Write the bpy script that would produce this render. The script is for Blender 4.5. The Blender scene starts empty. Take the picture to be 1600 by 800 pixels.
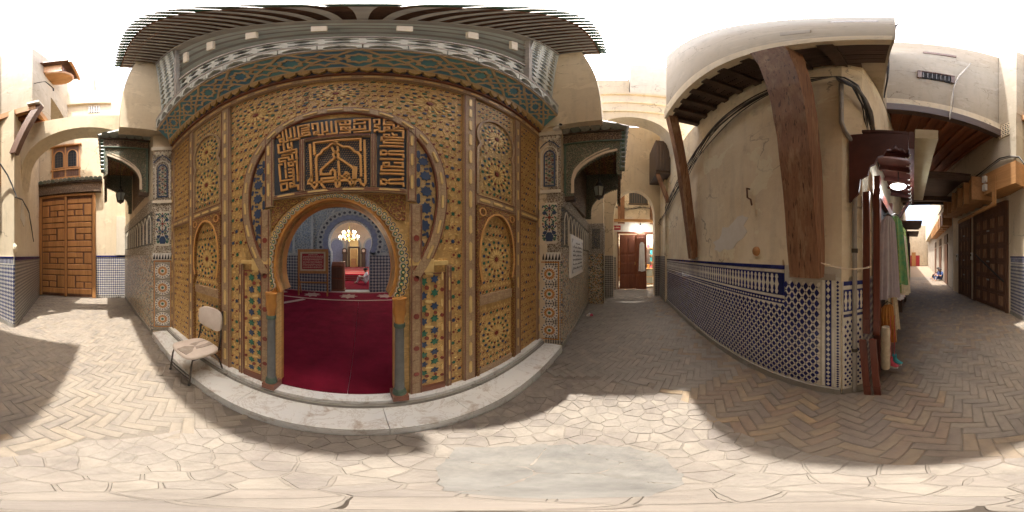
import bpy, math, random
from mathutils import Vector, Matrix
R = math.radians
rng = random.Random(11)
sc = bpy.context.scene

# ------------------------------------------------------------------ camera
EYE = 1.7
cam = bpy.data.cameras.new('camera')
cam.type = 'PANO'
try:
    cam.panorama_type = 'EQUIRECTANGULAR'
except Exception:
    cam.cycles.panorama_type = 'EQUIRECTANGULAR'
cam.clip_start = 0.02
cam.clip_end = 2000
camo = bpy.data.objects.new('camera', cam)
sc.collection.objects.link(camo)
camo.location = (0, 0, EYE)
camo.rotation_euler = (R(90), 0, R(-52.65))
sc.camera = camo

# ------------------------------------------------------------------ sky and sun
SUN = Vector((0.25, -0.045, 1.0)).normalized()          # towards the sun
w = bpy.data.worlds.new('World'); sc.world = w; w.use_nodes = True
nt = w.node_tree; nt.nodes.clear()
out = nt.nodes.new('ShaderNodeOutputWorld'); bg = nt.nodes.new('ShaderNodeBackground')
sky = nt.nodes.new('ShaderNodeTexSky'); sky.sky_type = 'NISHITA'; sky.sun_disc = False
sky.sun_elevation = math.asin(SUN.z); sky.sun_rotation = math.atan2(SUN.x, SUN.y)
sky.air_density = 1.0; sky.dust_density = 10.0; sky.ozone_density = 1.0; sky.altitude = 400
bg.inputs['Strength'].default_value = 0.15
nt.links.new(sky.outputs[0], bg.inputs['Color']); nt.links.new(bg.outputs[0], out.inputs['Surface'])
sl = bpy.data.lights.new('sun', 'SUN'); sl.energy = 2.0; sl.angle = R(0.53); sl.color = (1.0, 0.95, 0.88)
so = bpy.data.objects.new('sun', sl); sc.collection.objects.link(so)
so.rotation_euler = (-SUN).to_track_quat('-Z', 'Y').to_euler()
so.location = (20, -4, 60)

# ------------------------------------------------------------------ exposure and renderer
sc.view_settings.view_transform = 'Standard'; sc.view_settings.look = 'None'
sc.view_settings.exposure = 2.45; sc.view_settings.gamma = 1.0
sc.view_settings.use_curve_mapping = False
sc.render.engine = 'CYCLES'
sc.cycles.use_denoising = True
try: sc.cycles.denoiser = 'OPENIMAGEDENOISE'
except Exception: pass
sc.cycles.max_bounces = 10; sc.cycles.diffuse_bounces = 6; sc.cycles.glossy_bounces = 3
sc.cycles.transmission_bounces = 6; sc.cycles.transparent_max_bounces = 8
sc.cycles.caustics_reflective = False; sc.cycles.caustics_refractive = False
sc.cycles.sample_clamp_indirect = 6.0

# ------------------------------------------------------------------ materials
MATS = {}
class NT:
    """tiny node helper"""
    def __init__(s, name):
        s.m = bpy.data.materials.new(name); s.m.use_nodes = True
        s.t = s.m.node_tree; s.b = s.t.nodes['Principled BSDF']; MATS[name] = s.m
    def n(s, typ, **kw):
        nd = s.t.nodes.new(typ)
        for k, v in kw.items(): setattr(nd, k, v)
        return nd
    def l(s, a, b): s.t.links.new(a, b)
    def put(s, sock, v):
        if hasattr(v, 'links') or isinstance(v, bpy.types.NodeSocket): s.l(v, sock)
        else: sock.default_value = v
    def math(s, op, a, b=0.0, c=0.0):
        nd = s.n('ShaderNodeMath', operation=op)
        s.put(nd.inputs[0], a); s.put(nd.inputs[1], b)
        if op in ('MULTIPLY_ADD',): s.put(nd.inputs[2], c)
        return nd.outputs[0]
    def mix(s, f, a, b, mode='MIX'):
        nd = s.n('ShaderNodeMix', data_type='RGBA', blend_type=mode)
        s.put(nd.inputs[0], f)
        for i, v in ((6, a), (7, b)):
            if isinstance(v, tuple): nd.inputs[i].default_value = (*v[:3], 1)
            else: s.l(v, nd.inputs[i])
        return nd.outputs[2]
    def coord(s):
        return s.n('ShaderNodeTexCoord').outputs['Object']
    def noise(s, scale, detail=4, rough=0.55, vec=None, dist=0.0):
        nd = s.n('ShaderNodeTexNoise'); nd.inputs['Scale'].default_value = scale
        nd.inputs['Detail'].default_value = detail; nd.inputs['Roughness'].default_value = rough
        nd.inputs['Distortion'].default_value = dist
        s.l(vec if vec is not None else s.coord(), nd.inputs['Vector']); return nd.outputs['Fac']
    def mapv(s, scale=(1, 1, 1), rot=(0, 0, 0), vec=None):
        nd = s.n('ShaderNodeMapping'); nd.inputs['Scale'].default_value = scale; nd.inputs['Rotation'].default_value = rot
        s.l(vec if vec is not None else s.coord(), nd.inputs['Vector']); return nd.outputs[0]
    def ramp(s, fac, stops, const=False):
        nd = s.n('ShaderNodeValToRGB'); cr = nd.color_ramp
        if const: cr.interpolation = 'CONSTANT'
        while len(cr.elements) < len(stops): cr.elements.new(0.5)
        for e, (p, c) in zip(cr.elements, stops):
            e.position = p; e.color = (*(c if isinstance(c, tuple) else (c, c, c)), 1)
        s.l(fac, nd.inputs[0]); return nd.outputs[0]
    def step(s, fac, a, b):
        nd = s.n('ShaderNodeMapRange'); s.l(fac, nd.inputs[0])
        nd.inputs[1].default_value = a; nd.inputs[2].default_value = b; return nd.outputs[0]
    def bump(s, h, strength=0.3, dist=0.01):
        nd = s.n('ShaderNodeBump'); nd.inputs['Strength'].default_value = strength; nd.inputs['Distance'].default_value = dist
        s.l(h, nd.inputs['Height']); s.l(nd.outputs[0], s.b.inputs['Normal'])
    def fin(s, col, rough=0.7, metal=0.0, spec=0.5):
        if isinstance(col, tuple): s.b.inputs['Base Color'].default_value = (*col[:3], 1)
        else: s.l(col, s.b.inputs['Base Color'])
        s.put(s.b.inputs['Roughness'], rough); s.b.inputs['Metallic'].default_value = metal
        s.b.inputs['Specular IOR Level'].default_value = spec
        return s.m
    def uv(s):
        """u runs along any wall that follows X or Y, v is height"""
        sp = s.n('ShaderNodeSeparateXYZ'); s.l(s.coord(), sp.inputs[0])
        return s.math('ADD', sp.outputs[0], sp.outputs[1]), sp.outputs[2]

def plain(name, c, c2=None, scale=6, amt=0.6, rough=0.7, metal=0.0, bscale=40, bstr=0.15, bdist=0.004, spec=0.4, stretch=(1, 1, 1)):
    t = NT(name); c2 = c2 or tuple(x * 0.7 for x in c)
    v = t.mapv(stretch)
    f = t.ramp(t.noise(scale, 5, 0.6, v), [(0.35, 0.0), (0.65, amt)])
    t.bump(t.noise(bscale, 5, 0.6, v), bstr, bdist)
    return t.fin(t.mix(f, c, c2), rough, metal, spec)

def dusty(t, col, dust):
    """trodden dust and stains that run on across stones and joints"""
    pos = t.n('ShaderNodeNewGeometry').outputs['Position']
    big = t.ramp(t.noise(1.5, 7, 0.68, pos, 0.6), [(0.40, 0.0), (0.62, 0.85)])
    grit = t.ramp(t.noise(38, 4, 0.7, pos), [(0.35, 0.35), (0.65, 1.0)])
    col = t.mix(t.math('MULTIPLY', big, grit), col, dust)
    stain = t.ramp(t.noise(4.2, 6, 0.7, pos, 0.8), [(0.58, 0.0), (0.70, 0.45)])
    return t.mix(stain, col, tuple(x * 0.5 for x in dust))
def varied(name, c, c2, rough=0.6, scale=20, per=0.8, bstr=0.2, c3=None, metal=0.0, bscale=60, spec=0.4, dust=None):
    """colour differs from piece to piece (random per object and per island)"""
    t = NT(name)
    oi = t.n('ShaderNodeObjectInfo').outputs['Random']; gi = t.n('ShaderNodeNewGeometry').outputs['Random Per Island']
    r = t.math('FRACT', t.math('ADD', oi, gi))
    stops = [(0.0, c), (0.5, c2), (1.0, c3 or c)] if c3 else [(0.0, c), (1.0, c2)]
    base = t.ramp(r, stops)
    nf = t.ramp(t.noise(scale, 5, 0.65), [(0.3, 0.0), (0.7, 1.0)])
    col = t.mix(t.math('MULTIPLY', nf, 1 - per + 0.25), base, tuple(x * 0.45 for x in c2))
    if dust: col = dusty(t, col, dust)
    t.bump(t.noise(bscale, 5, 0.6), bstr, 0.004)
    return t.fin(col, rough, metal, spec)

def plaster(name, c, stain=(0.35, 0.27, 0.17), amt=0.5, rough=0.9, bstr=0.35, drip=0.5):
    t = NT(name)
    big = t.ramp(t.noise(0.9, 6, 0.6), [(0.38, 0.0), (0.72, amt)])
    streak = t.ramp(t.noise(2.2, 5, 0.6, t.mapv((3.0, 3.0, 0.35))), [(0.5, 0.0), (0.78, drip)])
    fine = t.noise(14, 6, 0.7)
    col = t.mix(big, c, stain)
    col = t.mix(streak, col, tuple(x * 0.62 for x in c))
    col = t.mix(t.ramp(fine, [(0.35, 0.0), (0.8, 0.28)]), col, tuple(min(1, x * 1.25) for x in c))
    vc = t.n('ShaderNodeTexVoronoi', feature='DISTANCE_TO_EDGE'); vc.inputs['Scale'].default_value = 0.85
    wob = t.n('ShaderNodeTexNoise'); wob.inputs['Scale'].default_value = 2.5; wob.inputs['Detail'].default_value = 6; t.l(t.coord(), wob.inputs['Vector'])
    va = t.n('ShaderNodeVectorMath', operation='MULTIPLY_ADD'); t.l(wob.outputs['Color'], va.inputs[0]); va.inputs[1].default_value = (0.7, 0.7, 0.7); t.l(t.coord(), va.inputs[2]); t.l(va.outputs[0], vc.inputs['Vector'])
    crack = t.math('MULTIPLY', t.ramp(vc.outputs['Distance'], [(0.004, 1.0), (0.012, 0.0)]), t.ramp(t.noise(0.7, 3, 0.5), [(0.5, 0.0), (0.56, 0.6)]))
    col = t.mix(crack, col, tuple(x * 0.35 for x in stain))
    flake = t.ramp(t.noise(1.6, 7, 0.62, None, 0.4), [(0.60, 0.0), (0.615, 0.55)])
    col = t.mix(flake, col, tuple(min(0.9, x * 1.12 + 0.03) for x in c))
    grime = t.ramp(t.noise(3.3, 7, 0.7, t.mapv((1, 1, 0.6))), [(0.57, 0.0), (0.68, 0.35)])
    col = t.mix(grime, col, tuple(x * 0.6 for x in stain))
    h = t.math('ADD', t.math('MULTIPLY', t.noise(5, 6, 0.6), 0.7), t.math('MULTIPLY', t.noise(60, 4, 0.6), 0.3))
    t.bump(h, bstr, 0.02)
    return t.fin(col, rough, 0, 0.25)

def wood(name, c, c2, rough=0.55, axis='z', bstr=0.25, scale=5):
    t = NT(name)
    st = {'z': (1, 1, 0.06), 'x': (0.06, 1, 1), 'y': (1, 0.06, 1)}[axis]
    v = t.mapv(st)
    g = t.noise(scale * 8, 6, 0.7, v, 0.6); b = t.noise(scale, 4, 0.6, v)
    col = t.mix(t.ramp(g, [(0.3, 0.0), (0.72, 1.0)]), c, c2)
    col = t.mix(t.ramp(b, [(0.4, 0.0), (0.75, 0.55)]), col, tuple(x * 0.55 for x in c2))
    t.bump(g, bstr, 0.004)
    return t.fin(col, rough, 0, 0.35)

def zellige(name, size, stops, grout=(0.25, 0.23, 0.2), gw=0.07, vscale=1.0, checker=None, rough=0.3, dirt=0.35, second=None):
    """small cut tiles laid diagonally, colour per tile"""
    t = NT(name)
    u, v = t.uv()
    v = t.math('MULTIPLY', v, vscale)
    p = t.math('DIVIDE', t.math('ADD', u, v), size); q = t.math('DIVIDE', t.math('SUBTRACT', u, v), size)
    fp = t.math('FLOOR', p); fq = t.math('FLOOR', q)
    cb = t.n('ShaderNodeCombineXYZ'); t.l(fp, cb.inputs[0]); t.l(fq, cb.inputs[1])
    wn = t.n('ShaderNodeTexWhiteNoise', noise_dimensions='3D'); t.l(cb.outputs[0], wn.inputs['Vector'])
    if checker:
        par = t.math('FRACT', t.math('MULTIPLY', t.math('ADD', fp, fq), 0.5))
        par = t.math('GREATER_THAN', par, 0.25)
        a = t.mix(wn.outputs['Value'], checker[0], tuple(x * 0.6 for x in checker[0]))
        b = t.mix(wn.outputs['Value'], checker[1], tuple(x * 0.8 for x in checker[1]))
        col = t.mix(par, a, b)
    else:
        col = t.ramp(wn.outputs['Value'], stops, True)
    ep = t.math('ABSOLUTE', t.math('SUBTRACT', t.math('FRACT', p), 0.5)); eq = t.math('ABSOLUTE', t.math('SUBTRACT', t.math('FRACT', q), 0.5))
    edge = t.math('MAXIMUM', ep, eq)
    g = t.math('GREATER_THAN', edge, 0.5 - gw)
    col = t.mix(g, col, grout)
    col = t.mix(t.ramp(t.noise(1.7, 5, 0.6), [(0.4, 0.0), (0.75, dirt)]), col, (0.2, 0.16, 0.11))
    t.bump(t.math('SUBTRACT', 1.0, t.math('ADD', g, t.math('MULTIPLY', wn.outputs['Value'], 0.4))), 0.35, 0.004)
    return t.fin(col, rough, 0, 0.5)

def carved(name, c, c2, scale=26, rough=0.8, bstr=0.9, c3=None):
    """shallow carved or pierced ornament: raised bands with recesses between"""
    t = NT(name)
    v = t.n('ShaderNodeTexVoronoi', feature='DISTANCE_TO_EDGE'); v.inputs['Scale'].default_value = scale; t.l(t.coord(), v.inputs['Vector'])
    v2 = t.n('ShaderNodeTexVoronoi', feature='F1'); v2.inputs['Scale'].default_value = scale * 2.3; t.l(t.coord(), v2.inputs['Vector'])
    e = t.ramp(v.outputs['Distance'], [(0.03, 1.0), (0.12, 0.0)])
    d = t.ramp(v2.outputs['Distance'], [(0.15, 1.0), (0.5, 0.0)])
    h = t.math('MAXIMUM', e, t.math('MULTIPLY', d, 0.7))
    base = t.mix(h, c2, c)  # recess shade put into the colour, darker between the raised bands
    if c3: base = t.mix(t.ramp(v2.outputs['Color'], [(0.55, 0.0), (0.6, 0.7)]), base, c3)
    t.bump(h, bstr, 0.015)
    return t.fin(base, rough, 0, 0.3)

def emissive(name, c, s):
    t = NT(name); t.b.inputs['Emission Color'].default_value = (*c, 1); t.b.inputs['Emission Strength'].default_value = s
    return t.fin(c, 0.5)

# ------------------------------------------------------------------ mesh helper
class Fr:
    """a plane to draw on: u to the side, v up, n out of the wall"""
    def __init__(s, o, u, v=(0, 0, 1)):
        s.o = Vector(o); s.u = Vector(u).normalized(); s.v = Vector(v).normalized(); s.n = s.u.cross(s.v).normalized()
    def p(s, a, b, d=0.0): return s.o + s.u * a + s.v * b + s.n * d

class MB:
    def __init__(s): s.v = []; s.f = []; s.m = []
    def add(s, vs, fs, mi=0):
        k = len(s.v); s.v.extend(tuple(p) for p in vs)
        for f in fs: s.f.append(tuple(i + k for i in f)); s.m.append(mi)
        return s
    def hexa(s, P, mi=0):
        return s.add(P, [(0, 3, 2, 1), (4, 5, 6, 7), (0, 1, 5, 4), (1, 2, 6, 5), (2, 3, 7, 6), (3, 0, 4, 7)], mi)
    def box(s, x0, x1, y0, y1, z0, z1, mi=0):
        x0, x1 = sorted((x0, x1)); y0, y1 = sorted((y0, y1)); z0, z1 = sorted((z0, z1))
        return s.hexa([(x0, y0, z0), (x1, y0, z0), (x1, y1, z0), (x0, y1, z0), (x0, y0, z1), (x1, y0, z1), (x1, y1, z1), (x0, y1, z1)], mi)
    def fbox(s, fr, a0, a1, b0, b1, d0, d1, mi=0, bev=0.0):
        if bev:
            poly0 = [(a0, b0), (a1, b0), (a1, b1), (a0, b1)]
            k = bev; poly1 = [(a0 + k, b0 + k), (a1 - k, b0 + k), (a1 - k, b1 - k), (a0 + k, b1 - k)]
            P = [fr.p(a, b, d0) for a, b in poly0] + [fr.p(a, b, d1 - k) for a, b in poly0] + [fr.p(a, b, d1) for a, b in poly1]
            F = [(8, 9, 10, 11)]
            for i in range(4):
                j = (i + 1) % 4; F += [(i, j, j + 4, i + 4), (i + 4, j + 4, j + 8, i + 8)]
            return s.add(P, F, mi)
        return s.prism([(a0, b0), (a1, b0), (a1, b1), (a0, b1)], fr, d0, d1, mi)
    def beam(s, a, b, w, h, up=(0, 0, 1), mi=0):
        a = Vector(a); b = Vector(b); d = (b - a).normalized(); sd = d.cross(Vector(up))
        if sd.length < 1e-4: sd = Vector((1, 0, 0))
        sd.normalize(); u2 = sd.cross(d); P = []
        for e in (a, b):
            for x, y in ((-1, -1), (1, -1), (1, 1), (-1, 1)): P.append(e + sd * x * w / 2 + u2 * y * h / 2)
        return s.add(P, [(0, 1, 2, 3), (7, 6, 5, 4), (0, 4, 5, 1), (1, 5, 6, 2), (2, 6, 7, 3), (3, 7, 4, 0)], mi)
    def prism(s, poly, fr, d0, d1, mi=0, back=True):
        n = len(poly)
        ar = sum(poly[i][0] * poly[(i + 1) % n][1] - poly[(i + 1) % n][0] * poly[i][1] for i in range(n))
        if ar < 0: poly = poly[::-1]
        P = [fr.p(a, b, d0) for a, b in poly] + [fr.p(a, b, d1) for a, b in poly]
        F = [tuple(range(n, 2 * n))]
        if back: F.append(tuple(range(n - 1, -1, -1)))
        for i in range(n): j = (i + 1) % n; F.append((i, j, j + n, i + n))
        return s.add(P, F, mi)
    def stroke(s, pts, w, fr, d0, d1, mi=0, closed=False):
        pts = [Vector((a, b, 0)) for a, b in pts]; n = len(pts)
        if closed: pts = pts
        L = []; Rr = []
        for i in range(n):
            if closed: p0, p1, p2 = pts[i - 1], pts[i], pts[(i + 1) % n]
            else: p0, p1, p2 = pts[max(0, i - 1)], pts[i], pts[min(n - 1, i + 1)]
            d1_ = (p1 - p0) if (p1 - p0).length > 1e-9 else (p2 - p1); d2_ = (p2 - p1) if (p2 - p1).length > 1e-9 else d1_
            d1_ = d1_.normalized(); d2_ = d2_.normalized()
            t = d1_ + d2_
            if t.length < 1e-3: t = d1_
            t = t.normalized(); nn = Vector((-t.y, t.x, 0)); cs = max(0.45, nn.dot(Vector((-d1_.y, d1_.x, 0))))
            e = Vector((0, 0, 0))
            if not closed and i == 0: e = -d2_ * w / 2
            if not closed and i == n - 1: e = d1_ * w / 2
            L.append(p1 + nn * (w / 2 / cs) + e); Rr.append(p1 - nn * (w / 2 / cs) + e)
        P = []
        for d in (d0, d1):
            for q in L: P.append(fr.p(q.x, q.y, d))
            for q in Rr: P.append(fr.p(q.x, q.y, d))
        F = []
        m = n if closed else n - 1
        for i in range(m):
            j = (i + 1) % n; l0, r0, l1, r1 = i, n + i, 2 * n + i, 3 * n + i; L0, R0, L1, R1 = j, n + j, 2 * n + j, 3 * n + j
            F += [(l1, r1, R1, L1), (l0, l1, L1, L0), (r0, R0, R1, r1)]
        if not closed: F += [(0, n, 3 * n, 2 * n), (n - 1, 3 * n - 1, 4 * n - 1, 2 * n - 1)]
        return s.add(P, F, mi)
    def tube(s, pts, r, n=8, mi=0, cap=True):
        pts = [Vector(p) for p in pts]; P = []; m = len(pts); prev = None
        for i, p in enumerate(pts):
            t = (pts[min(m - 1, i + 1)] - pts[max(0, i - 1)]).normalized()
            if prev is None:
                a = t.cross(Vector((0, 0, 1)))
                if a.length < 1e-3: a = t.cross(Vector((1, 0, 0)))
            else: a = prev - t * prev.dot(t)
            a.normalize(); prev = a; b = t.cross(a)
            rr = r[i] if isinstance(r, (list, tuple)) else r
            for k in range(n): an = 2 * math.pi * k / n; P.append(p + a * rr * math.cos(an) + b * rr * math.sin(an))
        F = []
        for i in range(m - 1):
            for k in range(n):
                k2 = (k + 1) % n; F.append((i * n + k, i * n + k2, (i + 1) * n + k2, (i + 1) * n + k))
        if cap: F += [tuple(range(n - 1, -1, -1)), tuple((m - 1) * n + k for k in range(n))]
        return s.add(P, F, mi)
    def lathe(s, prof, c, n=16, mi=0, cap=True):
        cx, cy, cz = c; P = []; m = len(prof)
        for r, z in prof:
            for k in range(n): an = 2 * math.pi * k / n; P.append((cx + r * math.cos(an), cy + r * math.sin(an), cz + z))
        F = []
        for i in range(m - 1):
            for k in range(n): k2 = (k + 1) % n; F.append((i * n + k, i * n + k2, (i + 1) * n + k2, (i + 1) * n + k))
        if cap: F += [tuple(range(n - 1, -1, -1)), tuple((m - 1) * n + k for k in range(n))]
        return s.add(P, F, mi)
    def grid(s, fn, nu, nv, mi=0):
        P = [fn(i / nu, j / nv) for j in range(nv + 1) for i in range(nu + 1)]
        return s.add(P, [(j * (nu + 1) + i, j * (nu + 1) + i + 1, (j + 1) * (nu + 1) + i + 1, (j + 1) * (nu + 1) + i) for j in range(nv) for i in range(nu)], mi)
    def mesh(s, name, mats, smooth=None):
        me = bpy.data.meshes.new(name); me.from_pydata(s.v, [], s.f)
        for m in (mats if isinstance(mats, (list, tuple)) else [mats]): me.materials.append(MATS[m])
        me.polygons.foreach_set('material_index', s.m)
        if smooth:
            me.polygons.foreach_set('use_smooth', [True] * len(s.f)); me.set_sharp_from_angle(angle=R(smooth))
        me.update(); return me
    def build(s, name, mats, parent=None, smooth=None, **tags):
        return ob(name, s.mesh(name, mats, smooth), parent, **tags)

WORLD = {}
def ob(name, data, parent=None, M=None, label=None, cat=None, group=None, kind=None):
    """link one object; M is its place in the world even when it has a parent"""
    o = bpy.data.objects.new(name, data); sc.collection.objects.link(o)
    M = M or Matrix.Identity(4)
    o.matrix_basis = M; WORLD[o.name] = M
    if parent is not None:
        o.parent = parent; o.matrix_parent_inverse = WORLD[parent.name].inverted()
    if label: o['label'] = label
    if cat: o['category'] = cat
    if group: o['group'] = group
    if kind: o['kind'] = kind
    return o
def thing(name, label, cat, loc=(0, 0, 0), rotz=0.0, group=None, kind='thing'):
    M = Matrix.Translation(loc) @ Matrix.Rotation(rotz, 4, 'Z')
    o = ob(name, None, None, M, label, cat, group, kind); o.empty_display_size = 0.2
    return o
def at(loc, rotz=0.0, s=1.0): return Matrix.Translation(loc) @ Matrix.Rotation(rotz, 4, 'Z') @ Matrix.Scale(s, 4)
def frM(fr, a, b, d=0.0, ang=0.0):
    """matrix that puts a piece modelled in (u, v, n) onto frame fr"""
    M = Matrix((fr.u, fr.v, fr.n)).transposed().to_4x4(); M.translation = fr.p(a, b, d)
    return M @ Matrix.Rotation(ang, 4, 'Z')
LOC = Fr((0, 0, 0), (1, 0, 0), (0, 1, 0))      # flat: u = x, v = y, n = z
def starpoly(n, r1, r2, a0=0.0, c=(0, 0)):
    return [(c[0] + (r1 if i % 2 == 0 else r2) * math.cos(a0 + math.pi * i / n), c[1] + (r1 if i % 2 == 0 else r2) * math.sin(a0 + math.pi * i / n)) for i in range(2 * n)]
def ngon(n, r, a0=0.0, c=(0, 0)): return [(c[0] + r * math.cos(a0 + 2 * math.pi * i / n), c[1] + r * math.sin(a0 + 2 * math.pi * i / n)) for i in range(n)]
def hexbar(l, w, ang=0.0, c=(0, 0)):
    p = [(-l / 2, 0), (-l / 2 + w / 2, -w / 2), (l / 2 - w / 2, -w / 2), (l / 2, 0), (l / 2 - w / 2, w / 2), (-l / 2 + w / 2, w / 2)]
    ca, sa = math.cos(ang), math.sin(ang)
    return [(c[0] + x * ca - y * sa, c[1] + x * sa + y * ca) for x, y in p]
def lerp(a, b, t): return a + (b - a) * t
# ------------------------------------------------------------------ material library
def filigree(name, c, c2, line, scale=17, metal=0.12):
    """gilded ground covered with fine interlaced lines"""
    t = NT(name)
    v = t.n('ShaderNodeTexVoronoi', feature='DISTANCE_TO_EDGE'); v.inputs['Scale'].default_value = scale; v.inputs['Randomness'].default_value = 0.35; t.l(t.coord(), v.inputs['Vector'])
    v2 = t.n('ShaderNodeTexVoronoi', feature='DISTANCE_TO_EDGE'); v2.inputs['Scale'].default_value = scale * 2.1; v2.inputs['Randomness'].default_value = 0.5; t.l(t.coord(), v2.inputs['Vector'])
    l1 = t.ramp(v.outputs['Distance'], [(0.05, 1.0), (0.09, 0.0)]); l2 = t.ramp(v2.outputs['Distance'], [(0.05, 0.7), (0.11, 0.0)])
    ln = t.math('MAXIMUM', l1, l2)
    base = t.mix(t.ramp(t.noise(3.0, 6, 0.65), [(0.35, 0.0), (0.68, 0.8)]), c, c2)
    col = t.mix(t.math('MULTIPLY', ln, 0.42), base, line)
    col = t.mix(t.ramp(t.noise(1.4, 6, 0.7), [(0.56, 0.0), (0.72, 0.5)]), col, (0.16, 0.10, 0.06))
    t.bump(t.math('SUBTRACT', 1.0, ln), 0.6, 0.006)
    return t.fin(col, 0.42, metal, 0.5)
filigree('gold_field', (0.84, 0.58, 0.22), (0.68, 0.44, 0.15), (0.36, 0.18, 0.07), 17, 0.03)
filigree('gold_dark', (0.74, 0.53, 0.22), (0.57, 0.39, 0.16), (0.24, 0.14, 0.07), 22, 0.05)
filigree('post_paint', (0.58, 0.42, 0.23), (0.42, 0.29, 0.18), (0.22, 0.10, 0.06), 30, 0.05)
plain('gilt_dim', (0.66, 0.46, 0.17), (0.5, 0.32, 0.11), 12, 0.6, 0.4, 0.1)
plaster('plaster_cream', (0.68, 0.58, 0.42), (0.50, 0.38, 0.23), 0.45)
plaster('plaster_pale', (0.70, 0.64, 0.53), (0.52, 0.44, 0.31), 0.4, drip=0.4)
plaster('plaster_ochre', (0.84, 0.75, 0.58), (0.60, 0.47, 0.29), 0.65, bstr=0.8, drip=0.6)
plaster('plaster_sky_darkened', (0.47, 0.415, 0.325), (0.36, 0.29, 0.19), 0.45, drip=0.5)  # tone darkened in the colour to offset open-sky light on upper walls
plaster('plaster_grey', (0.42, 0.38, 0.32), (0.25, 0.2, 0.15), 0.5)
plaster('cement', (0.30, 0.29, 0.26), (0.2, 0.17, 0.13), 0.6)
plain('strap_gold', (0.68, 0.54, 0.34), (0.52, 0.40, 0.25), 6.0, 0.7, 0.6)
wood('wood_door', (0.56, 0.28, 0.10), (0.36, 0.165, 0.055))
wood('wood_red', (0.30, 0.10, 0.05), (0.16, 0.055, 0.03))
wood('wood_dark', (0.13, 0.085, 0.06), (0.07, 0.045, 0.03))
wood('wood_dark_x', (0.15, 0.10, 0.075), (0.08, 0.05, 0.04), axis='x')
t = NT('wood_timber'); tv = t.mapv((1, 1, 0.05))
g = t.noise(36, 7, 0.75, tv, 0.7); col = t.mix(t.ramp(g, [(0.3, 0.0), (0.7, 1.0)]), (0.36, 0.19, 0.105), (0.17, 0.085, 0.05))
col = t.mix(t.ramp(t.noise(9, 6, 0.65, t.mapv((1, 1, 0.18))), [(0.52, 0.0), (0.66, 0.6)]), col, (0.52, 0.36, 0.22))
col = t.mix(t.ramp(t.noise(60, 3, 0.5, t.mapv((1, 1, 0.03))), [(0.62, 0.0), (0.66, 0.9)]), col, (0.06, 0.03, 0.02))
t.bump(g, 0.8, 0.008); t.fin(col, 0.75, 0, 0.3)
wood('wood_new', (0.55, 0.30, 0.12), (0.40, 0.19, 0.07), axis='y')
wood('wood_soffit', (0.34, 0.13, 0.06), (0.19, 0.07, 0.035), axis='y')
wood('wood_shutter', (0.22, 0.07, 0.045), (0.12, 0.04, 0.03), 0.35)
wood('wood_brown', (0.22, 0.11, 0.065), (0.11, 0.055, 0.035), 0.6)
plain('gilt', (0.88, 0.68, 0.30), (0.70, 0.46, 0.16), 12, 0.6, 0.32, 0.15, 60, 0.1)
plain('gilt_orange', (0.82, 0.47, 0.16), (0.58, 0.30, 0.10), 12, 0.6, 0.4, 0.1, 60, 0.1)
plain('strap_red', (0.27, 0.10, 0.055), (0.17, 0.085, 0.06), 6.0, 0.7, 0.5, 0.05, 60, 0.3)
plain('inlay_green', (0.05, 0.19, 0.11), (0.035, 0.12, 0.10), 14, 0.6, 0.4)
plain('inlay_blue', (0.05, 0.085, 0.17), (0.03, 0.05, 0.10), 14, 0.6, 0.4)
plain('inlay_red', (0.28, 0.06, 0.04), (0.18, 0.05, 0.04), 14, 0.6, 0.45)
plain('slate', (0.045, 0.06, 0.09), (0.07, 0.085, 0.10), 90, 0.9, 0.6, 0.0, 160, 0.6, 0.004)
plain('orange_paint', (0.62, 0.30, 0.07), (0.40, 0.17, 0.05), 7, 0.8, 0.45, 0.1, 40, 0.3)
plain('teal_paint', (0.16, 0.42, 0.45), (0.10, 0.24, 0.44), 2.5, 0.9, 0.6)
plain('screen_grey', (0.64, 0.68, 0.66), (0.48, 0.54, 0.54), 4, 0.7, 0.8)
plain('screen_brown', (0.40, 0.38, 0.36), (0.28, 0.27, 0.26), 4, 0.7, 0.8)
plain('screen_back', (0.12, 0.22, 0.27), (0.45, 0.50, 0.52), 2.5, 1.0, 0.8)
varied('tile_green', (0.05, 0.13, 0.09), (0.10, 0.17, 0.12), 0.35, 18, 0.7, c3=(0.16, 0.17, 0.13))
varied('tile_grey', (0.30, 0.32, 0.29), (0.16, 0.20, 0.17), 0.5, 18, 0.7, c3=(0.38, 0.36, 0.31))
plain('stucco_white', (0.74, 0.69, 0.58), (0.6, 0.53, 0.41), 6, 0.6, 0.8, 0, 60, 0.3)
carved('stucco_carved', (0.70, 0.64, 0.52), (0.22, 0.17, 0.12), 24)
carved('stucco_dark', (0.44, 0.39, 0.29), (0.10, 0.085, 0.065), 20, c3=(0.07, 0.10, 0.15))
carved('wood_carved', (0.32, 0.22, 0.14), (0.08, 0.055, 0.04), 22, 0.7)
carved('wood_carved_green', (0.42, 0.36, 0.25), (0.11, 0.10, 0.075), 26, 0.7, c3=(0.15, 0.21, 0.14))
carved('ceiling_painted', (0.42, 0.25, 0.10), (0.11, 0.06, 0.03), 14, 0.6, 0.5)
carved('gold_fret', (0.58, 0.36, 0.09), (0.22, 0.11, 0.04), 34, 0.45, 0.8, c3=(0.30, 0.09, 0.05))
zellige('zellige_multi', 0.042, [(0.0, (0.60, 0.52, 0.38)), (0.34, (0.05, 0.06, 0.12)), (0.52, (0.52, 0.26, 0.06)), (0.72, (0.06, 0.17, 0.10)), (0.84, (0.62, 0.56, 0.44))])
zellige('zellige_dots', 0.030, None, checker=((0.03, 0.035, 0.06), (0.70, 0.64, 0.50)), gw=0.05, dirt=0.2)
zellige('zellige_blue', 0.075, None, checker=((0.03, 0.05, 0.20), (0.68, 0.66, 0.60)), vscale=0.8, dirt=0.25)
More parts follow.
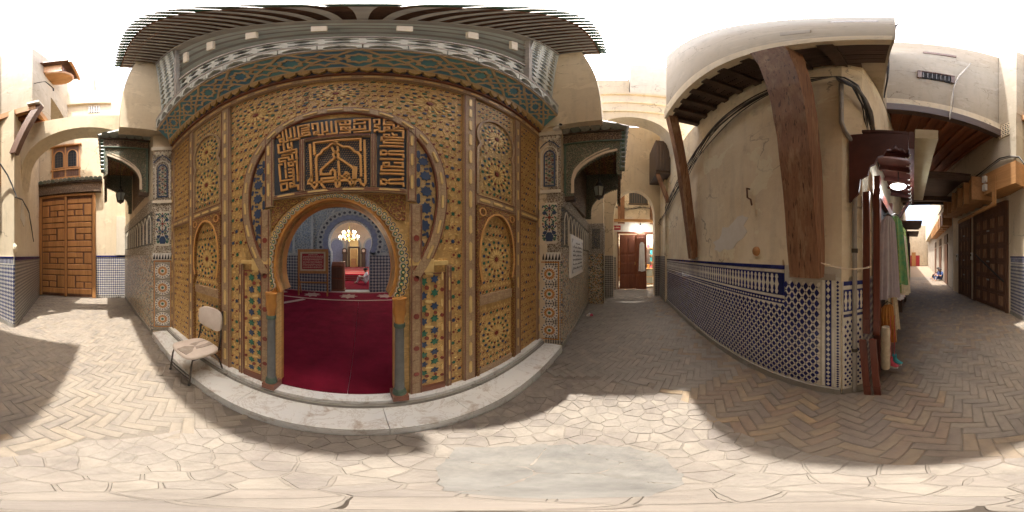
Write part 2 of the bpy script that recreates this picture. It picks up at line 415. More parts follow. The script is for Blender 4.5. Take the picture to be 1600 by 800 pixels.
zellige('zellige_grey', 0.07, None, checker=((0.05, 0.06, 0.09), (0.52, 0.50, 0.45)), vscale=0.8, dirt=0.4)
zellige('zellige_hall', 0.13, None, checker=((0.07, 0.10, 0.17), (0.48, 0.50, 0.50)), dirt=0.2)
varied('tile_white', (0.86, 0.84, 0.77), (0.76, 0.73, 0.65), 0.25, 9, 0.8, 0.08)
varied('tile_cobalt', (0.012, 0.018, 0.10), (0.025, 0.035, 0.19), 0.22, 9, 0.9, 0.08)
plain('grout', (0.60, 0.57, 0.50), (0.44, 0.41, 0.35), 8, 0.8, 0.9)
varied('brick_pale', (0.235, 0.195, 0.15), (0.19, 0.165, 0.14), 0.85, 7, 0.6, 0.5, c3=(0.26, 0.215, 0.16), dust=(0.225, 0.195, 0.155))
varied('brick_grey', (0.22, 0.19, 0.16), (0.185, 0.17, 0.15), 0.75, 7, 0.6, 0.5, c3=(0.25, 0.215, 0.175), dust=(0.20, 0.18, 0.155))
varied('brick_paver', (0.235, 0.16, 0.105), (0.175, 0.145, 0.12), 0.8, 7, 0.6, 0.5, c3=(0.31, 0.22, 0.125), dust=(0.195, 0.165, 0.13))
varied('flagstone', (0.24, 0.205, 0.17), (0.185, 0.16, 0.14), 0.85, 9, 0.6, 0.7, c3=(0.27, 0.235, 0.19), dust=(0.235, 0.21, 0.175))
varied('flag_joint', (0.215, 0.187, 0.155), (0.185, 0.16, 0.135), 0.95, 14, 0.8, 0.6, dust=(0.235, 0.21, 0.175))
varied('joint_mortar', (0.17, 0.147, 0.12), (0.14, 0.12, 0.10), 0.95, 14, 0.8, 0.6, dust=(0.195, 0.168, 0.135))
varied('patch_cement', (0.205, 0.192, 0.172), (0.17, 0.162, 0.148), 0.88, 6, 0.5, 0.7, dust=(0.215, 0.195, 0.165), bscale=35)
plain('cast_iron', (0.05, 0.05, 0.05), (0.09, 0.07, 0.05), 10, 0.6, 0.55, 0.6)
plain('steel_dark', (0.06, 0.055, 0.05), (0.14, 0.12, 0.10), 18, 0.6, 0.45, 0.7)
plain('pipe_grey', (0.38, 0.36, 0.33), (0.26, 0.24, 0.21), 7, 0.7, 0.6, 0.1)
plain('cable_black', (0.025, 0.025, 0.028), (0.06, 0.055, 0.05), 9, 0.5, 0.5)
plain('cable_grey', (0.22, 0.21, 0.20), (0.12, 0.11, 0.10), 9, 0.5, 0.6)
plain('white_paint', (0.78, 0.76, 0.70), (0.66, 0.62, 0.54), 8, 0.5, 0.55)
plain('cushion_white', (0.74, 0.66, 0.58), (0.60, 0.51, 0.43), 9, 0.6, 0.65, 0, 25, 0.3, 0.01)
plain('cushion_worn', (0.50, 0.43, 0.36), (0.33, 0.27, 0.22), 14, 0.8, 0.85, 0, 50, 0.4, 0.008)
varied('carpet_strip', (0.175, 0.009, 0.024), (0.135, 0.007, 0.020), 0.98, 3, 0.6, 0.5, bscale=220, spec=0.1)
plain('carpet_red', (0.17, 0.008, 0.022), (0.12, 0.006, 0.018), 5, 0.7, 0.98, 0, 220, 0.6, 0.006, 0.1)
plain('carpet_cream', (0.42, 0.30, 0.24), (0.28, 0.2, 0.17), 20, 0.8, 0.98, 0, 220, 0.5, 0.006, 0.1)
plain('carpet_bright', (0.42, 0.012, 0.035), (0.30, 0.01, 0.03), 5, 0.7, 0.98, 0, 220, 0.5, 0.006, 0.1)
plain('stone_grey', (0.50, 0.54, 0.52), (0.34, 0.38, 0.39), 5, 0.7, 0.8)
carved('stone_fret', (0.52, 0.57, 0.55), (0.20, 0.25, 0.27), 9, c3=(0.30, 0.37, 0.46))
plain('column_green', (0.11, 0.17, 0.12), (0.07, 0.10, 0.08), 9, 0.7, 0.55)
plain('column_slate', (0.19, 0.20, 0.195), (0.13, 0.135, 0.13), 9, 0.7, 0.55)
plain('stone_blue', (0.28, 0.34, 0.48), (0.18, 0.22, 0.33), 9, 0.7, 0.7)
plain('board_red', (0.36, 0.03, 0.035), (0.26, 0.02, 0.025), 8, 0.5, 0.6)
plain('ink_black', (0.03, 0.03, 0.035), (0.05, 0.05, 0.05), 9, 0.4, 0.6)
plain('text_cream', (0.72, 0.60, 0.45), (0.6, 0.5, 0.38), 9, 0.4, 0.6)
plain('skin', (0.36, 0.20, 0.13), (0.28, 0.15, 0.10), 12, 0.5, 0.6)
plain('hair_dark', (0.02, 0.016, 0.013), (0.04, 0.03, 0.03), 40, 0.6, 0.7)
plain('cloth_white', (0.76, 0.76, 0.78), (0.62, 0.62, 0.66), 6, 0.6, 0.9, 0, 30, 0.3)
plain('cloth_blue', (0.05, 0.08, 0.20), (0.03, 0.05, 0.12), 6, 0.6, 0.9)
plain('cloth_black', (0.025, 0.025, 0.03), (0.05, 0.05, 0.055), 6, 0.6, 0.9)
plain('cloth_lilac', (0.55, 0.50, 0.55), (0.42, 0.38, 0.46), 14, 0.7, 0.8)
plain('cloth_green', (0.07, 0.28, 0.12), (0.22, 0.34, 0.12), 16, 0.9, 0.6)
plain('cloth_cream', (0.66, 0.58, 0.44), (0.50, 0.42, 0.30), 22, 0.8, 0.8)
plain('cloth_orange', (0.55, 0.26, 0.06), (0.42, 0.16, 0.05), 22, 0.8, 0.7)
plain('cloth_lime', (0.40, 0.46, 0.14), (0.16, 0.24, 0.08), 26, 0.9, 0.7)
plain('cloth_pink', (0.62, 0.10, 0.16), (0.42, 0.06, 0.10), 12, 0.7, 0.7)
plain('cloth_turquoise', (0.05, 0.34, 0.40), (0.03, 0.22, 0.28), 12, 0.7, 0.7)
plain('plaque_white', (0.70, 0.70, 0.68), (0.56, 0.57, 0.57), 3, 0.6, 0.4)
plain('brass', (0.62, 0.42, 0.14), (0.4, 0.25, 0.08), 9, 0.5, 0.3, 0.9)
plain('awning_red', (0.13, 0.04, 0.03), (0.07, 0.025, 0.02), 5, 0.8, 0.55)
plain('tin_cream', (0.62, 0.55, 0.38), (0.48, 0.38, 0.22), 5, 0.7, 0.5, 0.2)
varied('goods', (0.45, 0.32, 0.2), (0.15, 0.25, 0.35), 0.6, 9, 0.9, c3=(0.6, 0.5, 0.45))
emissive('lamp_white', (0.90, 0.95, 1.0), 4.0)
emissive('lamp_warm', (1.0, 0.78, 0.45), 2.5)
t = NT('glass_pale'); t.b.inputs['Transmission Weight'].default_value = 0.6; t.fin((0.55, 0.6, 0.55), 0.25)
t = NT('glass_dark'); t.fin((0.02, 0.025, 0.035), 0.08, 0, 0.6)
# veined white marble of the step
t = NT('marble')
v = t.noise(3.6, 9, 0.7, None, 0.9); vein = t.ramp(t.math('ABSOLUTE', t.math('SUBTRACT', v, 0.5)), [(0.0, 1.0), (0.02, 0.0)])
rust = t.ramp(t.noise(5.5, 7, 0.7, None, 0.5), [(0.54, 0.0), (0.66, 0.9)])
col = t.mix(t.ramp(t.noise(1.3, 5, 0.6), [(0.35, 0.0), (0.7, 0.7)]), (0.76, 0.76, 0.72), (0.60, 0.63, 0.63))
col = t.mix(t.math('MULTIPLY', vein, 0.5), col, (0.36, 0.30, 0.23)); col = t.mix(t.math('MULTIPLY', rust, 0.6), col, (0.25, 0.15, 0.07))
t.bump(t.noise(30, 5, 0.6), 0.12, 0.004); t.fin(col, 0.38, 0, 0.5)
# earth and mortar under the paving, with a faint brick bond where the pavers end
t = NT('ground_mortar')
b = t.n('ShaderNodeTexBrick'); b.inputs['Scale'].default_value = 4.0; b.inputs['Mortar Size'].default_value = 0.02
b.inputs['Color1'].default_value = (0.24, 0.17, 0.11, 1); b.inputs['Color2'].default_value = (0.18, 0.14, 0.11, 1); b.inputs['Mortar'].default_value = (0.17, 0.14, 0.11, 1)
t.l(t.mapv((1, 1, 1), (0, 0, R(30))), b.inputs['Vector'])
col = t.mix(t.ramp(t.noise(3, 6, 0.65), [(0.35, 0.0), (0.7, 0.8)]), b.outputs['Color'], (0.20, 0.16, 0.12))
t.bump(t.noise(40, 5, 0.6), 0.4, 0.01); t.fin(col, 0.92, 0, 0.2)
# ------------------------------------------------------------------ geometry helpers for walls
def plan(mb, pts, z0, z1, mi=0): return mb.prism(pts, LOC, z0, z1, mi)
def wfr(A, B, z=0.0):
    """frame on a wall that runs from A to B and faces the right-hand side of that walk"""
    d = Vector((B[0] - A[0], B[1] - A[1], 0)); return Fr((A[0], A[1], z), d), d.length
def inside(p, poly):
    x, y = p; c = False; n = len(poly)
    for i in range(n):
        (x1, y1), (x2, y2) = poly[i], poly[i - 1]
        if (y1 > y) != (y2 > y) and x < (x2 - x1) * (y - y1) / (y2 - y1) + x1: c = not c
    return c

# ------------------------------------------------------------------ ground and paving
ground = MB().grid(lambda u, v: (lerp(-150, 150, u), lerp(-150, 150, v), -0.030), 2, 2).build('ground', 'ground_mortar', kind='structure')
PAVED = [(-6.46, -2.78), (-3.06, -1.93), (-3.42, -3.08), (-3.68, -6.9), (-5.2, -12.6), (-2.75, -12.6), (-1.2, -6.9), (0.1, -1.56), (0.33, -1.5), (5.6, -1.74), (8.2, -1.8), (8.2, 0.55), (5.95, 0.5), (5.6, 0.5), (5.6, 1.04), (2.52, 0.9), (2.47, 0.86), (-3.05, 0.86), (-3.12, 0.9), (-6.46, 0.75)]
FLAG = [(-0.55, 0.86), (-0.85, 0.45), (-0.8, -0.1), (-0.4, -0.42), (0.35, -0.62), (1.15, -0.62), (1.62, -0.3), (1.78, 0.25), (1.66, 0.86)]
BL, BW, GAP = 0.222, 0.074, 0.0035
def paver_pts(l, w, h=0.03, k=0.006):
    a = [(-l / 2, -w / 2), (l / 2, -w / 2), (l / 2, w / 2), (-l / 2, w / 2)]
    b = [(x - math.copysign(k, x), y - math.copysign(k, y)) for x, y in a]
    return [(x, y, -h) for x, y in a] + [(x, y, -k * 0.6) for x, y in a] + [(x, y, 0) for x, y in b]
PF = [(8, 9, 10, 11)] + [f for i in range(4) for f in ((i, (i + 1) % 4, (i + 1) % 4 + 4, i + 4), (i + 4, (i + 1) % 4 + 4, (i + 1) % 4 + 8, i + 8))]
PMAT = ['brick_paver', 'brick_pale', 'brick_grey']
paver_mesh = [MB().add(paver_pts(BL - GAP, BW - GAP), PF).mesh('paver', q) for q in PMAT]
def ptype(x, y):
    x += rng.gauss(0, 0.06)
    return 1 if x < -0.55 and y > -2.4 + rng.gauss(0, 0.2) else (2 if x > 1.5 and y > -1.35 + rng.gauss(0, 0.25) else 0)
spots = []
th = R(59); ct, st_ = math.cos(th), math.sin(th); N = 150
for r in range(-N, N):
    for c in range(-N, N):
        d = (c - r) % 6
        if d == 0: cx, cy, a = (c + 1.5) * BW, (r + 0.5) * BW, 0.0
        elif d == 5: cx, cy, a = (c + 0.5) * BW, (r + 1.5) * BW, math.pi / 2
        else: continue
        x, y = cx * ct - cy * st_, cx * st_ + cy * ct
        y -= 3.0 if False else 0.0
        if inside((x, y), PAVED) and not inside((x, y), FLAG): spots.append((math.hypot(x, y), x, y, a + th))
spots.sort()
far = MB()
for i, (dd, x, y, a) in enumerate(spots):
    z = rng.uniform(-0.004, 0.003)
    M = Matrix.Translation((x, y, z)) @ Matrix.Rotation(a + rng.gauss(0, 0.012), 4, 'Z') @ Matrix.Rotation(rng.gauss(0, 0.012), 4, 'X') @ Matrix.Rotation(rng.gauss(0, 0.008), 4, 'Y')
    if i < 300: ob('paver', paver_mesh[ptype(x, y)], ground, M)
    else: far.add([M @ Vector(p) for p in paver_pts(BL - GAP, BW - GAP)], PF, ptype(x, y))
far.build('paver_field', PMAT, ground, kind='stuff')
# irregular flags round the sunny middle of the lane
def clip(poly, px_, py_, nx, ny):
    o = []
    for i in range(len(poly)):
        a, b = poly[i - 1], poly[i]; da = (a[0] - px_) * nx + (a[1] - py_) * ny; db = (b[0] - px_) * nx + (b[1] - py_) * ny
        if (da <= 0) != (db <= 0):
            t = da / (da - db); o.append((a[0] + (b[0] - a[0]) * t, a[1] + (b[1] - a[1]) * t))
        if db <= 0: o.append(b)
    return o
sites = []
for i in range(27):
    for j in range(17):
        p = (-1.0 + i * 0.108 + (j % 2) * 0.05 + rng.uniform(-0.055, 0.055), -0.72 + j * 0.097 + rng.uniform(-0.048, 0.048))
        if inside(p, FLAG): sites.append(p)
for s_ in sites:
    poly = FLAG
    for q in sites:
        if q != s_ and (q[0] - s_[0]) ** 2 + (q[1] - s_[1]) ** 2 < 0.3:
            poly = clip(poly, (s_[0] + q[0]) / 2, (s_[1] + q[1]) / 2, q[0] - s_[0], q[1] - s_[1])
            if len(poly) < 3: break
    if len(poly) < 3: continue
    fine_ = []
    for i in range(len(poly)):
        (xa_, ya_), (xb_, yb_) = poly[i], poly[(i + 1) % len(poly)]; ln_ = math.hypot(xb_ - xa_, yb_ - ya_); ns_ = max(1, int(ln_ / 0.045))
        for k in range(ns_): fine_.append((lerp(xa_, xb_, k / ns_) + (rng.gauss(0, 0.0028) if k else 0), lerp(ya_, yb_, k / ns_) + (rng.gauss(0, 0.0028) if k else 0)))
    poly = fine_
    cx = sum(p[0] for p in poly) / len(poly); cy = sum(p[1] for p in poly) / len(poly)
    ins = [(cx + (x - cx) * (1 - 0.004 / max(0.03, math.hypot(x - cx, y - cy))), cy + (y - cy) * (1 - 0.004 / max(0.03, math.hypot(x - cx, y - cy)))) for x, y in poly]
    top = [(cx + (x - cx) * 0.95, cy + (y - cy) * 0.95) for x, y in ins]
    h = rng.uniform(-0.003, 0.003); n = len(ins)
    P = [(x, y, -0.04) for x, y in ins] + [(x, y, h - 0.006) for x, y in ins] + [(x, y, h) for x, y in top]
    ar = sum(ins[i][0] * ins[(i + 1) % n][1] - ins[(i + 1) % n][0] * ins[i][1] for i in range(n))
    F = [tuple(range(2 * n, 3 * n))] + [f for i in range(n) for f in ((i, (i + 1) % n, (i + 1) % n + n, i + n), (i + n, (i + 1) % n + n, (i + 1) % n + 2 * n, i + 2 * n))]
    if ar < 0: F = [f[::-1] for f in F]
    MB().add(P, F).build('flagstone', 'flagstone', ground)
pp = [(0.39, 0.60), (0.52, 0.50), (0.66, 0.36), (0.74, 0.15), (0.72, -0.05), (0.58, -0.17), (0.40, -0.16), (0.27, -0.12), (0.17, -0.03), (0.12, 0.08), (0.11, 0.2), (0.2, 0.42)]
rp = random.Random(8)
cs = [(0.25, 0.32), (0.45, 0.42), (0.28, 0.05), (0.52, 0.12), (0.66, 0.02), (0.42, -0.08)]
for s_ in cs:
    poly = pp
    for q in cs:
        if q != s_: poly = clip(poly, (s_[0] + q[0]) / 2, (s_[1] + q[1]) / 2, q[0] - s_[0], q[1] - s_[1])
    if len(poly) < 3: continue
    cx = sum(p[0] for p in poly) / len(poly); cy = sum(p[1] for p in poly) / len(poly); pr_ = []
    for i in range(len(poly)):
        (xa_, ya_), (xb_, yb_) = poly[i], poly[(i + 1) % len(poly)]; nseg = max(1, int(math.hypot(xb_ - xa_, yb_ - ya_) / 0.03))
        for k in range(nseg): t = k / nseg; pr_.append((cx + (lerp(xa_, xb_, t) - cx) * 0.985 + rp.gauss(0, 0.004), cy + (lerp(ya_, yb_, t) - cy) * 0.985 + rp.gauss(0, 0.004)))
    MB().prism(pr_, LOC, -0.02, 0.002 + rp.uniform(0, 0.0015)).build('cement_slab', 'patch_cement', ground)
MB().prism(FLAG, LOC, -0.029, -0.0052).build('flag_mortar', 'flag_joint', ground)
mort = MB(); mort.prism(PAVED, LOC, -0.0295, -0.0085); mort.build('paver_mortar', 'joint_mortar', ground)

# ------------------------------------------------------------------ marble step in front of the portal
step = thing('marble_step', 'low worn marble step along the foot of the gilded portal', 'step', (-0.2, 1.0, 0))
xs = [-3.02, -1.95, -0.9, 0.15, 0.7, 1.55, 2.44]
for a, b in zip(xs, xs[1:]):
    MB().hexa([(a + 0.002, 0.87, -0.02), (b - 0.002, 0.87, -0.02), (b - 0.002, 1.35, -0.02), (a + 0.002, 1.35, -0.02), (a + 0.002, 0.875, 0.118 + rng.uniform(-.003, .002)), (b - 0.002, 0.875, 0.118), (b - 0.002, 1.35, 0.122), (a + 0.002, 1.35, 0.122)]).build('slab', 'marble', step)
xs = [-2.97, -1.6, -0.72, 0.26, 1.2, 2.4]
for a, b in zip(xs, xs[1:]):
    MB().box(a + 0.002, b - 0.002, 1.195, 1.36, 0.10, 0.215).build('upper_slab', 'marble', step)
MB().box(-2.96, 2.39, 1.165, 1.2, 0.12, 0.165).build('mortar_fillet', 'cement', step)

# ------------------------------------------------------------------ mosque wall west of the portal
NLA, NLB = (-6.52, 0.76), (-3.12, 0.92)
mw = thing('mosque_wall', 'mosque wall with mosaic dado and carved plaster band beside the brown street door', 'wall', (-4.8, 0.95, 0))
fr, L = wfr(NLA, NLB)
m = MB(); plan(m, [NLA, NLB, (-2.96, 1.30), (-2.96, 1.75), (-6.52, 1.75)], 0, 4.68); m.build('wall', 'plaster_cream', mw)
MB().fbox(fr, 0, L - 0.02, 0.09, 1.72, -0.05, 0.02).build('mosaic_dado', 'zellige_multi', mw)
MB().fbox(fr, 0, L - 0.02, 0.0, 0.09, -0.05, 0.03).build('plinth', 'cement', mw)
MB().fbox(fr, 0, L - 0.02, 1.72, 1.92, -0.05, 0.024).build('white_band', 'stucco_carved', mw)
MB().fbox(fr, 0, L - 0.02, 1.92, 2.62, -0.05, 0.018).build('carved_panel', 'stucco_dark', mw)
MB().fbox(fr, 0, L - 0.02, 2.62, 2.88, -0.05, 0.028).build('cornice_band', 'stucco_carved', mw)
# row of little niches along the carved panel
m = MB()
for i in range(11):
    a = 0.2 + i * 0.29
    m.stroke([(a, 1.97), (a, 2.4), (a + 0.06, 2.52), (a + 0.12, 2.56), (a + 0.18, 2.52), (a + 0.24, 2.4), (a + 0.24, 1.97)], 0.022, fr, 0.016, 0.032)
m.build('niche_row', 'stucco_white', mw)
# mosque wall east of the portal
NRA, NRB = (2.49, 0.92), (5.62, 1.05)
me_ = thing('mosque_wall', 'mosque wall with dark mosaic dado carrying the white inscribed plaque', 'wall', (4.0, 1.0, 0))
fr2, L2 = wfr(NRA, NRB)
m = MB(); plan(m, [(2.36, 1.30), NRA, NRB, (5.62, 0.52), (6.0, 0.52), (6.0, 1.0), (8.3, 1.0), (8.3, 1.75), (2.36, 1.75)], 0, 4.36); m.build('wall', 'plaster_cream', me_)
MB().fbox(fr2, 0.02, L2, 0.09, 1.72, -0.05, 0.02).build('mosaic_dado', 'zellige_multi', me_)
MB().fbox(fr2, 0.02, L2, 0.0, 0.09, -0.05, 0.03).build('plinth', 'cement', me_)
MB().fbox(fr2, 0.02, L2, 1.72, 1.85, -0.05, 0.024).build('white_band', 'stucco_carved', me_)
MB().fbox(fr2, 0.02, L2, 1.85, 2.55, -0.05, 0.018).build('carved_panel', 'stucco_dark', me_)
MB().fbox(fr2, 0.02, L2, 2.55, 2.82, -0.05, 0.028).build('cornice_band', 'stucco_carved', me_)
m = MB()
for i in range(10):
    a = 0.15 + i * 0.3
    m.stroke([(a, 1.9), (a, 2.33), (a + 0.06, 2.45), (a + 0.12, 2.49), (a + 0.18, 2.45), (a + 0.24, 2.33), (a + 0.24, 1.9)], 0.022, fr2, 0.016, 0.032)
m.build('niche_row', 'stucco_white', me_)
# tiled pier that ends this wall
fp_, Lp = wfr((5.62, 1.03), (5.62, 0.51)); fq_, Lq = wfr((5.60, 0.52), (6.02, 0.52))
for f_, l_ in ((fp_, Lp), (fq_, Lq)):
    MB().fbox(f_, 0, l_, 0.0, 1.78, -0.03, 0.02).build('pier_mosaic', 'zellige_multi', me_)
    MB().fbox(f_, 0, l_, 1.78, 2.84, -0.03, 0.018).build('pier_stucco', 'stucco_carved', me_)
    MB().fbox(f_, 0.12, l_ - 0.12, 1.95, 2.65, 0.012, 0.026).build('pier_panel', 'stucco_dark', me_)

# ------------------------------------------------------------------ plaster wings that carry the great eave
for s, x0, x1, lab in ((-1, -3.30, -2.95, 'tall plaster wing wall under the great eave on the chair side'), (1, 2.42, 2.74, 'tall plaster wing wall under the great eave on the plaque side')):
    wg = thing('wing_wall', lab, 'wall', ((x0 + x1) / 2, 0.9, 4.4))
    zb = 4.70 if s < 0 else 4.38
    fr_ = Fr((x0, 0, 0), (0, 1, 0))     # faces +x
    prof = [(1.72, zb), (0.24, zb), (0.27, zb + 0.9), (0.34, zb + 2.2), (0.44, zb + 3.4), (0.56, 9.3), (1.72, 9.3)]
    m = MB(); m.prism(prof, fr_, 0.0, x1 - x0); m.build('wall', 'plaster_cream', wg)
# mosque wall above the east canopy and over the hall
mu = thing('upper_wall', 'plain plaster upper wall above the canopy over the plaque', 'wall', (5.5, 1.2, 4.38))
m = MB(); plan(m, [(2.76, 1.02), (8.3, 1.02), (8.3, 1.75), (2.76, 1.75)], 4.38, 7.2); m.build('wall', 'plaster_pale', mu)
ml = thing('upper_wall', 'plain plaster upper wall above the canopy near the brown door', 'wall', (-5, 1.2, 4.7))
m = MB(); plan(m, [(-6.5, 1.02), (-3.32, 1.02), (-3.32, 1.75), (-6.5, 1.75)], 4.70, 7.6); m.build('wall', 'plaster_cream', ml)

# ------------------------------------------------------------------ house with the brown street door (west end)
hd = thing('door_house', 'cream house that closes the lane behind the brown double door', 'house', (-7.5, -1, 0))
frd = Fr((-6.5, 0, 0), (0, 1, 0))
m = MB(); m.box(-9.5, -6.5, -3.2, 1.9, 0, 12.2); m.build('wall', 'plaster_cream', hd)
m = MB(); m.box(-9.6, -7.1, -4.5, -0.55, 12.2, 16.8); m.build('upper_wall', 'plaster_sky_darkened', hd)
MB().fbox(frd, -0.40, 0.82, 0.12, 1.66, -0.02, 0.02).build('tile_dado', 'zellige_blue', hd)
MB().fbox(frd, -0.40, 0.82, 1.66, 1.72, -0.02, 0.03).build('dado_cap', 'tile_cobalt', hd)
MB().fbox(frd, -0.40, 0.82, 0.0, 0.12, -0.02, 0.026).build('plinth', 'zellige_grey', hd)
MB().fbox(frd, 0.40, 0.80, 1.74, 3.3, -0.02, 0.05).build('plaster_pilaster', 'plaster_pale', hd)
# window with two arched lights
win = MB().fbox(frd, -2.24, -1.06, 5.12, 7.02, -0.02, 0.02).build('window', 'wood_brown', hd)
for cx in (-1.93, -1.37):
    pl = [(cx - 0.21, 5.72), (cx + 0.21, 5.72), (cx + 0.21, 6.45)] + [(cx + 0.21 * math.cos(t), 6.45 + 0.3 * math.sin(t)) for t in [k * math.pi / 8 for k in range(1, 8)]] + [(cx - 0.21, 6.45)]
    MB().prism(pl, frd, 0.0, 0.026).build('pane', 'glass_dark', win)
    b = MB()
    for k in range(4): b.fbox(frd, cx - 0.16 + k * 0.105, cx - 0.15 + k * 0.105, 5.74, 6.6, 0.024, 0.036)
    for k in range(5): b.fbox(frd, cx - 0.2, cx + 0.2, 5.86 + k * 0.16, 5.87 + k * 0.16, 0.024, 0.034)
    b.build('grille', 'cast_iron', win)
    b = MB(); b.stroke(pl, 0.05, frd, 0.02, 0.055, closed=True); b.build('frame', 'wood_door', win)
b = MB(); b.fbox(frd, -2.28, -1.02, 5.10, 5.2, 0.02, 0.09); b.fbox(frd, -2.28, -1.02, 5.58, 5.66, 0.02, 0.07); b.fbox(frd, -2.32, -0.98, 7.0, 7.08, -0.01, 0.14)
for y0 in (-2.24, -1.68, -1.1): b.fbox(frd, y0, y0 + 0.06, 5.12, 7.0, 0.02, 0.06)
b.build('frame', 'wood_door', win)
b = MB()
for k in range(12):
    y0 = -2.14 + k * 0.09
    b.fbox(frd, y0, y0 + 0.045, 5.2, 5.58, 0.03, 0.05)
b.build('baluster_row', 'wood_brown', win)
# small barred window and its ledge high up
w2 = MB().fbox(frd, -0.72, -0.25, 9.55, 10.25, -0.02, 0.012).build('window', 'glass_dark', hd)
b = MB()
for k in range(5): b.fbox(frd, -0.70 + k * 0.1, -0.675 + k * 0.1, 9.55, 10.25, 0.012, 0.04)
for k in range(5): b.fbox(frd, -0.72, -0.25, 9.62 + k * 0.14, 9.64 + k * 0.14, 0.012, 0.036)
b.build('grille', 'white_paint', w2)
MB().fbox(frd, -1.9, 0.2, 10.42, 10.52, -0.01, 0.16).build('ledge', 'plaster_cream', hd)
# the brown double door: frames and every panel
DY0, DY1, DZ = -2.80, -0.42, 4.22
dd = MB().fbox(frd, DY0, DY1, 0.03, DZ, 0.005, 0.05).build('double_door', 'wood_brown', hd, label='tall brown double door of interlocking panels')
b = MB()
for y0, y1 in ((DY0, DY0 + 0.13), (DY1 - 0.13, DY1)): b.fbox(frd, y0, y1, 0.02, DZ, 0.05, 0.12, bev=0.008)
b.fbox(frd, DY0, DY1, DZ, DZ + 0.1, 0.02, 0.13, bev=0.008); b.build('door_frame', 'wood_door', dd)
b = MB(); mid = (DY0 + DY1) / 2; b.fbox(frd, mid - 0.06, mid + 0.02, 0.03, DZ, 0.05, 0.13, bev=0.01); b.build('meeting_stile', 'wood_door', dd)
units = [(0, 0, 1, .45), (0, .5, .28, .95), (.33, .5, .64, .95), (.69, .5, 1, 1.45), (0, 1.0, .64, 1.45)]
def door_panel(y0, y1, z0, z1):
    MB().fbox(frd, y0 + 0.008, y1 - 0.008, z0 + 0.008, z1 - 0.008, 0.045, 0.078, bev=0.014).build('panel', 'wood_door', dd)
for leaf in (0, 1):
    a0 = DY0 + 0.15 if leaf == 0 else mid + 0.04; a1 = mid - 0.08 if leaf == 0 else DY1 - 0.15; wl = a1 - a0
    zc = 0.14; k = 0
    while zc < DZ - 0.5:
        H_ = 1.02 if k != 1 else 0.92; q = H_ / 1.95
        U = units + [(0, 1.5, 1, 1.9)]
        for x0, y0, x1, y1 in U:
            if (k + leaf) % 2: x0, x1 = 1 - x1, 1 - x0
            if zc + y1 * q > DZ - 0.05: continue
            door_panel(a0 + x0 * wl, a0 + x1 * wl, zc + y0 * q, zc + y1 * q)
        zc += H_ + 0.0; k += 1
# tiled hood over the brown door
hood = thing('tiled_hood', 'narrow tiled hood with carved beam above the brown double door', 'roof', (-6.4, -1.6, 4.3))
MB().fbox(frd, -2.95, -0.2, 4.36, 4.80, -0.01, 0.20).build('carved_beam', 'wood_carved', hood)
MB().fbox(frd, -3.0, -0.15, 4.80, 4.90, -0.01, 0.26).build('beam_cap', 'wood_dark', hood)
tm = MB().tube([(0, 0, 0), (0.42, 0, 0.16)], 0.085, 10).mesh('roof_tile', 'tile_grey', 50)
for k in range(17): ob('roof_tile', tm, hood, Matrix.Translation((-6.18, -2.96 + k * 0.17, 4.93)) @ Matrix.Rotation(math.pi, 4, 'Z'))

# ------------------------------------------------------------------ arch across the west lane
ar = thing('street_arch', 'plaster arch spanning the lane in front of the brown door', 'arch', (-3.85, -0.5, 4))
fa = Fr((-3.6, 0, 0), (0, 1, 0))
pts = [(-2.12, 3.6)] + [(-0.55 + 1.5 * math.cos(t), 4.1 + 1.27 * math.sin(t)) for t in [math.pi - k * math.pi / 24 for k in range(25)]] + [(0.95, 3.9), (1.1, 3.9), (1.1, 5.92), (-2.12, 5.92)]
MB().prism(pts, fa, -0.52, 0.0).build('arch_wall', 'plaster_cream', ar)

# ------------------------------------------------------------------ west corner house
wh = thing('corner_house', 'cream corner house between the brown door lane and the covered alley', 'house', (-4.5, -4, 0))
WC = (-3.06, -1.94)
m = MB(); plan(m, [WC, (-6.5, -2.82), (-6.5, -7), (-3.68, -7), (-3.42, -3.08)], 0, 6.28); m.build('wall', 'plaster_cream', wh)
m = MB(); plan(m, [(-3.2, -1.56), (-4.4, -1.56), (-4.4, -7), (-3.34, -7), (-2.92, -3.7), (-2.92, -2.45), (-3.2, -2.45)], 6.30, 13.4); m.build('upper_wall', 'plaster_sky_darkened', wh)
m = MB(); plan(m, [(-4.402, -1.562), (-6.48, -1.562), (-6.48, -7), (-4.402, -7)], 8.6, 13.4); m.build('upper_wall', 'plaster_sky_darkened', wh)
m = MB(); plan(m, [(-4.404, -2.29), (-6.5, -2.83), (-6.5, -6.98), (-4.404, -6.98)], 6.285, 8.598); m.build('middle_wall', 'plaster_cream', wh)
m = MB(); plan(m, [(-2.92, -2.46), (-3.46, -2.46), (-3.7, -7), (-3.34, -7), (-2.92, -3.7)], 4.22, 6.295); m.build('jetty', 'plaster_sky_darkened', wh)
fs, Ls = wfr(WC, (-6.5, -2.82))
MB().fbox(fs, 0.01, Ls, 0.0, 1.60, -0.02, 0.018).build('tile_dado', 'zellige_grey', wh)
MB().fbox(fs, 0.01, Ls, 1.60, 1.68, -0.02, 0.026).build('dado_cap', 'tile_cobalt', wh)
fe, Le = wfr((-3.42, -3.08), WC)
MB().fbox(fe, 0.02, Le, 0.10, 1.50, -0.02, 0.02).build('tile_dado', 'zellige_blue', wh)
MB().fbox(fe, 0.02, Le, 1.50, 1.69, -0.02, 0.022).build('dado_border', 'tile_white', wh)
b = MB()
for k in range(22): b.fbox(fe, 0.05 + k * 0.052, 0.075 + k * 0.052, 1.53, 1.64, 0.02, 0.028)
b.fbox(fe, 0.02, Le, 1.655, 1.69, 0.02, 0.03); b.build('dado_motif', 'tile_cobalt', wh)
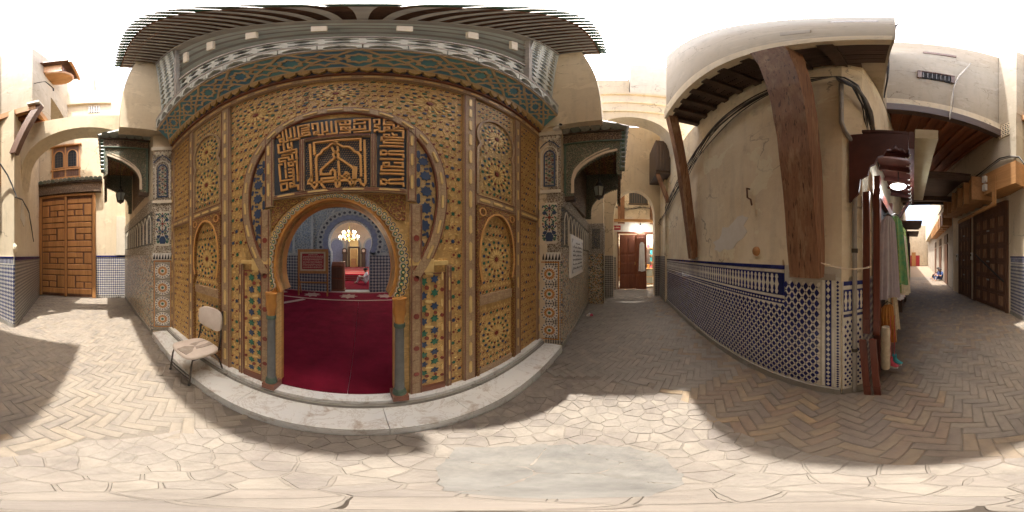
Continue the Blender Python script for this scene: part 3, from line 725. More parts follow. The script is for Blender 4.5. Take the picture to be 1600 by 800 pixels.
MB().fbox(fe, 0.0, Le, 0.0, 0.10, -0.02, 0.026).build('plinth', 'cement', wh)
# round plaster lump and pale scar left of the tiled pier
MB().lathe([(0.001, 0.05), (0.07, 0.045), (0.12, 0.02), (0.135, 0.0)], (0, 0, 0), 16).build('lump', 'plaster_ochre', wh).matrix_basis = frM(fs, 0.06, 1.86, -0.005)
MB().prism([(0.5, 2.65), (0.85, 2.5), (1.0, 2.75), (0.8, 2.95), (0.72, 3.3), (0.6, 3.2)], fs, -0.01, 0.012).build('plaster_scar', 'plaster_pale', wh)
# wooden gallery under the overhang at the corner and its brace
MB().box(-4.4, -3.24, -2.4, -1.52, 6.16, 6.285).build('gallery_soffit', 'wood_soffit', wh)
b = MB()
for k in range(4): b.box(-4.35 + k * 0.3, -4.25 + k * 0.3, -2.3, -1.5, 6.04, 6.16)
b.build('joists', 'wood_soffit', wh)
MB().box(-4.45, -3.14, -1.56, -1.46, 6.06, 6.34).build('fascia', 'wood_new', wh)
MB().box(-3.24, -3.12, -2.5, -1.45, 6.06, 6.34).build('fascia', 'wood_new', wh)
b = MB(); b.beam((-3.10, -1.97, 4.35), (-3.22, -1.40, 6.3), 0.16, 0.16, (1, 0, 0)); b.build('brace', 'wood_brown', wh)
MB().box(-3.32, -3.05, -1.62, -1.34, 6.34, 6.44).build('fascia_cap', 'white_paint', wh)
# wood-clad underside of the lower jetty, stepped boxes along the alley
MB().box(-3.44, -2.88, -3.62, -2.44, 3.52, 4.21).build('wood_cladding', 'wood_new', wh)
for k in range(6):
    y = -3.98 - k * 0.52; x = -2.72 - k * 0.06; zl = 3.40 + 0.02 * k
    b = MB(); M = Matrix.Translation((x - 0.2, y, 0)) @ Matrix.Rotation(R(-24), 4, 'Z')
    P = [(-0.42, -0.21, zl), (0.22, -0.21, zl), (0.22, 0.21, zl), (-0.42, 0.21, zl), (-0.42, -0.21, 4.2), (0.22, -0.21, 4.2), (0.22, 0.21, 4.2), (-0.42, 0.21, 4.2)]
    b.hexa([M @ Vector(p) for p in P]); b.build('wood_box', 'wood_new', wh)
MB().fbox(Fr((-2.92, -3.1, 0), (0, 1, 0)), -0.14, -0.02, 3.10, 4.0, 0.012, 0.06).build('hanging_board', 'wood_new', wh)
b = MB(); b.beam((-2.9, -3.15, 3.12), (-3.06, -5.4, 2.98), 0.06, 0.09); b.build('rail', 'wood_new', wh)
# pierced clay screen high on the house
ws = MB().fbox(Fr((-2.92, 0, 0), (0, 1, 0)), -3.02, -2.66, 5.35, 5.95, -0.02, 0.02).build('pierced_screen', 'plaster_ochre', wh)
b = MB()
for i in range(4):
    for j in range(6): b.prism(ngon(6, 0.03, 0, (-2.97 + i * 0.088 + (j % 2) * 0.02, 5.41 + j * 0.095)), Fr((-2.92, 0, 0), (0, 1, 0)), 0.018, 0.023)
b.build('hole', 'ink_black', ws, kind='stuff')

# ------------------------------------------------------------------ house bridging the alley
br = thing('bridge_house', 'plain plaster house bridging over the mouth of the alley', 'house', (-1.5, -4.5, 5.6))
m = MB(); plan(m, [(-0.14, -3.0), (-2.90, -3.05), (-3.3, -7.2), (-1.2, -7.2)], 5.75, 13.2); m.build('wall', 'plaster_sky_darkened', br)
fb = Fr((-0.15, -3.0, 0), (-1, 0, 0))
m = MB(); m.fbox(fb, 0.0, 2.75, 5.45, 5.75, -0.12, 0.05); m.build('edge_beam', 'wood_dark_x', br)
MB().fbox(fb, 0.0, 2.75, 5.752, 6.05, -0.02, 0.03).build('plaster_band', 'plaster_ochre', br)
for k in range(13):
    x = -0.3 - k * 0.205
    MB().hexa([(x - 0.098, -7.2, 5.70), (x + 0.098, -7.2, 5.70), (x + 0.098, -3.06, 5.70), (x - 0.098, -3.06, 5.70), (x - 0.098, -7.2, 5.745), (x + 0.098, -7.2, 5.745), (x + 0.098, -3.06, 5.745), (x - 0.098, -3.06, 5.745)]).build('ceiling_board', 'wood_soffit', br)
    if k % 2 == 0: MB().box(x - 0.15, x - 0.06, -7.1, -3.13, 5.58, 5.70).build('joist', 'wood_soffit', br)
bw = MB().fbox(fb, 0.72, 1.38, 7.72, 8.32, -0.02, 0.015).build('window', 'ink_black', br)
b = MB(); b.fbox(fb, 0.66, 1.44, 8.28, 8.36, 0.0, 0.06); b.fbox(fb, 0.66, 0.74, 7.7, 8.3, 0.0, 0.05); b.fbox(fb, 1.36, 1.44, 7.7, 8.3, 0.0, 0.05); b.build('frame', 'wood_brown', bw)
b = MB()
for k in range(7): b.fbox(fb, 0.76 + k * 0.09, 0.775 + k * 0.09, 7.74, 8.2, 0.015, 0.05)
for k in range(4): b.fbox(fb, 0.74, 1.36, 7.78 + k * 0.12, 7.795 + k * 0.12, 0.02, 0.045)
b.build('grille', 'cast_iron', bw)
MB().fbox(fb, 0.78, 1.5, 11.0, 11.3, -0.02, 0.012).build('slot', 'wood_brown', br)

# ------------------------------------------------------------------ house on the south side with the blue dado
sh = thing('south_house', 'plaster house with the blue tiled wall and overhanging upper floor', 'house', (2.5, -3, 0))
m = MB(); plan(m, [(0.30, -1.49), (5.66, -1.75), (5.66, -6.5), (-1.1, -6.5), (0.12, -1.62)], 0, 5.40); m.build('wall', 'plaster_ochre', sh)
m = MB(); plan(m, [(-0.12, -0.92), (3.1, -0.94), (3.1, -6.5), (-1.05, -6.5), (-0.14, -2.6)], 5.42, 10.6); m.build('upper_wall', 'plaster_sky_darkened', sh)
fj = Fr((0, -0.93, 0), (-1, 0, 0))
MB().fbox(fj, -3.08, 0.10, 5.30, 5.72, -0.08, 0.04).build('bressummer', 'plaster_ochre', sh)
for k in range(15):
    y = -1.0 - k * 0.11
    MB().box(0.12 if y < -1.5 else -0.1, 3.08, y - 0.05, y + 0.05, 5.372, 5.416).build('soffit_board', 'wood_dark_x', sh)
for k in range(9): MB().box(0.25 + k * 0.34, 0.36 + k * 0.34, -1.62, -0.96, 5.24, 5.372).build('joist', 'wood_dark', sh)
fw = Fr((-0.13, -1.0, 0), (0, -1, 0))
MB().fbox(fw, 0.35, 0.7, 7.0, 7.45, -0.02, 0.012).build('slot_window', 'ink_black', sh)
MB().fbox(fj, -0.25, 0.02, 8.6, 9.0, -0.02, 0.012).build('slot_window', 'ink_black', sh)
MB().fbox(fj, -0.6, -0.38, 6.6, 7.1, -0.02, 0.012).build('slot_window', 'plaster_grey', sh)
# ------------------------------------------------------------------ lettering of the portal (x, z on the wood)
KUFIC_BAND=[[(-0.697,3.088),(-0.672,3.086),(-0.655,2.892),(-0.619,2.891),(-0.638,3.085)],
[(-0.666,2.952),(-0.700,2.952),(-0.694,2.911),(-0.661,2.907)],
[(-0.703,3.020),(-0.700,2.996),(-0.720,2.994)],
[(-0.598,3.081),(-0.586,2.938),(-0.617,2.937)],
[(-0.561,3.087),(-0.549,2.931)],
[(-0.489,3.041),(-0.430,3.043),(-0.430,3.089),(-0.523,3.086),(-0.512,2.896),(-0.592,2.898)],
[(-0.489,3.000),(-0.429,3.003)],
[(-0.506,2.917),(-0.479,2.919),(-0.419,2.918),(-0.424,2.962),(-0.484,2.963),(-0.479,2.919)],
[(-0.393,3.001),(-0.398,3.086),(-0.355,3.085),(-0.345,2.895),(-0.310,2.893),(-0.318,3.083)],
[(-0.352,2.951),(-0.386,2.951),(-0.382,2.916),(-0.348,2.916)],
[(-0.282,3.088),(-0.274,2.938),(-0.305,2.934)],
[(-0.243,3.085),(-0.237,2.931)],
[(-0.157,3.085),(-0.207,3.083),(-0.198,2.896),(-0.278,2.895)],
[(-0.694,2.871),(-0.714,2.873),(-0.707,2.755),(-0.539,2.752),(-0.536,2.712),(-0.672,2.713)],
[(-0.661,2.869),(-0.654,2.783)],
[(-0.619,2.850),(-0.614,2.793),(-0.582,2.794)],
[(-0.584,2.858),(-0.579,2.755)],
[(-0.675,2.708),(-0.581,2.709),(-0.573,2.633),(-0.607,2.637),(-0.612,2.671),(-0.704,2.676),(-0.700,2.638),(-0.643,2.634)],
[(-0.539,2.688),(-0.536,2.635)],
[(-0.643,2.607),(-0.641,2.554)],
[(-0.640,2.520),(-0.633,2.436)],
[(-0.681,2.602),(-0.704,2.603),(-0.691,2.409),(-0.569,2.403)],
[(-0.569,2.597),(-0.612,2.599),(-0.605,2.562),(-0.567,2.559),(-0.569,2.597),(-0.536,2.600),(-0.527,2.458)],
[(-0.569,2.525),(-0.559,2.331),(-0.518,2.331),(-0.521,2.292)],
[(-0.608,2.523),(-0.569,2.521)],
[(-0.605,2.486),(-0.566,2.482)],
[(-0.602,2.443),(-0.564,2.442)],
[(-0.565,2.365),(-0.596,2.366),(-0.593,2.329),(-0.559,2.329)],
[(-0.527,2.433),(-0.525,2.381)],
[(-0.687,2.375),(-0.627,2.374),(-0.622,2.311),(-0.679,2.307),(-0.687,2.375)],
[(-0.174,3.050),(-0.172,3.022),(-0.096,3.023),(-0.094,3.083),(-0.199,3.091)],
[(-0.130,3.082),(-0.130,3.026)],
[(-0.094,2.935),(-0.163,2.941),(-0.165,2.981),(-0.096,2.978),(-0.094,2.935),(-0.096,2.897),(-0.170,2.894)],
[(-0.127,2.976),(-0.127,2.937)],
[(-0.096,2.935),(0.023,2.949),(0.020,2.992)],
[(-0.061,2.946),(-0.063,2.985)],
[(-0.019,2.949),(-0.021,2.992)],
[(-0.059,3.062),(-0.061,3.095),(0.058,3.102),(0.060,2.912),(-0.059,2.895)],
[(-0.061,3.025),(0.020,3.035),(0.020,3.061)],
[(0.093,3.055),(0.091,3.097),(0.132,3.106),(0.133,3.026),(0.098,3.016),(0.097,2.982),(0.133,2.977),(0.135,2.913),(0.171,2.917),(0.173,2.982),(0.209,2.987),(0.211,2.948)],
[(0.098,2.907),(0.098,2.931),(0.133,2.938)],
[(0.250,3.125),(0.169,3.111),(0.169,3.026),(0.245,3.038),(0.248,2.954),(0.178,2.939)],
[(0.193,3.066),(0.250,3.077)],
[(0.250,2.985),(0.282,2.992),(0.322,2.996),(0.324,3.042),(0.282,3.032),(0.282,2.992)],
[(0.218,2.943),(0.324,2.957),(0.322,2.849),(0.151,2.834),(0.149,2.795),(0.319,2.813)],
[(0.209,2.845),(0.209,2.877),(0.169,2.871),(0.169,2.835)],
[(0.236,2.897),(0.243,2.874),(0.268,2.882)],
[(0.168,2.797),(0.169,2.759),(0.319,2.771)],
[(0.142,2.716),(0.319,2.730)],
[(0.145,2.660),(0.179,2.659),(0.214,2.619),(0.323,2.632),(0.325,2.605)],
[(0.323,2.675),(0.214,2.658),(0.179,2.613),(0.145,2.612),(0.145,2.660)],
[(0.145,2.560),(0.320,2.572)],
[(0.255,2.527),(0.320,2.533),(0.320,2.487),(0.150,2.477),(0.147,2.436),(0.323,2.450)],
[(0.168,2.478),(0.166,2.517),(0.208,2.521),(0.208,2.482)],
[(0.145,2.402),(0.323,2.414)],
[(0.145,2.346),(0.179,2.343),(0.214,2.307),(0.323,2.319),(0.325,2.296)],
[(0.320,2.375),(0.317,2.358),(0.214,2.346),(0.179,2.301),(0.145,2.301),(0.145,2.346)]]
KUFIC_CENTRE=[[(-0.417,2.773),(-0.400,2.309),(-0.378,2.280),(-0.357,2.304),(-0.366,2.582),(-0.357,2.619),(-0.325,2.646),(-0.311,2.684),(-0.276,2.706),(-0.249,2.743),(-0.214,2.760),(-0.179,2.734),(-0.149,2.703),(-0.106,2.700),(-0.077,2.671),(-0.064,2.644),(-0.034,2.624),(-0.013,2.586),(-0.009,2.376)],
[(-0.227,2.769),(-0.212,2.784),(-0.197,2.765),(-0.212,2.748),(-0.227,2.769)],
[(-0.378,2.650),(-0.384,2.791),(-0.013,2.800),(-0.013,2.650)],
[(0.017,2.774),(0.025,2.302),(0.011,2.281),(-0.009,2.302),(-0.017,2.333),(-0.431,2.333),(-0.431,2.352),(-0.403,2.392)],
[(-0.234,2.699),(-0.227,2.665),(-0.184,2.614),(-0.188,2.576),(-0.068,2.455),(-0.068,2.298),(-0.077,2.277)],
[(-0.192,2.701),(-0.186,2.660),(-0.227,2.619),(-0.217,2.573),(-0.325,2.455),(-0.325,2.409),(-0.247,2.405),(-0.245,2.433),(-0.229,2.449),(-0.212,2.430),(-0.205,2.289),(-0.192,2.272),(-0.175,2.287),(-0.184,2.527)],
[(-0.298,2.276),(-0.320,2.310),(-0.320,2.364),(-0.219,2.364)],
[(-0.175,2.372),(-0.102,2.373)],
[(-0.136,2.358),(-0.136,2.391),(-0.124,2.410),(-0.106,2.395),(-0.094,2.298),(-0.077,2.277),(-0.055,2.297),(-0.047,2.455),(-0.064,2.466)]]
# ------------------------------------------------------------------ gilded portal
F0 = 1.28; CX = -0.21; TOP = 4.22
FA = Fr((0, F0, 0), (1, 0, 0))
mir = lambda x: 2 * CX - x
po = thing('gilded_portal', 'gilded and painted wooden mosque portal with horseshoe doorway', 'portal', (CX, F0, 0.2))
def horseshoe(cx, hw, zc, rise, a0=-25, n=28, pw=1.0):
    o = []
    for k in range(n + 1):
        t = R(a0 + (180 - 2 * a0) * k / n)
        s_ = math.sin(t); z = zc + rise * (s_ if s_ < 0 else s_ ** pw) * (0.9 if s_ < 0 else 1)
        o.append((cx + hw * math.cos(t), z))
    return o                      # right foot -> apex -> left foot
HS = horseshoe(CX - 0.03, 0.50, 1.60, 0.565)
foot_r, foot_l = HS[0], HS[-1]
base = [(-2.97, 0.20), (-0.745, 0.20), (-0.745, foot_l[1]), foot_l] + HS[::-1][1:-1] + [foot_r, (0.265, foot_r[1]), (0.265, 0.20), (2.42, 0.20), (2.42, TOP), (-2.97, TOP)]
m = MB(); m.prism(base, FA, -0.10, 0.0); m.build('gilded_boarding', 'gold_field', po)
# deep painted reveal of the doorway
m = MB(); n = len(HS)
P = [FA.p(a, b, -0.02) for a, b in HS] + [FA.p(a, b, -0.20) for a, b in HS]
m.add(P, [(i, i + n, i + n + 1, i + 1) for i in range(n - 1)]); m.build('arch_reveal', 'orange_paint', po, smooth=60)
for x0, x1 in ((-0.90, -0.748), (0.268, 0.42)): MB().fbox(FA, x0, x1, 0.2, foot_l[1] - 0.01, -0.15, -0.1).build('jamb', 'orange_paint', po)
MB().fbox(FA, -0.95, 0.47, 2.2, 2.5, -0.22, -0.105).build('soffit_board', 'orange_paint', po)
m = MB(); m.stroke([(a, b) for a, b in horseshoe(CX - 0.03, 0.508, 1.60, 0.571)], 0.02, FA, -0.02, 0.022); m.build('arch_moulding', 'orange_paint', po)
# lacy band of overlapping scales round the arch: each ring one part of tiny pieces
m = MB(); m.stroke(horseshoe(CX - 0.03, 0.572, 1.60, 0.598, -24), 0.06, FA, 0.0, 0.012); m.build('scale_band', 'orange_paint', po)
for ring, (off, rr, mat_, d_) in enumerate(((0.094, 0.033, 'gilt', 0.016), (0.094, 0.024, 'inlay_blue', 0.019), (0.094, 0.014, 'gilt', 0.022), (0.064, 0.031, 'text_cream', 0.021), (0.064, 0.021, 'inlay_green', 0.024), (0.064, 0.011, 'gilt', 0.027))):
    m = MB(); K = 44
    for k in range(K):
        t = R(-24 + 228 * (k + (0.5 if ring < 3 else 0.0)) / K); s_ = math.sin(t)
        cx = CX - 0.03 + (0.50 + off) * math.cos(t); cz = 1.60 + (0.565 + off * 0.42) * (s_ if s_ > 0 else s_ * 0.9)
        q_ = 1 - 0.35 * max(0, s_); m.prism(ngon(10, rr * q_, t, (cx, cz)), FA, 0.0, d_, 0, False)
    m.build('arch_scales', mat_, po, kind='stuff')
# painted columns at the doorway
for x, lab in ((-0.765, 0), (0.285, 1)):
    col = MB(); y = F0 - 0.055
    col.lathe([(0.040, 0.36), (0.038, 0.6), (0.036, 1.0), (0.035, 1.12)], (x, y, 0), 16); co = col.build('column', 'column_slate', po, smooth=40)
    MB().box(x - 0.06, x + 0.06, y - 0.06, y + 0.09, 0.215, 0.30).build('plinth', 'strap_red', co)
    c = MB(); c.lathe([(0.054, 0.30), (0.056, 0.32), (0.046, 0.335), (0.052, 0.35), (0.048, 0.37), (0.041, 0.385)], (x, y, 0), 16); c.build('base_ring', 'column_green', co, smooth=40)
    c = MB(); c.lathe([(0.04, 1.115), (0.045, 1.125), (0.045, 1.145), (0.04, 1.155)], (x, y, 0), 16); c.build('neck_ring', 'column_green', co, smooth=40)
    c = MB(); c.lathe([(0.036, 1.15), (0.04, 1.2), (0.055, 1.26), (0.046, 1.30), (0.052, 1.34), (0.058, 1.37)], (x, y, 0), 16); c.build('capital', 'orange_paint', co, smooth=40)
# --- frames: posts, rails, each its own board
def board(x0, x1, z0, z1, mat_='post_paint', d=0.032, name='frame_board'):
    m = MB().fbox(FA, x0, x1, z0, z1, 0.0, d, 0, 0.006); q = 0.012
    if z1 - z0 > x1 - x0:
        for e in (x0 + q, x1 - q): m.fbox(FA, e - 0.004, e + 0.004, z0 + 0.01, z1 - 0.01, d - 0.004, d + 0.005, 1)
    else:
        for e in (z0 + q, z1 - q): m.fbox(FA, x0 + 0.01, x1 - 0.01, e - 0.004, e + 0.004, d - 0.004, d + 0.005, 1)
    return m.build(name, [mat_, 'strap_red'], po)
def both(x0, x1, z0, z1, *a, **k):
    board(x0, x1, z0, z1, *a, **k); board(mir(x1), mir(x0), z0, z1, *a, **k)
both(-1.47, -1.32, 0.20, TOP - 0.16); both(-2.25, -2.12, 0.20, TOP - 0.16); board(-2.96, -2.86, 0.2, TOP - 0.16); board(2.31, 2.41, 0.2, TOP - 0.16)
board(-2.96, 2.41, TOP - 0.155, TOP, 'post_paint', 0.036)
both(-0.905, -0.80, 0.20, 2.14, 'post_paint', 0.028); both(-1.19, -1.135, 0.20, 1.62, 'post_paint', 0.026); both(-2.115, -1.475, 2.24, 2.36, 'post_paint', 0.030)
board(-2.855, -2.255, 2.24, 2.36, 'post_paint', 0.030); board(1.835, 2.305, 2.24, 2.36, 'post_paint', 0.030)
# frame round the inscription
board(-0.855, -0.762, 2.16, 3.02, d=0.03); board(0.352, 0.435, 2.16, 3.02, d=0.03); board(-0.76, 0.35, 2.222, 2.264, d=0.034)
board(-0.51, -0.465, 2.266, 2.87, d=0.034); board(0.065, 0.11, 2.266, 2.87, d=0.034); board(-0.463, 0.063, 2.832, 2.87, d=0.034)
panel = [(-0.76, 2.266), (-0.515, 2.266), (-0.515, 2.875), (0.115, 2.875), (0.115, 2.266), (0.35, 2.266), (0.35, 3.06), (0.26, 3.15), (-0.62, 3.15), (-0.76, 3.03)]
insc = MB().prism(panel, FA, 0.0, 0.008).build('inscription_band', 'slate', po)
for pl in KUFIC_BAND:
    m = MB(); m.stroke(pl, 0.0165, FA, 0.008, 0.026); m.build('letter_stroke', 'gilt_orange', insc)
centre = MB().fbox(FA, -0.462, 0.062, 2.266, 2.83, 0.0, 0.008).build('inscription_centre', 'slate', po)
for pl in KUFIC_CENTRE:
    m = MB(); m.stroke(pl, 0.019, FA, 0.008, 0.030); m.build('letter_stroke', 'gilt_orange', centre)
m = MB()
for k in range(26):
    for j in range(22):
        a, b = -0.45 + k * 0.0195 + (j % 2) * 0.01, 2.28 + j * 0.0248
        m.prism(hexbar(0.016, 0.006, R(35), (a, b)), FA, 0.008, 0.011, 0, False)
m.build('hatching', 'post_paint', centre, kind='stuff')
# great blind arch round the inscription
E0 = lambda r, t: (CX + (0.83 + r) * math.cos(t), 2.25 + (0.98 + r * 1.05) * math.sin(t))
ts = [R(-42 + 264 * k / 60) for k in range(61)]
m = MB(); m.stroke([E0(0.05, t) for t in ts], 0.075, FA, 0.0, 0.034); m.build('arch_rail', 'post_paint', po)
m = MB(); m.stroke([E0(0.095, t) for t in ts], 0.012, FA, 0.0, 0.030); m.stroke([E0(0.005, t) for t in ts], 0.012, FA, 0.0, 0.030); m.build('arch_bead', 'strap_red', po, kind='stuff')
for s in (-1, 1):
    # stepped foot of the blind arch
    x = CX + s * 0.72
    for a0, a1, z0, z1 in ((0.58, 0.70, 1.62, 1.68), (0.70, 0.80, 1.56, 1.68), (0.80, 0.94, 1.62, 1.66)):
        xa, xb = sorted((CX + s * a0, CX + s * a1)); MB().fbox(FA, xa, xb, z0, z1, 0.0, 0.030 + a0 * 0.001, 0, 0.004).build('stepped_moulding', 'gilt', po)
    # crescent window of stars beside the inscription
    xi = CX + s * 0.645
    tt = [R(-36 + 72 * k / 24) for k in range(25)]
    cres = [(CX + s * 0.82 * math.cos(t), 2.25 + 0.97 * math.sin(t)) for t in tt]
    cres = [p for p in cres if s * (p[0] - xi) > 0.0]
    poly = [(xi, cres[0][1])] + cres + [(xi, cres[-1][1])]
    cr = MB().prism(poly, FA, 0.0, 0.010).build('crescent_panel', 'gold_dark', po)
    for k in range(7):
        z = 1.80 + k * 0.158; wmax = 0.82 * math.sqrt(max(0, 1 - ((z - 2.25) / 0.97) ** 2)) - 0.645
        if wmax > 0.06:
            r_ = min(0.056, wmax * 0.42)
            MB().prism(starpoly(8, r_, r_ * 0.72, 0.2, (xi + s * wmax * 0.52, z)), FA, 0.010, 0.016).build('star_inlay', 'inlay_blue', cr)
        z2 = z + 0.079; w2_ = 0.82 * math.sqrt(max(0, 1 - ((z2 - 2.25) / 0.97) ** 2)) - 0.645
        if w2_ > 0.06:
            MB().prism(hexbar(0.10, 0.03, R(90), (xi + s * 0.02, z2)), FA, 0.010, 0.015).build('bar_inlay', 'inlay_blue', cr)
            MB().prism(hexbar(0.05, 0.022, R(15 * s), (xi + s * (w2_ * 0.62), z2)), FA, 0.010, 0.015).build('bar_inlay', 'inlay_blue', cr)
            MB().prism(hexbar(0.06, 0.022, R(90 + 12 * s), (xi + s * (w2_ * 0.9), z2)), FA, 0.010, 0.015).build('bar_inlay', 'inlay_blue', cr)
# gold spandrel of small fretwork just over the door
sp = [p for p in horseshoe(CX - 0.03, 0.62, 1.60, 0.70, 0)]
poly = [(0.30, 1.55), (0.30, 2.14), (-0.79, 2.14), (-0.79, 1.55)]
arcp = [p for p in horseshoe(CX - 0.03, 0.64, 1.60, 0.64, -2) if -0.79 < p[0] < 0.30 and p[1] < 2.21]
lft = [p for p in arcp if p[0] < CX - 0.03]; rgt = [p for p in arcp if p[0] >= CX - 0.03]
if len(lft) > 2: MB().prism([(-0.79, 2.215)] + lft[::1] + [(-0.79, lft[-1][1])], FA, 0.0, 0.012).build('fret_spandrel', 'gold_fret', po)
if len(rgt) > 2: MB().prism([(0.345, 2.215), (0.345, rgt[0][1])] + rgt, FA, 0.0, 0.012).build('fret_spandrel', 'gold_fret', po)
# --- gilt cartouches sunk in the posts
cart = {}
def cartouche(x, z, l, w, ang, d=0.033, mat_='gilt'):
    key = (round(l, 3), round(w, 3), mat_, round(d, 3))
    if key not in cart:
        q = MB(); q.prism(hexbar(l, w), LOC, 0.0, 0.007); cart[key] = q.mesh('cartouche', mat_)
    ob('cartouche', cart[key], po, frM(FA, x, z, d, ang))
for x in (-1.395, mir(-1.395)):
    z = 0.42; k = 0
    while z < 3.98: cartouche(x, z, 0.19, 0.034, R(90)); z += 0.265
for x in (-2.185, mir(-2.185), -2.91, 2.36):
    z = 0.45
    while z < 3.98: cartouche(x, z, 0.15, 0.026, R(90)); z += 0.30
for x0, x1 in ((-2.1, -1.49), (1.07, 1.68), (-2.85, -2.27), (1.85, 2.30)):
    for k in range(3): cartouche(lerp(x0, x1, (k + 0.5) / 3), 2.30, 0.16, 0.032, 0, 0.031)
for k in range(22): cartouche(-2.82 + k * 0.242, TOP - 0.08, 0.16, 0.030, 0, 0.037)
for x in (-0.81, 0.393):
    for z in (2.34, 2.58, 2.82): cartouche(x, z, 0.14, 0.022, R(90), 0.031)
for k in range(4): cartouche(-0.63 + k * 0.28, 2.243, 0.17, 0.016, 0, 0.035)
for k in range(19):
    t = R(-30 + 240 * k / 18); a, b = E0(0.05, t); cartouche(a, b, 0.13, 0.022, math.atan2((0.98) * math.cos(t), -0.83 * math.sin(t)), 0.035)
for x in (-0.852, mir(-0.852)):
    for k in range(11):
        z = 0.36 + k * 0.165
        MB().prism(ngon(8, 0.026 if k % 2 else 0.034, R(22.5), (x, z)), FA, 0.028, 0.034).build('octagon_inlay', 'inlay_red' if k % 2 else 'post_paint', po)
for x in (-1.162, mir(-1.162)):
    for k in range(6): cartouche(x, 0.4 + k * 0.21, 0.12, 0.016, R(90), 0.027)
# --- piers of stars beside the doorway: every star and bar a piece
pieces = {}
def piece(kind, x, z, ang, mat_, par, d=0.0, size=1.0):
    key = (kind, mat_, round(size, 3))
    if key not in pieces:
        q = MB()
        if kind == 'star': q.prism(starpoly(6, 0.040 * size, 0.022 * size), LOC, 0, 0.010)
        elif kind == 'bar': q.prism(hexbar(0.085 * size, 0.021 * size), LOC, 0, 0.011)
        elif kind == 'oct': q.prism(ngon(8, 0.020 * size), LOC, 0, 0.009)
        pieces[key] = q.mesh(kind + '_inlay', mat_)
    ob({'star': 'star_inlay', 'bar': 'bar_inlay', 'oct': 'octagon_inlay'}[kind], pieces[key], par, frM(FA, x, z, d, ang))
for s in (-1, 1):
    c = CX + s * 0.76; hw = 0.152
    pier = MB().fbox(FA, c - hw, c + hw, 0.30, 1.555, 0.0, 0.010).build('star_panel', 'gold_field', po)
    MB().fbox(FA, c - hw, c + hw, 0.205, 0.295, 0.0, 0.024).build('kick_board', 'strap_red', po)
    fm = MB(); fm.stroke([(c - hw, 0.305), (c + hw, 0.305), (c + hw, 1.55), (c - hw, 1.55)], 0.012, FA, 0.008, 0.020, closed=True); fm.build('panel_bead', 'strap_red', po)
    for k in range(10):
        z = 0.385 + k * 0.122; up = k % 2
        piece('star', c - 0.052, z, 0.3 + k * 0.4, 'inlay_green' if up else 'inlay_blue', pier, 0.010)
        piece('star', c + 0.052, z + 0.018, 0.1 + k * 0.3, 'inlay_blue' if up else 'inlay_green', pier, 0.010)
        if up: piece('bar', c, z + 0.066, R(-12 * s), 'gilt', pier, 0.010)
        else: piece('oct', c - 0.02, z + 0.068, 0, 'inlay_red', pier, 0.010); piece('oct', c + 0.06, z + 0.075, 0, 'inlay_red', pier, 0.010, 0.8)
        piece('bar' if not up else 'oct', c - 0.125, z + 0.03, R(90), 'gilt' if not up else 'inlay_red', pier, 0.010, 0.9)
        piece('bar' if up else 'oct', c + 0.125, z + 0.04, R(90), 'gilt' if up else 'inlay_red', pier, 0.010, 0.9)
# --- fields of small pieces: too fine to pick apart singly
def in_arch(x, z, pad=0.10): return ((x - CX) / (0.83 + pad)) ** 2 + ((z - 2.25) / (0.98 + pad * 1.05)) ** 2 < 1
ros = [(-0.98, 3.58, 0.30), (mir(-0.98), 3.58, 0.30), (CX, 3.70, 0.22)]
def in_ros(x, z): return any((x - a) ** 2 + (z - b) ** 2 < (r * 1.02) ** 2 for a, b, r in ros)
MI = ['gilt', 'inlay_green', 'inlay_blue', 'inlay_red']
def field(test, x0, x1, z0, z1, cell, name, d=0.0, mats=None):
    m = MB(); nx = int((x1 - x0) / cell); nz = int((z1 - z0) / cell); rr = random.Random(int(x0 * 977 + z0 * 131) & 0xffff)
    for i in range(nx + 1):
        for j in range(nz + 1):
            x = x0 + (i + 0.5 * (j % 2)) * cell; z = z0 + j * cell
            x += rr.uniform(-.12, .12) * cell; z += rr.uniform(-.12, .12) * cell
            if x > x1 or not test(x, z): continue
            q = (i * 2 + j) % 4
            if q == 0: m.prism(starpoly(8, cell * 0.33, cell * 0.22, 0.1, (x, z)), FA, d, d + 0.007, 1 if (i + j) % 3 else 2, False)
            elif q == 1: m.prism(hexbar(cell * 0.62, cell * 0.19, R((i * 37 + j * 61) % 180), (x, z)), FA, d, d + 0.009, 0, False)
            elif q == 2: m.prism(ngon(8, cell * 0.19, 0, (x, z)), FA, d, d + 0.006, 3, False)
            else: m.prism(hexbar(cell * 0.55, cell * 0.17, R((i * 83 + j * 29) % 180), (x, z)), FA, d, d + 0.009, 0, False)
            if q in (0, 2):
                for e in range(4):
                    an = R(45 + 90 * e); m.prism(hexbar(cell * 0.22, cell * 0.09, an, (x + math.cos(an) * cell * 0.46, z + math.sin(an) * cell * 0.46)), FA, d, d + 0.006, 0 if e % 2 else 3, False)
    m.build(name, mats or MI, po, kind='stuff')
MI2 = ['gilt_dim', 'gold_dark', 'inlay_blue', 'inlay_red']
t_sp = lambda x, z: not in_arch(x, z) and not in_ros(x, z) and not (z < 1.72 and abs(x - CX) < 0.98)
field(t_sp, -1.30, -0.45, 0.30, 4.04, 0.064, 'inlay_field'); field(t_sp, 0.03, 0.88, 0.30, 4.04, 0.064, 'inlay_field')
field(t_sp, -0.45, 0.03, 3.3, 4.04, 0.064, 'inlay_field')
field(lambda x, z: z < 2.22 or z > 2.38, -2.84, -2.27, 0.3, 4.04, 0.056, 'inlay_field', 0.0, MI2); field(lambda x, z: z < 2.22 or z > 2.38, 1.85, 2.30, 0.3, 4.04, 0.056, 'inlay_field', 0.0, MI2)
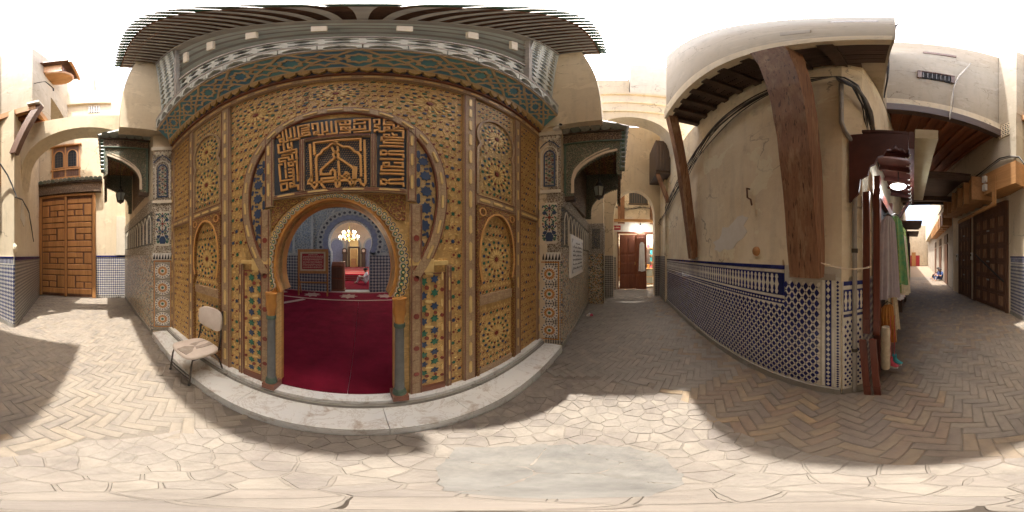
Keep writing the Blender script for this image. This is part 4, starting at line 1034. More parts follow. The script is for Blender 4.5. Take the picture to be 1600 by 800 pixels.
def rosette(x, z, r, d=0.0, dense=True, par=None):
    m = MB()
    m.prism(starpoly(8, r * 0.12, r * 0.08, 0, (x, z)), FA, d, d + 0.012, 3, False)
    for k in range(16):
        t = 2 * math.pi * k / 16; c_, s_ = math.cos(t), math.sin(t)
        m.prism(hexbar(r * 0.26, r * 0.07, t, (x + c_ * r * 0.33, z + s_ * r * 0.33)), FA, d, d + 0.011, 0, False)
        m.prism(hexbar(r * 0.20, r * 0.085, t, (x + c_ * r * 0.62, z + s_ * r * 0.62)), FA, d, d + 0.010, 0, False)
        t2 = t + math.pi / 16; c2, s2 = math.cos(t2), math.sin(t2)
        m.prism(starpoly(6, r * 0.06, r * 0.035, t2, (x + c2 * r * 0.54, z + s2 * r * 0.54)), FA, d, d + 0.008, 3 if k % 2 else 1, False)
        m.prism(starpoly(8, r * 0.075, r * 0.05, t2, (x + c2 * r * 0.80, z + s2 * r * 0.80)), FA, d, d + 0.009, 2 if k % 2 else 1, False)
        m.prism(hexbar(r * 0.17, r * 0.06, t + math.pi / 2, (x + c_ * r * 0.94, z + s_ * r * 0.94)), FA, d, d + 0.009, 0, False)
    return m.build("rosette", MI, par or po, kind="stuff")
for a, b, r in ros: rosette(a, b, r)
# --- side bays: blind door below, arched rosette panel above
for s in (-1, 1):
    c = CX + s * 1.585; hw = 0.318
    ar_ = [(c + hw * 0.90, 0.20), (c + hw * 0.90, 1.35)] + horseshoe(c, 0.272, 1.66, 0.50, -28, 20, 0.85) + [(c - hw * 0.90, 1.35), (c - hw * 0.90, 0.20)]
    outer = [(c - hw, 0.20), (c - hw, 2.235), (c + hw, 2.235), (c + hw, 0.20)]
    sb = MB().prism(outer[:2] + outer[2:] + ar_, FA, 0.0, 0.042).build('bay_spandrel', 'gold_fret', po)
    m = MB(); m.stroke(horseshoe(c, 0.285, 1.66, 0.515, -28, 20, 0.85), 0.022, FA, 0.04, 0.052); m.build('bay_arch_bead', 'gilt_orange', po)
    m = MB()
    for e in (-1, 1): m.stroke(ngon(14, 0.042, 0, (c + e * 0.245, 2.165)), 0.012, FA, 0.042, 0.05, closed=True)
    m.build('roundel_pair', 'gilt_orange', sb, kind='stuff')
    MB().fbox(FA, c - 0.27, c + 0.27, 1.17, 1.285, 0.0, 0.028, 0, 0.006).build('mid_rail', 'post_paint', po)
    MB().fbox(FA, c - 0.27, c + 0.27, 0.205, 0.30, 0.0, 0.026, 0, 0.006).build('bottom_rail', 'post_paint', po)
    rosette(c, 1.66, 0.245); rosette(c, 0.745, 0.255)
    field(lambda x, z: (x - c) ** 2 + (z - 1.66) ** 2 > 0.062 and ((x - c) / 0.25) ** 2 + max(0, (z - 1.66) / 0.47) ** 2 < 1, c - 0.25, c + 0.25, 1.31, 2.12, 0.052, 'inlay_field')
    field(lambda x, z: (x - c) ** 2 + (z - 0.745) ** 2 > 0.066, c - 0.25, c + 0.25, 0.32, 1.15, 0.052, 'inlay_field')
    # upper panel
    up = MB().fbox(FA, c - hw, c + hw, 2.365, 4.04, 0.0, 0.008).build('upper_panel', 'gold_dark', po)
    rosette(c, 2.72, 0.28, 0.008, par=up)
    rosette(c, 3.32, 0.27, 0.008, par=up)
    m = MB(); m.stroke([(c - 0.30, 2.38), (c - 0.30, 2.98)] + horseshoe(c, 0.30, 3.26, 0.40, -30, 24)[::-1] + [(c + 0.30, 2.98), (c + 0.30, 2.38)], 0.030, FA, 0.006, 0.034); m.build('panel_arch', 'post_paint', po)
    field(lambda x, z: all((x - c) ** 2 + (z - q) ** 2 > 0.082 for q in (2.72, 3.32)) and abs(x - c) < 0.27, c - 0.27, c + 0.27, 2.42, 4.0, 0.056, 'inlay_field', 0.008)

# ------------------------------------------------------------------ tiled jambs left and right of the portal
def jamb(A, B, label, flip):
    t_ = thing('tiled_jamb', label, 'pilaster', ((A[0] + B[0]) / 2, (A[1] + B[1]) / 2, 0.12))
    fr, L = wfr(A, B)
    MB().fbox(fr, 0.0, L, 0.115, 4.22, -0.12, 0.012).build('core', 'stucco_white', t_)
    zp = MB().fbox(fr, 0.0, L, 0.12, 1.62, 0.010, 0.024).build('mosaic_panel', 'zellige_dots', t_)
    m = MB(); m.stroke([(0.035, 0.22), (L - 0.035, 0.22), (L - 0.035, 1.60), (0.035, 1.60)], 0.018, fr, 0.022, 0.030, closed=True); m.build('yellow_border', 'cloth_orange', t_)
    for k in range(4):
        cz = 0.40 + k * 0.335; cx = L / 2; r = min(0.155, L * 0.42); m = MB()
        m.prism(ngon(20, r * 0.98, 0, (cx, cz)), fr, 0.022, 0.027, 0, False)
        for q in range(16):
            t = 2 * math.pi * q / 16; c_, s_ = math.cos(t), math.sin(t)
            m.prism(hexbar(r * 0.34, r * 0.15, t, (cx + c_ * r * 0.46, cz + s_ * r * 0.46)), fr, 0.026, 0.032, 1, False)
            m.prism(hexbar(r * 0.22, r * 0.12, t, (cx + c_ * r * 0.82, cz + s_ * r * 0.82)), fr, 0.026, 0.031, 2 if q % 2 else 3, False)
        m.prism(ngon(10, r * 0.17, 0, (cx, cz)), fr, 0.026, 0.032, 4, False)
        m.build('rosette', ['tile_white', 'cloth_orange', 'ink_black', 'inlay_blue', 'inlay_green'], zp, kind='stuff')
    # dark zigzag band
    MB().fbox(fr, 0.0, L, 1.62, 1.76, 0.010, 0.022).build('band', 'tile_white', t_)
    m = MB(); nzz = 7
    for k in range(nzz):
        a0, a1 = L * k / nzz, L * (k + 1) / nzz; m.prism([(a0 + .004, 1.635), (a1 - .004, 1.635), ((a0 + a1) / 2 + .01, 1.745)], fr, 0.02, 0.028, 0, False)
    m.build('zigzag', 'ink_black', t_, kind='stuff')
    # floral panel
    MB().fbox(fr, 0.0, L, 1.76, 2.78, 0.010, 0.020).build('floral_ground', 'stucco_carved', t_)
    fpn = MB().fbox(fr, L * 0.16, L * 0.84, 1.90, 2.60, 0.018, 0.024).build('floral_panel', 'stucco_white', t_)
    m = MB(); cx = L / 2; w_ = L * 0.30; rr = random.Random(5)
    m.prism([(cx - 0.05, 1.94), (cx + 0.05, 1.94), (cx + 0.065, 2.03), (cx + 0.03, 2.09), (cx - 0.03, 2.09), (cx - 0.065, 2.03)], fr, 0.024, 0.032, 2, False)
    for z_, k_ in ((2.18, 0), (2.34, 1), (2.50, 0)):
        m.prism(ngon(8, 0.028, 0, (cx, z_)), fr, 0.024, 0.031, 3 if k_ else 1, False)
        for q in range(8): t = 2 * math.pi * q / 8; m.prism(hexbar(0.045, 0.018, t, (cx + 0.05 * math.cos(t), z_ + 0.05 * math.sin(t))), fr, 0.024, 0.030, 0 if q % 2 else 3, False)
    for k in range(34):
        dx, z_ = rr.uniform(0.045, w_), rr.uniform(1.96, 2.56); an = rr.uniform(0, 3.1); mi = rr.choice((0, 0, 0, 1, 2, 3)); l_ = rr.uniform(0.035, 0.06)
        for e in (-1, 1): m.prism(hexbar(l_, 0.022, e * an, (cx + e * dx, z_)), fr, 0.024, 0.030, mi, False)
    for e in (-1, 1):
        for z_ in (2.08, 2.42): m.prism(starpoly(7, 0.042, 0.026, 0, (cx + e * w_ * 0.7, z_)), fr, 0.024, 0.033, 1, False)
    m.build('flower_inlay', ['inlay_green', 'inlay_blue', 'inlay_blue', 'inlay_red'], fpn, kind='stuff')
    # stucco niche with blue border
    MB().fbox(fr, 0.0, L, 2.78, 2.84, 0.010, 0.040).build('ledge', 'stucco_white', t_)
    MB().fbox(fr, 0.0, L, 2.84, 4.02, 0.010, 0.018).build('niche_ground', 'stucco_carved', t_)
    ni = [(L * 0.27, 2.92), (L * 0.73, 2.92)] + [(L / 2 + L * 0.23 * math.cos(R(a)), 3.56 + 0.14 * math.sin(R(a))) for a in range(0, 181, 15)]
    nn_ = MB().prism(ni, fr, 0.016, 0.022).build('niche_panel', 'stucco_carved', t_)
    m = MB(); m.stroke(ni, 0.026, fr, 0.016, 0.032, closed=True); m.build('niche_border', 'inlay_blue', nn_)
    m = MB(); m.stroke([(L * 0.14, 2.9), (L * 0.14, 3.55)] + [(L / 2 + L * 0.36 * math.cos(R(a)), 3.58 + 0.23 * math.sin(R(a))) for a in range(180, -1, -15)] + [(L * 0.86, 3.55), (L * 0.86, 2.9)], 0.020, fr, 0.016, 0.036); m.build('outer_arch', 'stucco_white', nn_)
    m = MB()
    for i in range(3):
        for j in range(7): m.prism(starpoly(6, 0.026, 0.013, 0.3, (L * (0.36 + 0.14 * i), 2.99 + j * 0.095 + (i % 2) * 0.04)), fr, 0.021, 0.028, (i + j) % 3, False)
    m.build('star_inlay', ['inlay_blue', 'inlay_red', 'inlay_green'], nn_, kind='stuff')
    # muqarnas head: little hanging lobes, blue line, capital slab
    m = MB()
    for j in range(2):
        for k in range(5 - j):
            a = L * (k + 0.7 + 0.5 * j) / 5.4; z_ = 4.04 - j * 0.055
            m.lathe([(0.004, -0.05), (0.022, -0.03), (0.03, 0.0), (0.032, 0.03)], tuple(fr.p(a, z_, 0.022)), 8)
    m.build('muqarnas', 'stucco_white', t_, kind='stuff')
    m = MB(); m.stroke([(0.03, 3.78), (L * 0.25, 3.88), (L * 0.5, 3.98), (L * 0.75, 3.88), (L - 0.03, 3.78)], 0.018, fr, 0.018, 0.034); m.build('blue_line', 'inlay_blue', t_)
    MB().fbox(fr, -0.01, L + 0.01, 4.02, 4.12, 0.008, 0.034).build('frieze', 'stucco_carved', t_)
    MB().fbox(fr, -0.02, L + 0.02, 4.12, 4.22, 0.008, 0.055).build('capital_slab', 'stucco_white', t_)
    return t_
jamb((-3.12, 0.915), (-2.955, 1.275), 'white tiled and stuccoed jamb at the chair side of the portal', False)
jamb((2.405, 1.275), (2.49, 0.915), 'white tiled and stuccoed jamb beside the inscribed plaque wall', True)
# ------------------------------------------------------------------ carved cornice, screen and eave above the portal
XL, XR = -2.945, 2.415
cp = thing('carved_eave', 'great carved wooden screen and tiled eave overhanging the gilded portal', 'eave', (CX, 1.2, 4.1))
# backing wall
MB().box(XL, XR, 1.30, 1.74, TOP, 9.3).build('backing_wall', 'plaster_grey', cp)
MB().box(XL, XR, 1.22, 1.30, TOP, 4.27).build('cornice_board', 'strap_red', cp)
lm = MB(); lm.prism([(-0.05, 0.11), (-0.05, 0.03), (-0.03, 0.0), (0.0, -0.04), (0.03, 0.0), (0.05, 0.03), (0.05, 0.11)], Fr((0, 0, 0), (1, 0, 0)), 0.0, 0.03)
lmesh = lm.mesh('leaf_pendant', 'gold_dark')
n_ = 44
for k in range(n_): ob('leaf_pendant', lmesh, cp, Matrix.Translation((lerp(XL + 0.08, XR - 0.08, k / (n_ - 1)), 1.215, 4.285)))
MB().box(XL, XR, 1.19, 1.30, 4.385, 4.41).build('cornice_bead', 'post_paint', cp)
MB().box(XL, XR, 1.225, 1.30, 4.27, 4.385).build('frieze_ground', 'inlay_blue', cp)
# sloping blue-green coving with interlaced straps
A_, B_ = Vector((0, 1.20, 4.41)), Vector((0, 0.96, 4.735))
FC = Fr((0, A_.y, A_.z), (1, 0, 0), (B_ - A_).normalized()); CL = (B_ - A_).length
m = MB(); m.fbox(FC, XL, XR, 0.0, CL, -0.03, 0.0); cov = m.build('coving', 'teal_paint', cp)
def strap(pts): 
    m = MB(); m.stroke(pts, 0.030, FC, 0.0, 0.014); m.build('strap', 'strap_gold', cov)
nx = 11; pw_ = (XR - XL) / nx
for k in range(nx):
    x = XL + k * pw_
    strap([(x + 0.02, 0.0), (x + pw_ * 0.30, CL * 0.33), (x + pw_ * 0.70, CL * 0.67), (x + pw_ - 0.02, CL)])
    strap([(x + 0.02, CL), (x + pw_ * 0.30, CL * 0.67), (x + pw_ * 0.70, CL * 0.33), (x + pw_ - 0.02, 0.0)])
    strap(starpoly(8, 0.135, 0.10, 0.0, (x + pw_ * 0.5, CL * 0.5)) + [(x + pw_ * 0.5 + 0.135, CL * 0.5)])
    strap(starpoly(8, 0.10, 0.075, 0.0, (x + pw_, CL * 0.5)) + [(x + pw_ + 0.10, CL * 0.5)]) if k < nx - 1 else None
for b_ in (0.012, CL - 0.012): m = MB(); m.stroke([(XL, b_), (XR, b_)], 0.024, FC, 0.0, 0.018); m.build('strap_rail', 'strap_gold', cov)
# little bracketed arcade on top of the coving
MB().box(XL, XR, 0.94, 1.30, 4.745, 4.80).build('shelf', 'screen_brown', cp)
am = MB(); am.prism([(-0.13, 0), (-0.10, 0.0), (-0.095, 0.08), (-0.05, 0.15), (0.0, 0.19), (0.05, 0.15), (0.095, 0.08), (0.10, 0.0), (0.13, 0.0), (0.13, 0.24), (-0.13, 0.24)], Fr((0, 0, 0), (1, 0, 0)), 0.0, 0.06)
amesh = am.mesh('arcade_bay', 'screen_grey'); nb = 20
for k in range(nb): ob('arcade_bay', amesh, cp, Matrix.Translation((lerp(XL + 0.135, XR - 0.135, k / (nb - 1)), 0.99, 4.80)))
MB().box(XL, XR, 1.02, 1.30, 4.80, 5.04).build('arcade_back', 'screen_brown', cp)
MB().box(XL, XR, 0.925, 1.30, 5.045, 5.13).build('shelf', 'screen_brown', cp)
MB().box(XL, XR, 0.965, 1.30, 5.132, 5.19).build('shelf', 'screen_grey', cp)
# dark board behind the pierced screen
MB().box(XL, XR, 1.12, 1.30, 5.19, 9.2).build('screen_backing', 'screen_back', cp)
# pierced cells: square plate with a four-lobed hole
def cell_mesh(w, mat_):
    q = MB(); n = 24; O = []; I = []
    for k in range(n):
        t = 2 * math.pi * k / n + math.pi / 4; c_, s_ = math.cos(t), math.sin(t); mx = max(abs(c_), abs(s_))
        O.append((c_ / mx * w / 2, s_ / mx * w / 2)); r_ = w * (0.30 + 0.13 * abs(math.cos(2 * (t)))); I.append((c_ * r_, s_ * r_))
    fr = LOC; P = []
    for d in (0.0, 0.022):
        P += [fr.p(a, b, d) for a, b in O] + [fr.p(a, b, d) for a, b in I]
    Fc = []
    for k in range(n):
        j = (k + 1) % n; Fc += [(2 * n + k, 2 * n + j, 3 * n + j, 3 * n + k), (n + k, 3 * n + k, 3 * n + j, n + j)]
    q.add(P, Fc); return q.mesh('pierced_cell', mat_)
FSC = Fr((0, 1.07, 5.19), (1, 0, 0), Vector((0, -0.13, 3.8)).normalized())
cw = 0.268; cmesh = cell_mesh(cw, 'screen_grey'); ncol = 20
for i in range(ncol):
    x = XL + cw * (i + 0.5)
    for j in range(14):
        z = 5.33 + j * cw
        if 3 <= i < ncol - 3 and j > 2: continue
        ob('pierced_cell', cmesh, cp, frM(FSC, x, z - 5.19, 0.0))
for x in (XL + cw * 3, XR - cw * 3): MB().box(x - 0.035, x + 0.035, 0.96, 1.10, 5.19, 8.98).build('screen_stile', 'screen_brown', cp)
MB().box(XL + cw * 3 + 0.04, XR - cw * 3 - 0.04, 1.0, 1.10, 6.02, 6.12).build('screen_rail', 'screen_brown', cp)
# long slatted middle field with carved uprights
for j in range(11):
    z = 6.24 + j * 0.25
    MB().hexa([(XL + cw * 3 + 0.04, 1.00, z), (XR - cw * 3 - 0.04, 1.00, z), (XR - cw * 3 - 0.04, 1.10, z), (XL + cw * 3 + 0.04, 1.10, z), (XL + cw * 3 + 0.04, 1.04, z + 0.14), (XR - cw * 3 - 0.04, 1.04, z + 0.14), (XR - cw * 3 - 0.04, 1.10, z + 0.14), (XL + cw * 3 + 0.04, 1.10, z + 0.14)]).build('slat', 'screen_brown' if j % 3 == 2 else 'screen_grey', cp)
for k in range(7):
    x = lerp(XL + cw * 3 + 0.3, XR - cw * 3 - 0.3, k / 6)
    MB().box(x - 0.05, x + 0.05, 0.965, 1.0, 6.9, 7.9).build('carved_upright', 'stucco_white', cp)
MB().box(XL, XR, 0.90, 1.30, 9.0, 9.14).build('wall_plate', 'screen_brown', cp)
# eave: boarding, rafters, tiles with scalloped ends
EZ0, EZ1, EY = 9.14, 9.36, 0.30
XE0, XE1 = XL - 0.38, XR + 0.20
m = MB(); m.hexa([(XE0, EY, EZ1), (XE1, EY, EZ1), (XE1, 1.75, EZ0 + 0.1), (XE0, 1.75, EZ0 + 0.1), (XE0, EY, EZ1 + 0.05), (XE1, EY, EZ1 + 0.05), (XE1, 1.75, EZ0 + 0.9), (XE0, 1.75, EZ0 + 0.9)]); m.build('eave_boarding', 'wood_brown', cp)
nr = 42
for k in range(nr):
    x = lerp(XE0 + 0.05, XE1 - 0.05, k / (nr - 1)); b = MB(); b.beam((x, 1.0, 9.20), (x, EY + 0.02, EZ1 - 0.045), 0.06, 0.09); b.build('rafter', 'screen_brown', cp)
MB().box(XE0, XE1, EY + 0.16, EY + 0.20, EZ1 - 0.10, EZ1 - 0.045).build('eave_batten', 'wood_brown', cp)
et = MB().tube([(0, 0, 0), (0, 0.55, 0.30)], 0.07, 10).mesh('eave_tile', 'tile_green', 50)
for k in range(nr): ob('eave_tile', et, cp, Matrix.Translation((lerp(XE0 + 0.04, XE1 - 0.04, k / (nr - 1)), EY - 0.1, EZ1 + 0.07)))
for x, s in ((XE0, 1), (XE1, -1)):
    for k in range(9): ob('eave_tile', et, cp, Matrix.Translation((x - s * 0.05, EY + 0.05 + k * 0.15, EZ1 + 0.07)) @ Matrix.Rotation(R(-90 * s), 4, 'Z'))

# ------------------------------------------------------------------ lantern canopies over the mosque walls
def canopy(x0, x1, yw, zt, label, s):
    """s=+1: near end at x0, running east; s=-1: near end at x0, running west"""
    c = thing('lantern_canopy', label, 'canopy', ((x0 + x1) / 2, yw, zt - 1.5))
    Y0 = -0.06
    depth = yw - Y0; zb = zt - 1.48
    # end panels with a fringed arch, drawn in (y, z)
    def end(x, near):
        fr = Fr((x, 0, 0), (0, -1, 0)) if s > 0 else Fr((x, 0, 0), (0, 1, 0))
        sg = -1 if s > 0 else 1
        ctl = [(yw - 0.17, zb + 0.05), (yw - 0.17, zb + 0.30), (yw - 0.22, zb + 0.45), (yw - 0.31, zb + 0.57), (yw - 0.43, zb + 0.68), (yw - 0.57, zb + 0.78), (yw - 0.71, zb + 0.86), (Y0 + 0.10, zb + 0.92)]
        arc = [(lerp(ctl[i][0], ctl[i + 1][0], k / 3), lerp(ctl[i][1], ctl[i + 1][1], k / 3)) for i in range(len(ctl) - 1) for k in range(3)] + [ctl[-1]]
        fringe = []
        for k in range(len(arc) - 1):
            (a0, b0), (a1, b1) = arc[k], arc[k + 1]
            fringe += [(a0, b0), (lerp(a0, a1, 0.5) + 0.012, lerp(b0, b1, 0.5) - 0.05)]
        fringe.append(arc[-1])
        prof = [(yw, zb), (yw - 0.17, zb)] + fringe + [(Y0 + 0.09, zt - 0.58), (Y0 + 0.09, zt - 1.05), (Y0, zt - 1.12), (Y0, zt), (yw, zt)]
        P = [(sg * a, b) for a, b in prof]
        e = MB().prism(P, fr, -0.06, 0.0).build('end_panel', 'wood_carved_green', c)
        if near:
            m = MB(); m.stroke([(sg * a, b + 0.035) for a, b in arc], 0.05, fr, 0.0, 0.022); m.stroke([(sg * a + 0, b + 0.115) for a, b in arc[:-2]], 0.03, fr, 0.0, 0.016); m.build('arch_band', 'text_cream', e)
            for (a0, a1, b0, b1) in ((yw - 0.05, yw - 0.02, zb + 0.02, zt - 0.3), (Y0 + 0.01, Y0 + 0.035, zt - 1.0, zt - 0.3)): MB().fbox(fr, min(sg * a0, sg * a1), max(sg * a0, sg * a1), b0, b1, 0.0, 0.02).build('green_bead', 'column_green', e)
            m = MB(); m.fbox(fr, min(sg * yw, sg * Y0), max(sg * yw, sg * Y0), zt - 0.28, zt - 0.25, 0.0, 0.03); m.build('frieze_bead', 'column_green', e)
            m = MB(); m.fbox(fr, min(sg * yw, sg * Y0), max(sg * yw, sg * Y0), zt - 0.25, zt - 0.03, 0.0, 0.016); m.build('frieze', 'wood_carved', e)
            MB().fbox(fr, min(sg * yw, sg * (yw - 0.2)), max(sg * yw, sg * (yw - 0.2)), zb - 0.07, zb, -0.10, 0.02).build('bracket_foot', 'wood_dark', e)
        return e
    end(x0, True); end(x1, False)
    # front panel with a long arch
    fr = Fr((0, Y0, 0), (1, 0, 0)); xa, xb = sorted((x0 + s * 0.07, x1 - s * 0.07)); pr = [(xa, zt), (xa, zt - 1.1), (xa + 0.1, zt - 1.1)]
    for k in range(25):
        t = math.pi * k / 24; pr.append((lerp(xa + 0.14, xb - 0.14, (1 - math.cos(t)) / 2), zt - 1.0 + 0.55 * math.sin(t) + (0.03 if k % 2 else 0)))
    pr += [(xb - 0.1, zt - 1.1), (xb, zt - 1.1), (xb, zt)]
    MB().prism(pr, fr, -0.06, 0.0).build('front_panel', 'wood_carved', c)
    # ceiling and wall lining
    MB().box(xa, xb, Y0 + 0.06, yw, zt - 0.10, zt - 0.04).build('ceiling', 'ceiling_painted', c)
    m = MB()
    for k in range(7):
        for j in range(4): x = lerp(xa + 0.15, xb - 0.15, k / 6); y = lerp(Y0 + 0.15, yw - 0.12, j / 3); m.box(x - 0.08, x + 0.08, y - 0.02, y + 0.02, zt - 0.13, zt - 0.10)
    m.build('ceiling_coffers', 'strap_red', c, kind='stuff')
    MB().box(xa, xb, yw - 0.05, yw + 0.1, zb + 0.02, zt - 0.10).build('wall_lining', 'wood_carved', c)
    # tiles on the near end and along the front
    MB().box(min(x0 - s * 0.03, x1), max(x0 - s * 0.03, x1), Y0 - 0.04, yw + 0.08, zt, zt + 0.05).build('roof_deck', 'wood_dark', c)
    tm = MB().tube([(0, 0, 0), (0, 0.5, 0.22)], 0.085, 10).mesh('roof_tile', 'tile_grey', 50)
    for k in range(6): ob('roof_tile', tm, c, Matrix.Translation((x0 - s * 0.08, yw - 0.06 - k * 0.168, zt + 0.10)) @ Matrix.Rotation(R(-90 * s), 4, 'Z'))
    nt_ = int(abs(x1 - x0) / 0.17)
    for k in range(nt_ + 1): ob('roof_tile', tm, c, Matrix.Translation((x0 + s * k * 0.17, Y0 - 0.09, zt + 0.09)))
    for k in range(9): ob('edge_tile', MB().tube([(0, 0, 0), (0.0, 0.06, 0.0)], 0.055, 10).mesh('edge_tile', 'tile_green', 50), c, Matrix.Translation((x0 + s * 0.03, Y0 - 0.05, zt - 0.02 - k * 0.115)))
    return c
canopy(-3.32, -5.2, 0.88, 4.58, 'carved and tiled lantern canopy over the wall near the brown door', -1)
canopy(2.66, 4.5, 0.93, 4.24, 'carved and tiled lantern canopy above the inscribed plaque', 1)
def lantern(x, y, z, top, label):
    t_ = thing('hanging_lantern', label, 'lantern', (x, y, z), group='canopy lanterns')
    b = MB(); b.tube([(x, y, z + 0.40), (x, y, top)], 0.008, 6); b.build('chain', 'cast_iron', t_)
    b = MB(); b.lathe([(0.12, 0.0), (0.11, 0.02), (0.01, 0.03)], (x, y, top - 0.04), 14); b.build('ceiling_rose', 'cast_iron', t_)
    b = MB(); b.lathe([(0.012, 0.42), (0.03, 0.40), (0.02, 0.36), (0.035, 0.34), (0.06, 0.30), (0.07, 0.26), (0.12, 0.215)], (x, y, z), 6); b.build('crown', 'cast_iron', t_)
    for k in range(6):
        a0 = math.pi / 3 * k; a1 = a0 + math.pi / 3; r0, r1 = 0.075, 0.115
        b = MB(); p = lambda a, r, h: (x + r * math.cos(a), y + r * math.sin(a), z + h)
        b.add([p(a0, r0, 0.02), p(a1, r0, 0.02), p(a1, r1, 0.21), p(a0, r1, 0.21)], [(0, 1, 2, 3)]); b.build('pane', 'glass_pale', t_)
        b = MB(); b.tube([p(a0, r0 + .004, 0.01), p(a0, r1 + .004, 0.215)], 0.009, 6); b.build('rib', 'cast_iron', t_)
    b = MB(); b.lathe([(0.02, -0.05), (0.03, -0.03), (0.085, 0.0), (0.085, 0.025)], (x, y, z), 6); b.build('base', 'cast_iron', t_)
    b = MB(); b.lathe([(0.02, 0.02), (0.03, 0.05), (0.025, 0.13), (0.01, 0.15)], (x, y, z), 10); b.build('bulb', 'white_paint', t_)
lantern(-3.75, 0.33, 3.0, 4.47, 'dark metal lantern hanging under the canopy near the brown door')
lantern(3.05, 0.36, 2.85, 4.13, 'dark metal lantern hanging under the canopy above the plaque')
# camera on the east jamb and the plaque
sc_ = thing('security_camera', 'small white security camera on top of the jamb beside the plaque wall', 'camera', (2.42, 0.98, 4.2))
b = MB(); b.box(2.36, 2.47, 0.90, 1.0, 4.225, 4.26); b.build('bracket', 'white_paint', sc_)
b = MB(); b.tube([(2.47, 1.02, 4.33), (2.33, 0.86, 4.29)], 0.035, 12); b.build('body', 'white_paint', sc_, smooth=40)
b = MB(); b.tube([(2.335, 0.866, 4.2915), (2.325, 0.854, 4.289)], 0.028, 12); b.build('lens', 'ink_black', sc_)
pq = thing('wall_plaque', 'white marble plaque with black script on the mosaic wall', 'plaque', (3.55, 0.95, 1.3))
MB().fbox(fr2, 0.45, 1.72, 1.28, 2.12, 0.02, 0.06).build('frame', 'white_paint', pq)
slab = MB().fbox(fr2, 0.52, 1.65, 1.35, 2.05, 0.06, 0.066).build('slab', 'plaque_white', pq)
rr = random.Random(9)
for j in range(7):
    z = 1.97 - j * 0.088; m = MB(); a = 0.60 if j else 0.85; e = 1.57 if j else 1.3
    pts = []
    while a < e:
        w_ = rr.uniform(0.03, 0.09)
        m.stroke([(a, z + rr.uniform(-.008, .012)), (a + w_ * .5, z - 0.008), (a + w_, z + rr.uniform(-.01, .016))], 0.010, fr2, 0.066, 0.069)
        if rr.random() < 0.6: m.stroke([(a + w_ * .4, z), (a + w_ * .45, z + rr.uniform(.025, .042))], 0.008, fr2, 0.066, 0.069)
        if rr.random() < 0.5: m.prism(ngon(5, 0.006, 0, (a + w_ * .6, z - 0.026)), fr2, 0.066, 0.069, 0, False)
        a += w_ + 0.02
    m.build('script_line', 'ink_black', slab, kind='stuff')
for (a, b_) in ((0.53, 1.36), (1.64, 1.36), (0.53, 2.04), (1.64, 2.04)):
    sx = 1 if a < 1 else -1; sz = 1 if b_ < 1.7 else -1
    MB().prism([(a, b_), (a + sx * 0.10, b_), (a, b_ + sz * 0.09)], fr2, 0.066, 0.068).build('corner_mark', 'pipe_grey', slab)
# ------------------------------------------------------------------ prayer hall seen through the doorway
FZ = 0.215
hall = thing('prayer_hall', 'dim tiled prayer hall behind the gilded portal', 'room', (-0.5, 6, 0))
fl = MB().box(-4.2, 3.2, 1.36, 6.95, 0.05, FZ - 0.006).build('floor', 'stone_grey', hall)
MB().box(-4.2, 3.2, 6.95, 9.6, 0.05, FZ - 0.006).build('floor', 'stone_grey', hall)
MB().box(-5.2, 4.2, 9.6, 16.6, 0.05, 0.60).build('raised_floor', 'carpet_bright', hall)
# front wall round the doorway
m = MB(); fi = Fr((0, 1.50, 0), (1, 0, 0)); m.prism([(-4.2, 0.1), (-0.93, 0.1), (-0.93, 2.34), (0.45, 2.34), (0.45, 0.1), (3.2, 0.1), (3.2, 6.0), (-4.2, 6.0)], fi, -0.2, 0.0); m.build('front_wall', 'stone_grey', hall)
for x0, x1 in ((-4.5, -4.2), (3.2, 3.5)):
    MB().box(x0, x1, 1.5, 9.6, 0.0, 3.0).build('side_wall', 'stone_grey', hall)
    MB().box(x0, x1, 1.5, 9.6, 5.75, 6.0).build('side_wall', 'stone_grey', hall)
    for y in (1.5, 3.2, 4.9, 6.6, 8.2): MB().box(x0 + 0.002, x1 - 0.002, y, y + 0.25, 3.0, 5.75).build('added_clerestory_pier', 'stone_grey', hall)  # openings between these piers are added to bring daylight into the hall
for q in ((-4.6, 3.6, 1.5, 3.4), (-4.6, 3.6, 6.5, 9.9), (-4.6, -2.6, 3.4, 6.5), (1.6, 3.6, 3.4, 6.5)): MB().box(q[0], q[1], q[2], q[3], 6.0, 6.2).build('ceiling', 'wood_brown', hall)  # middle of the ceiling left open, added to brighten the hall
MB().box(-3.4, 2.4, 2.7, 7.2, 7.5, 7.65).build('added_sun_baffle', 'plaster_pale', hall)  # added slab over the ceiling opening: keeps sun out, lets sky light in
for x0, x1 in ((-5.5, -5.2), (4.2, 4.5)):
    MB().box(x0, x1, 9.6, 16.9, 0.0, 3.6).build('side_wall', 'plaster_pale', hall)
    MB().box(x0, x1, 9.6, 16.9, 5.2, 5.5).build('side_wall', 'plaster_pale', hall)  # open strip beneath is added to light the far hall
MB().box(-5.5, 4.5, 16.6, 16.9, 0.0, 5.5).build('far_wall', 'plaster_pale', hall)
MB().box(-5.6, 4.6, 9.9, 17.0, 5.5, 5.7).build('ceiling', 'plaster_grey', hall)
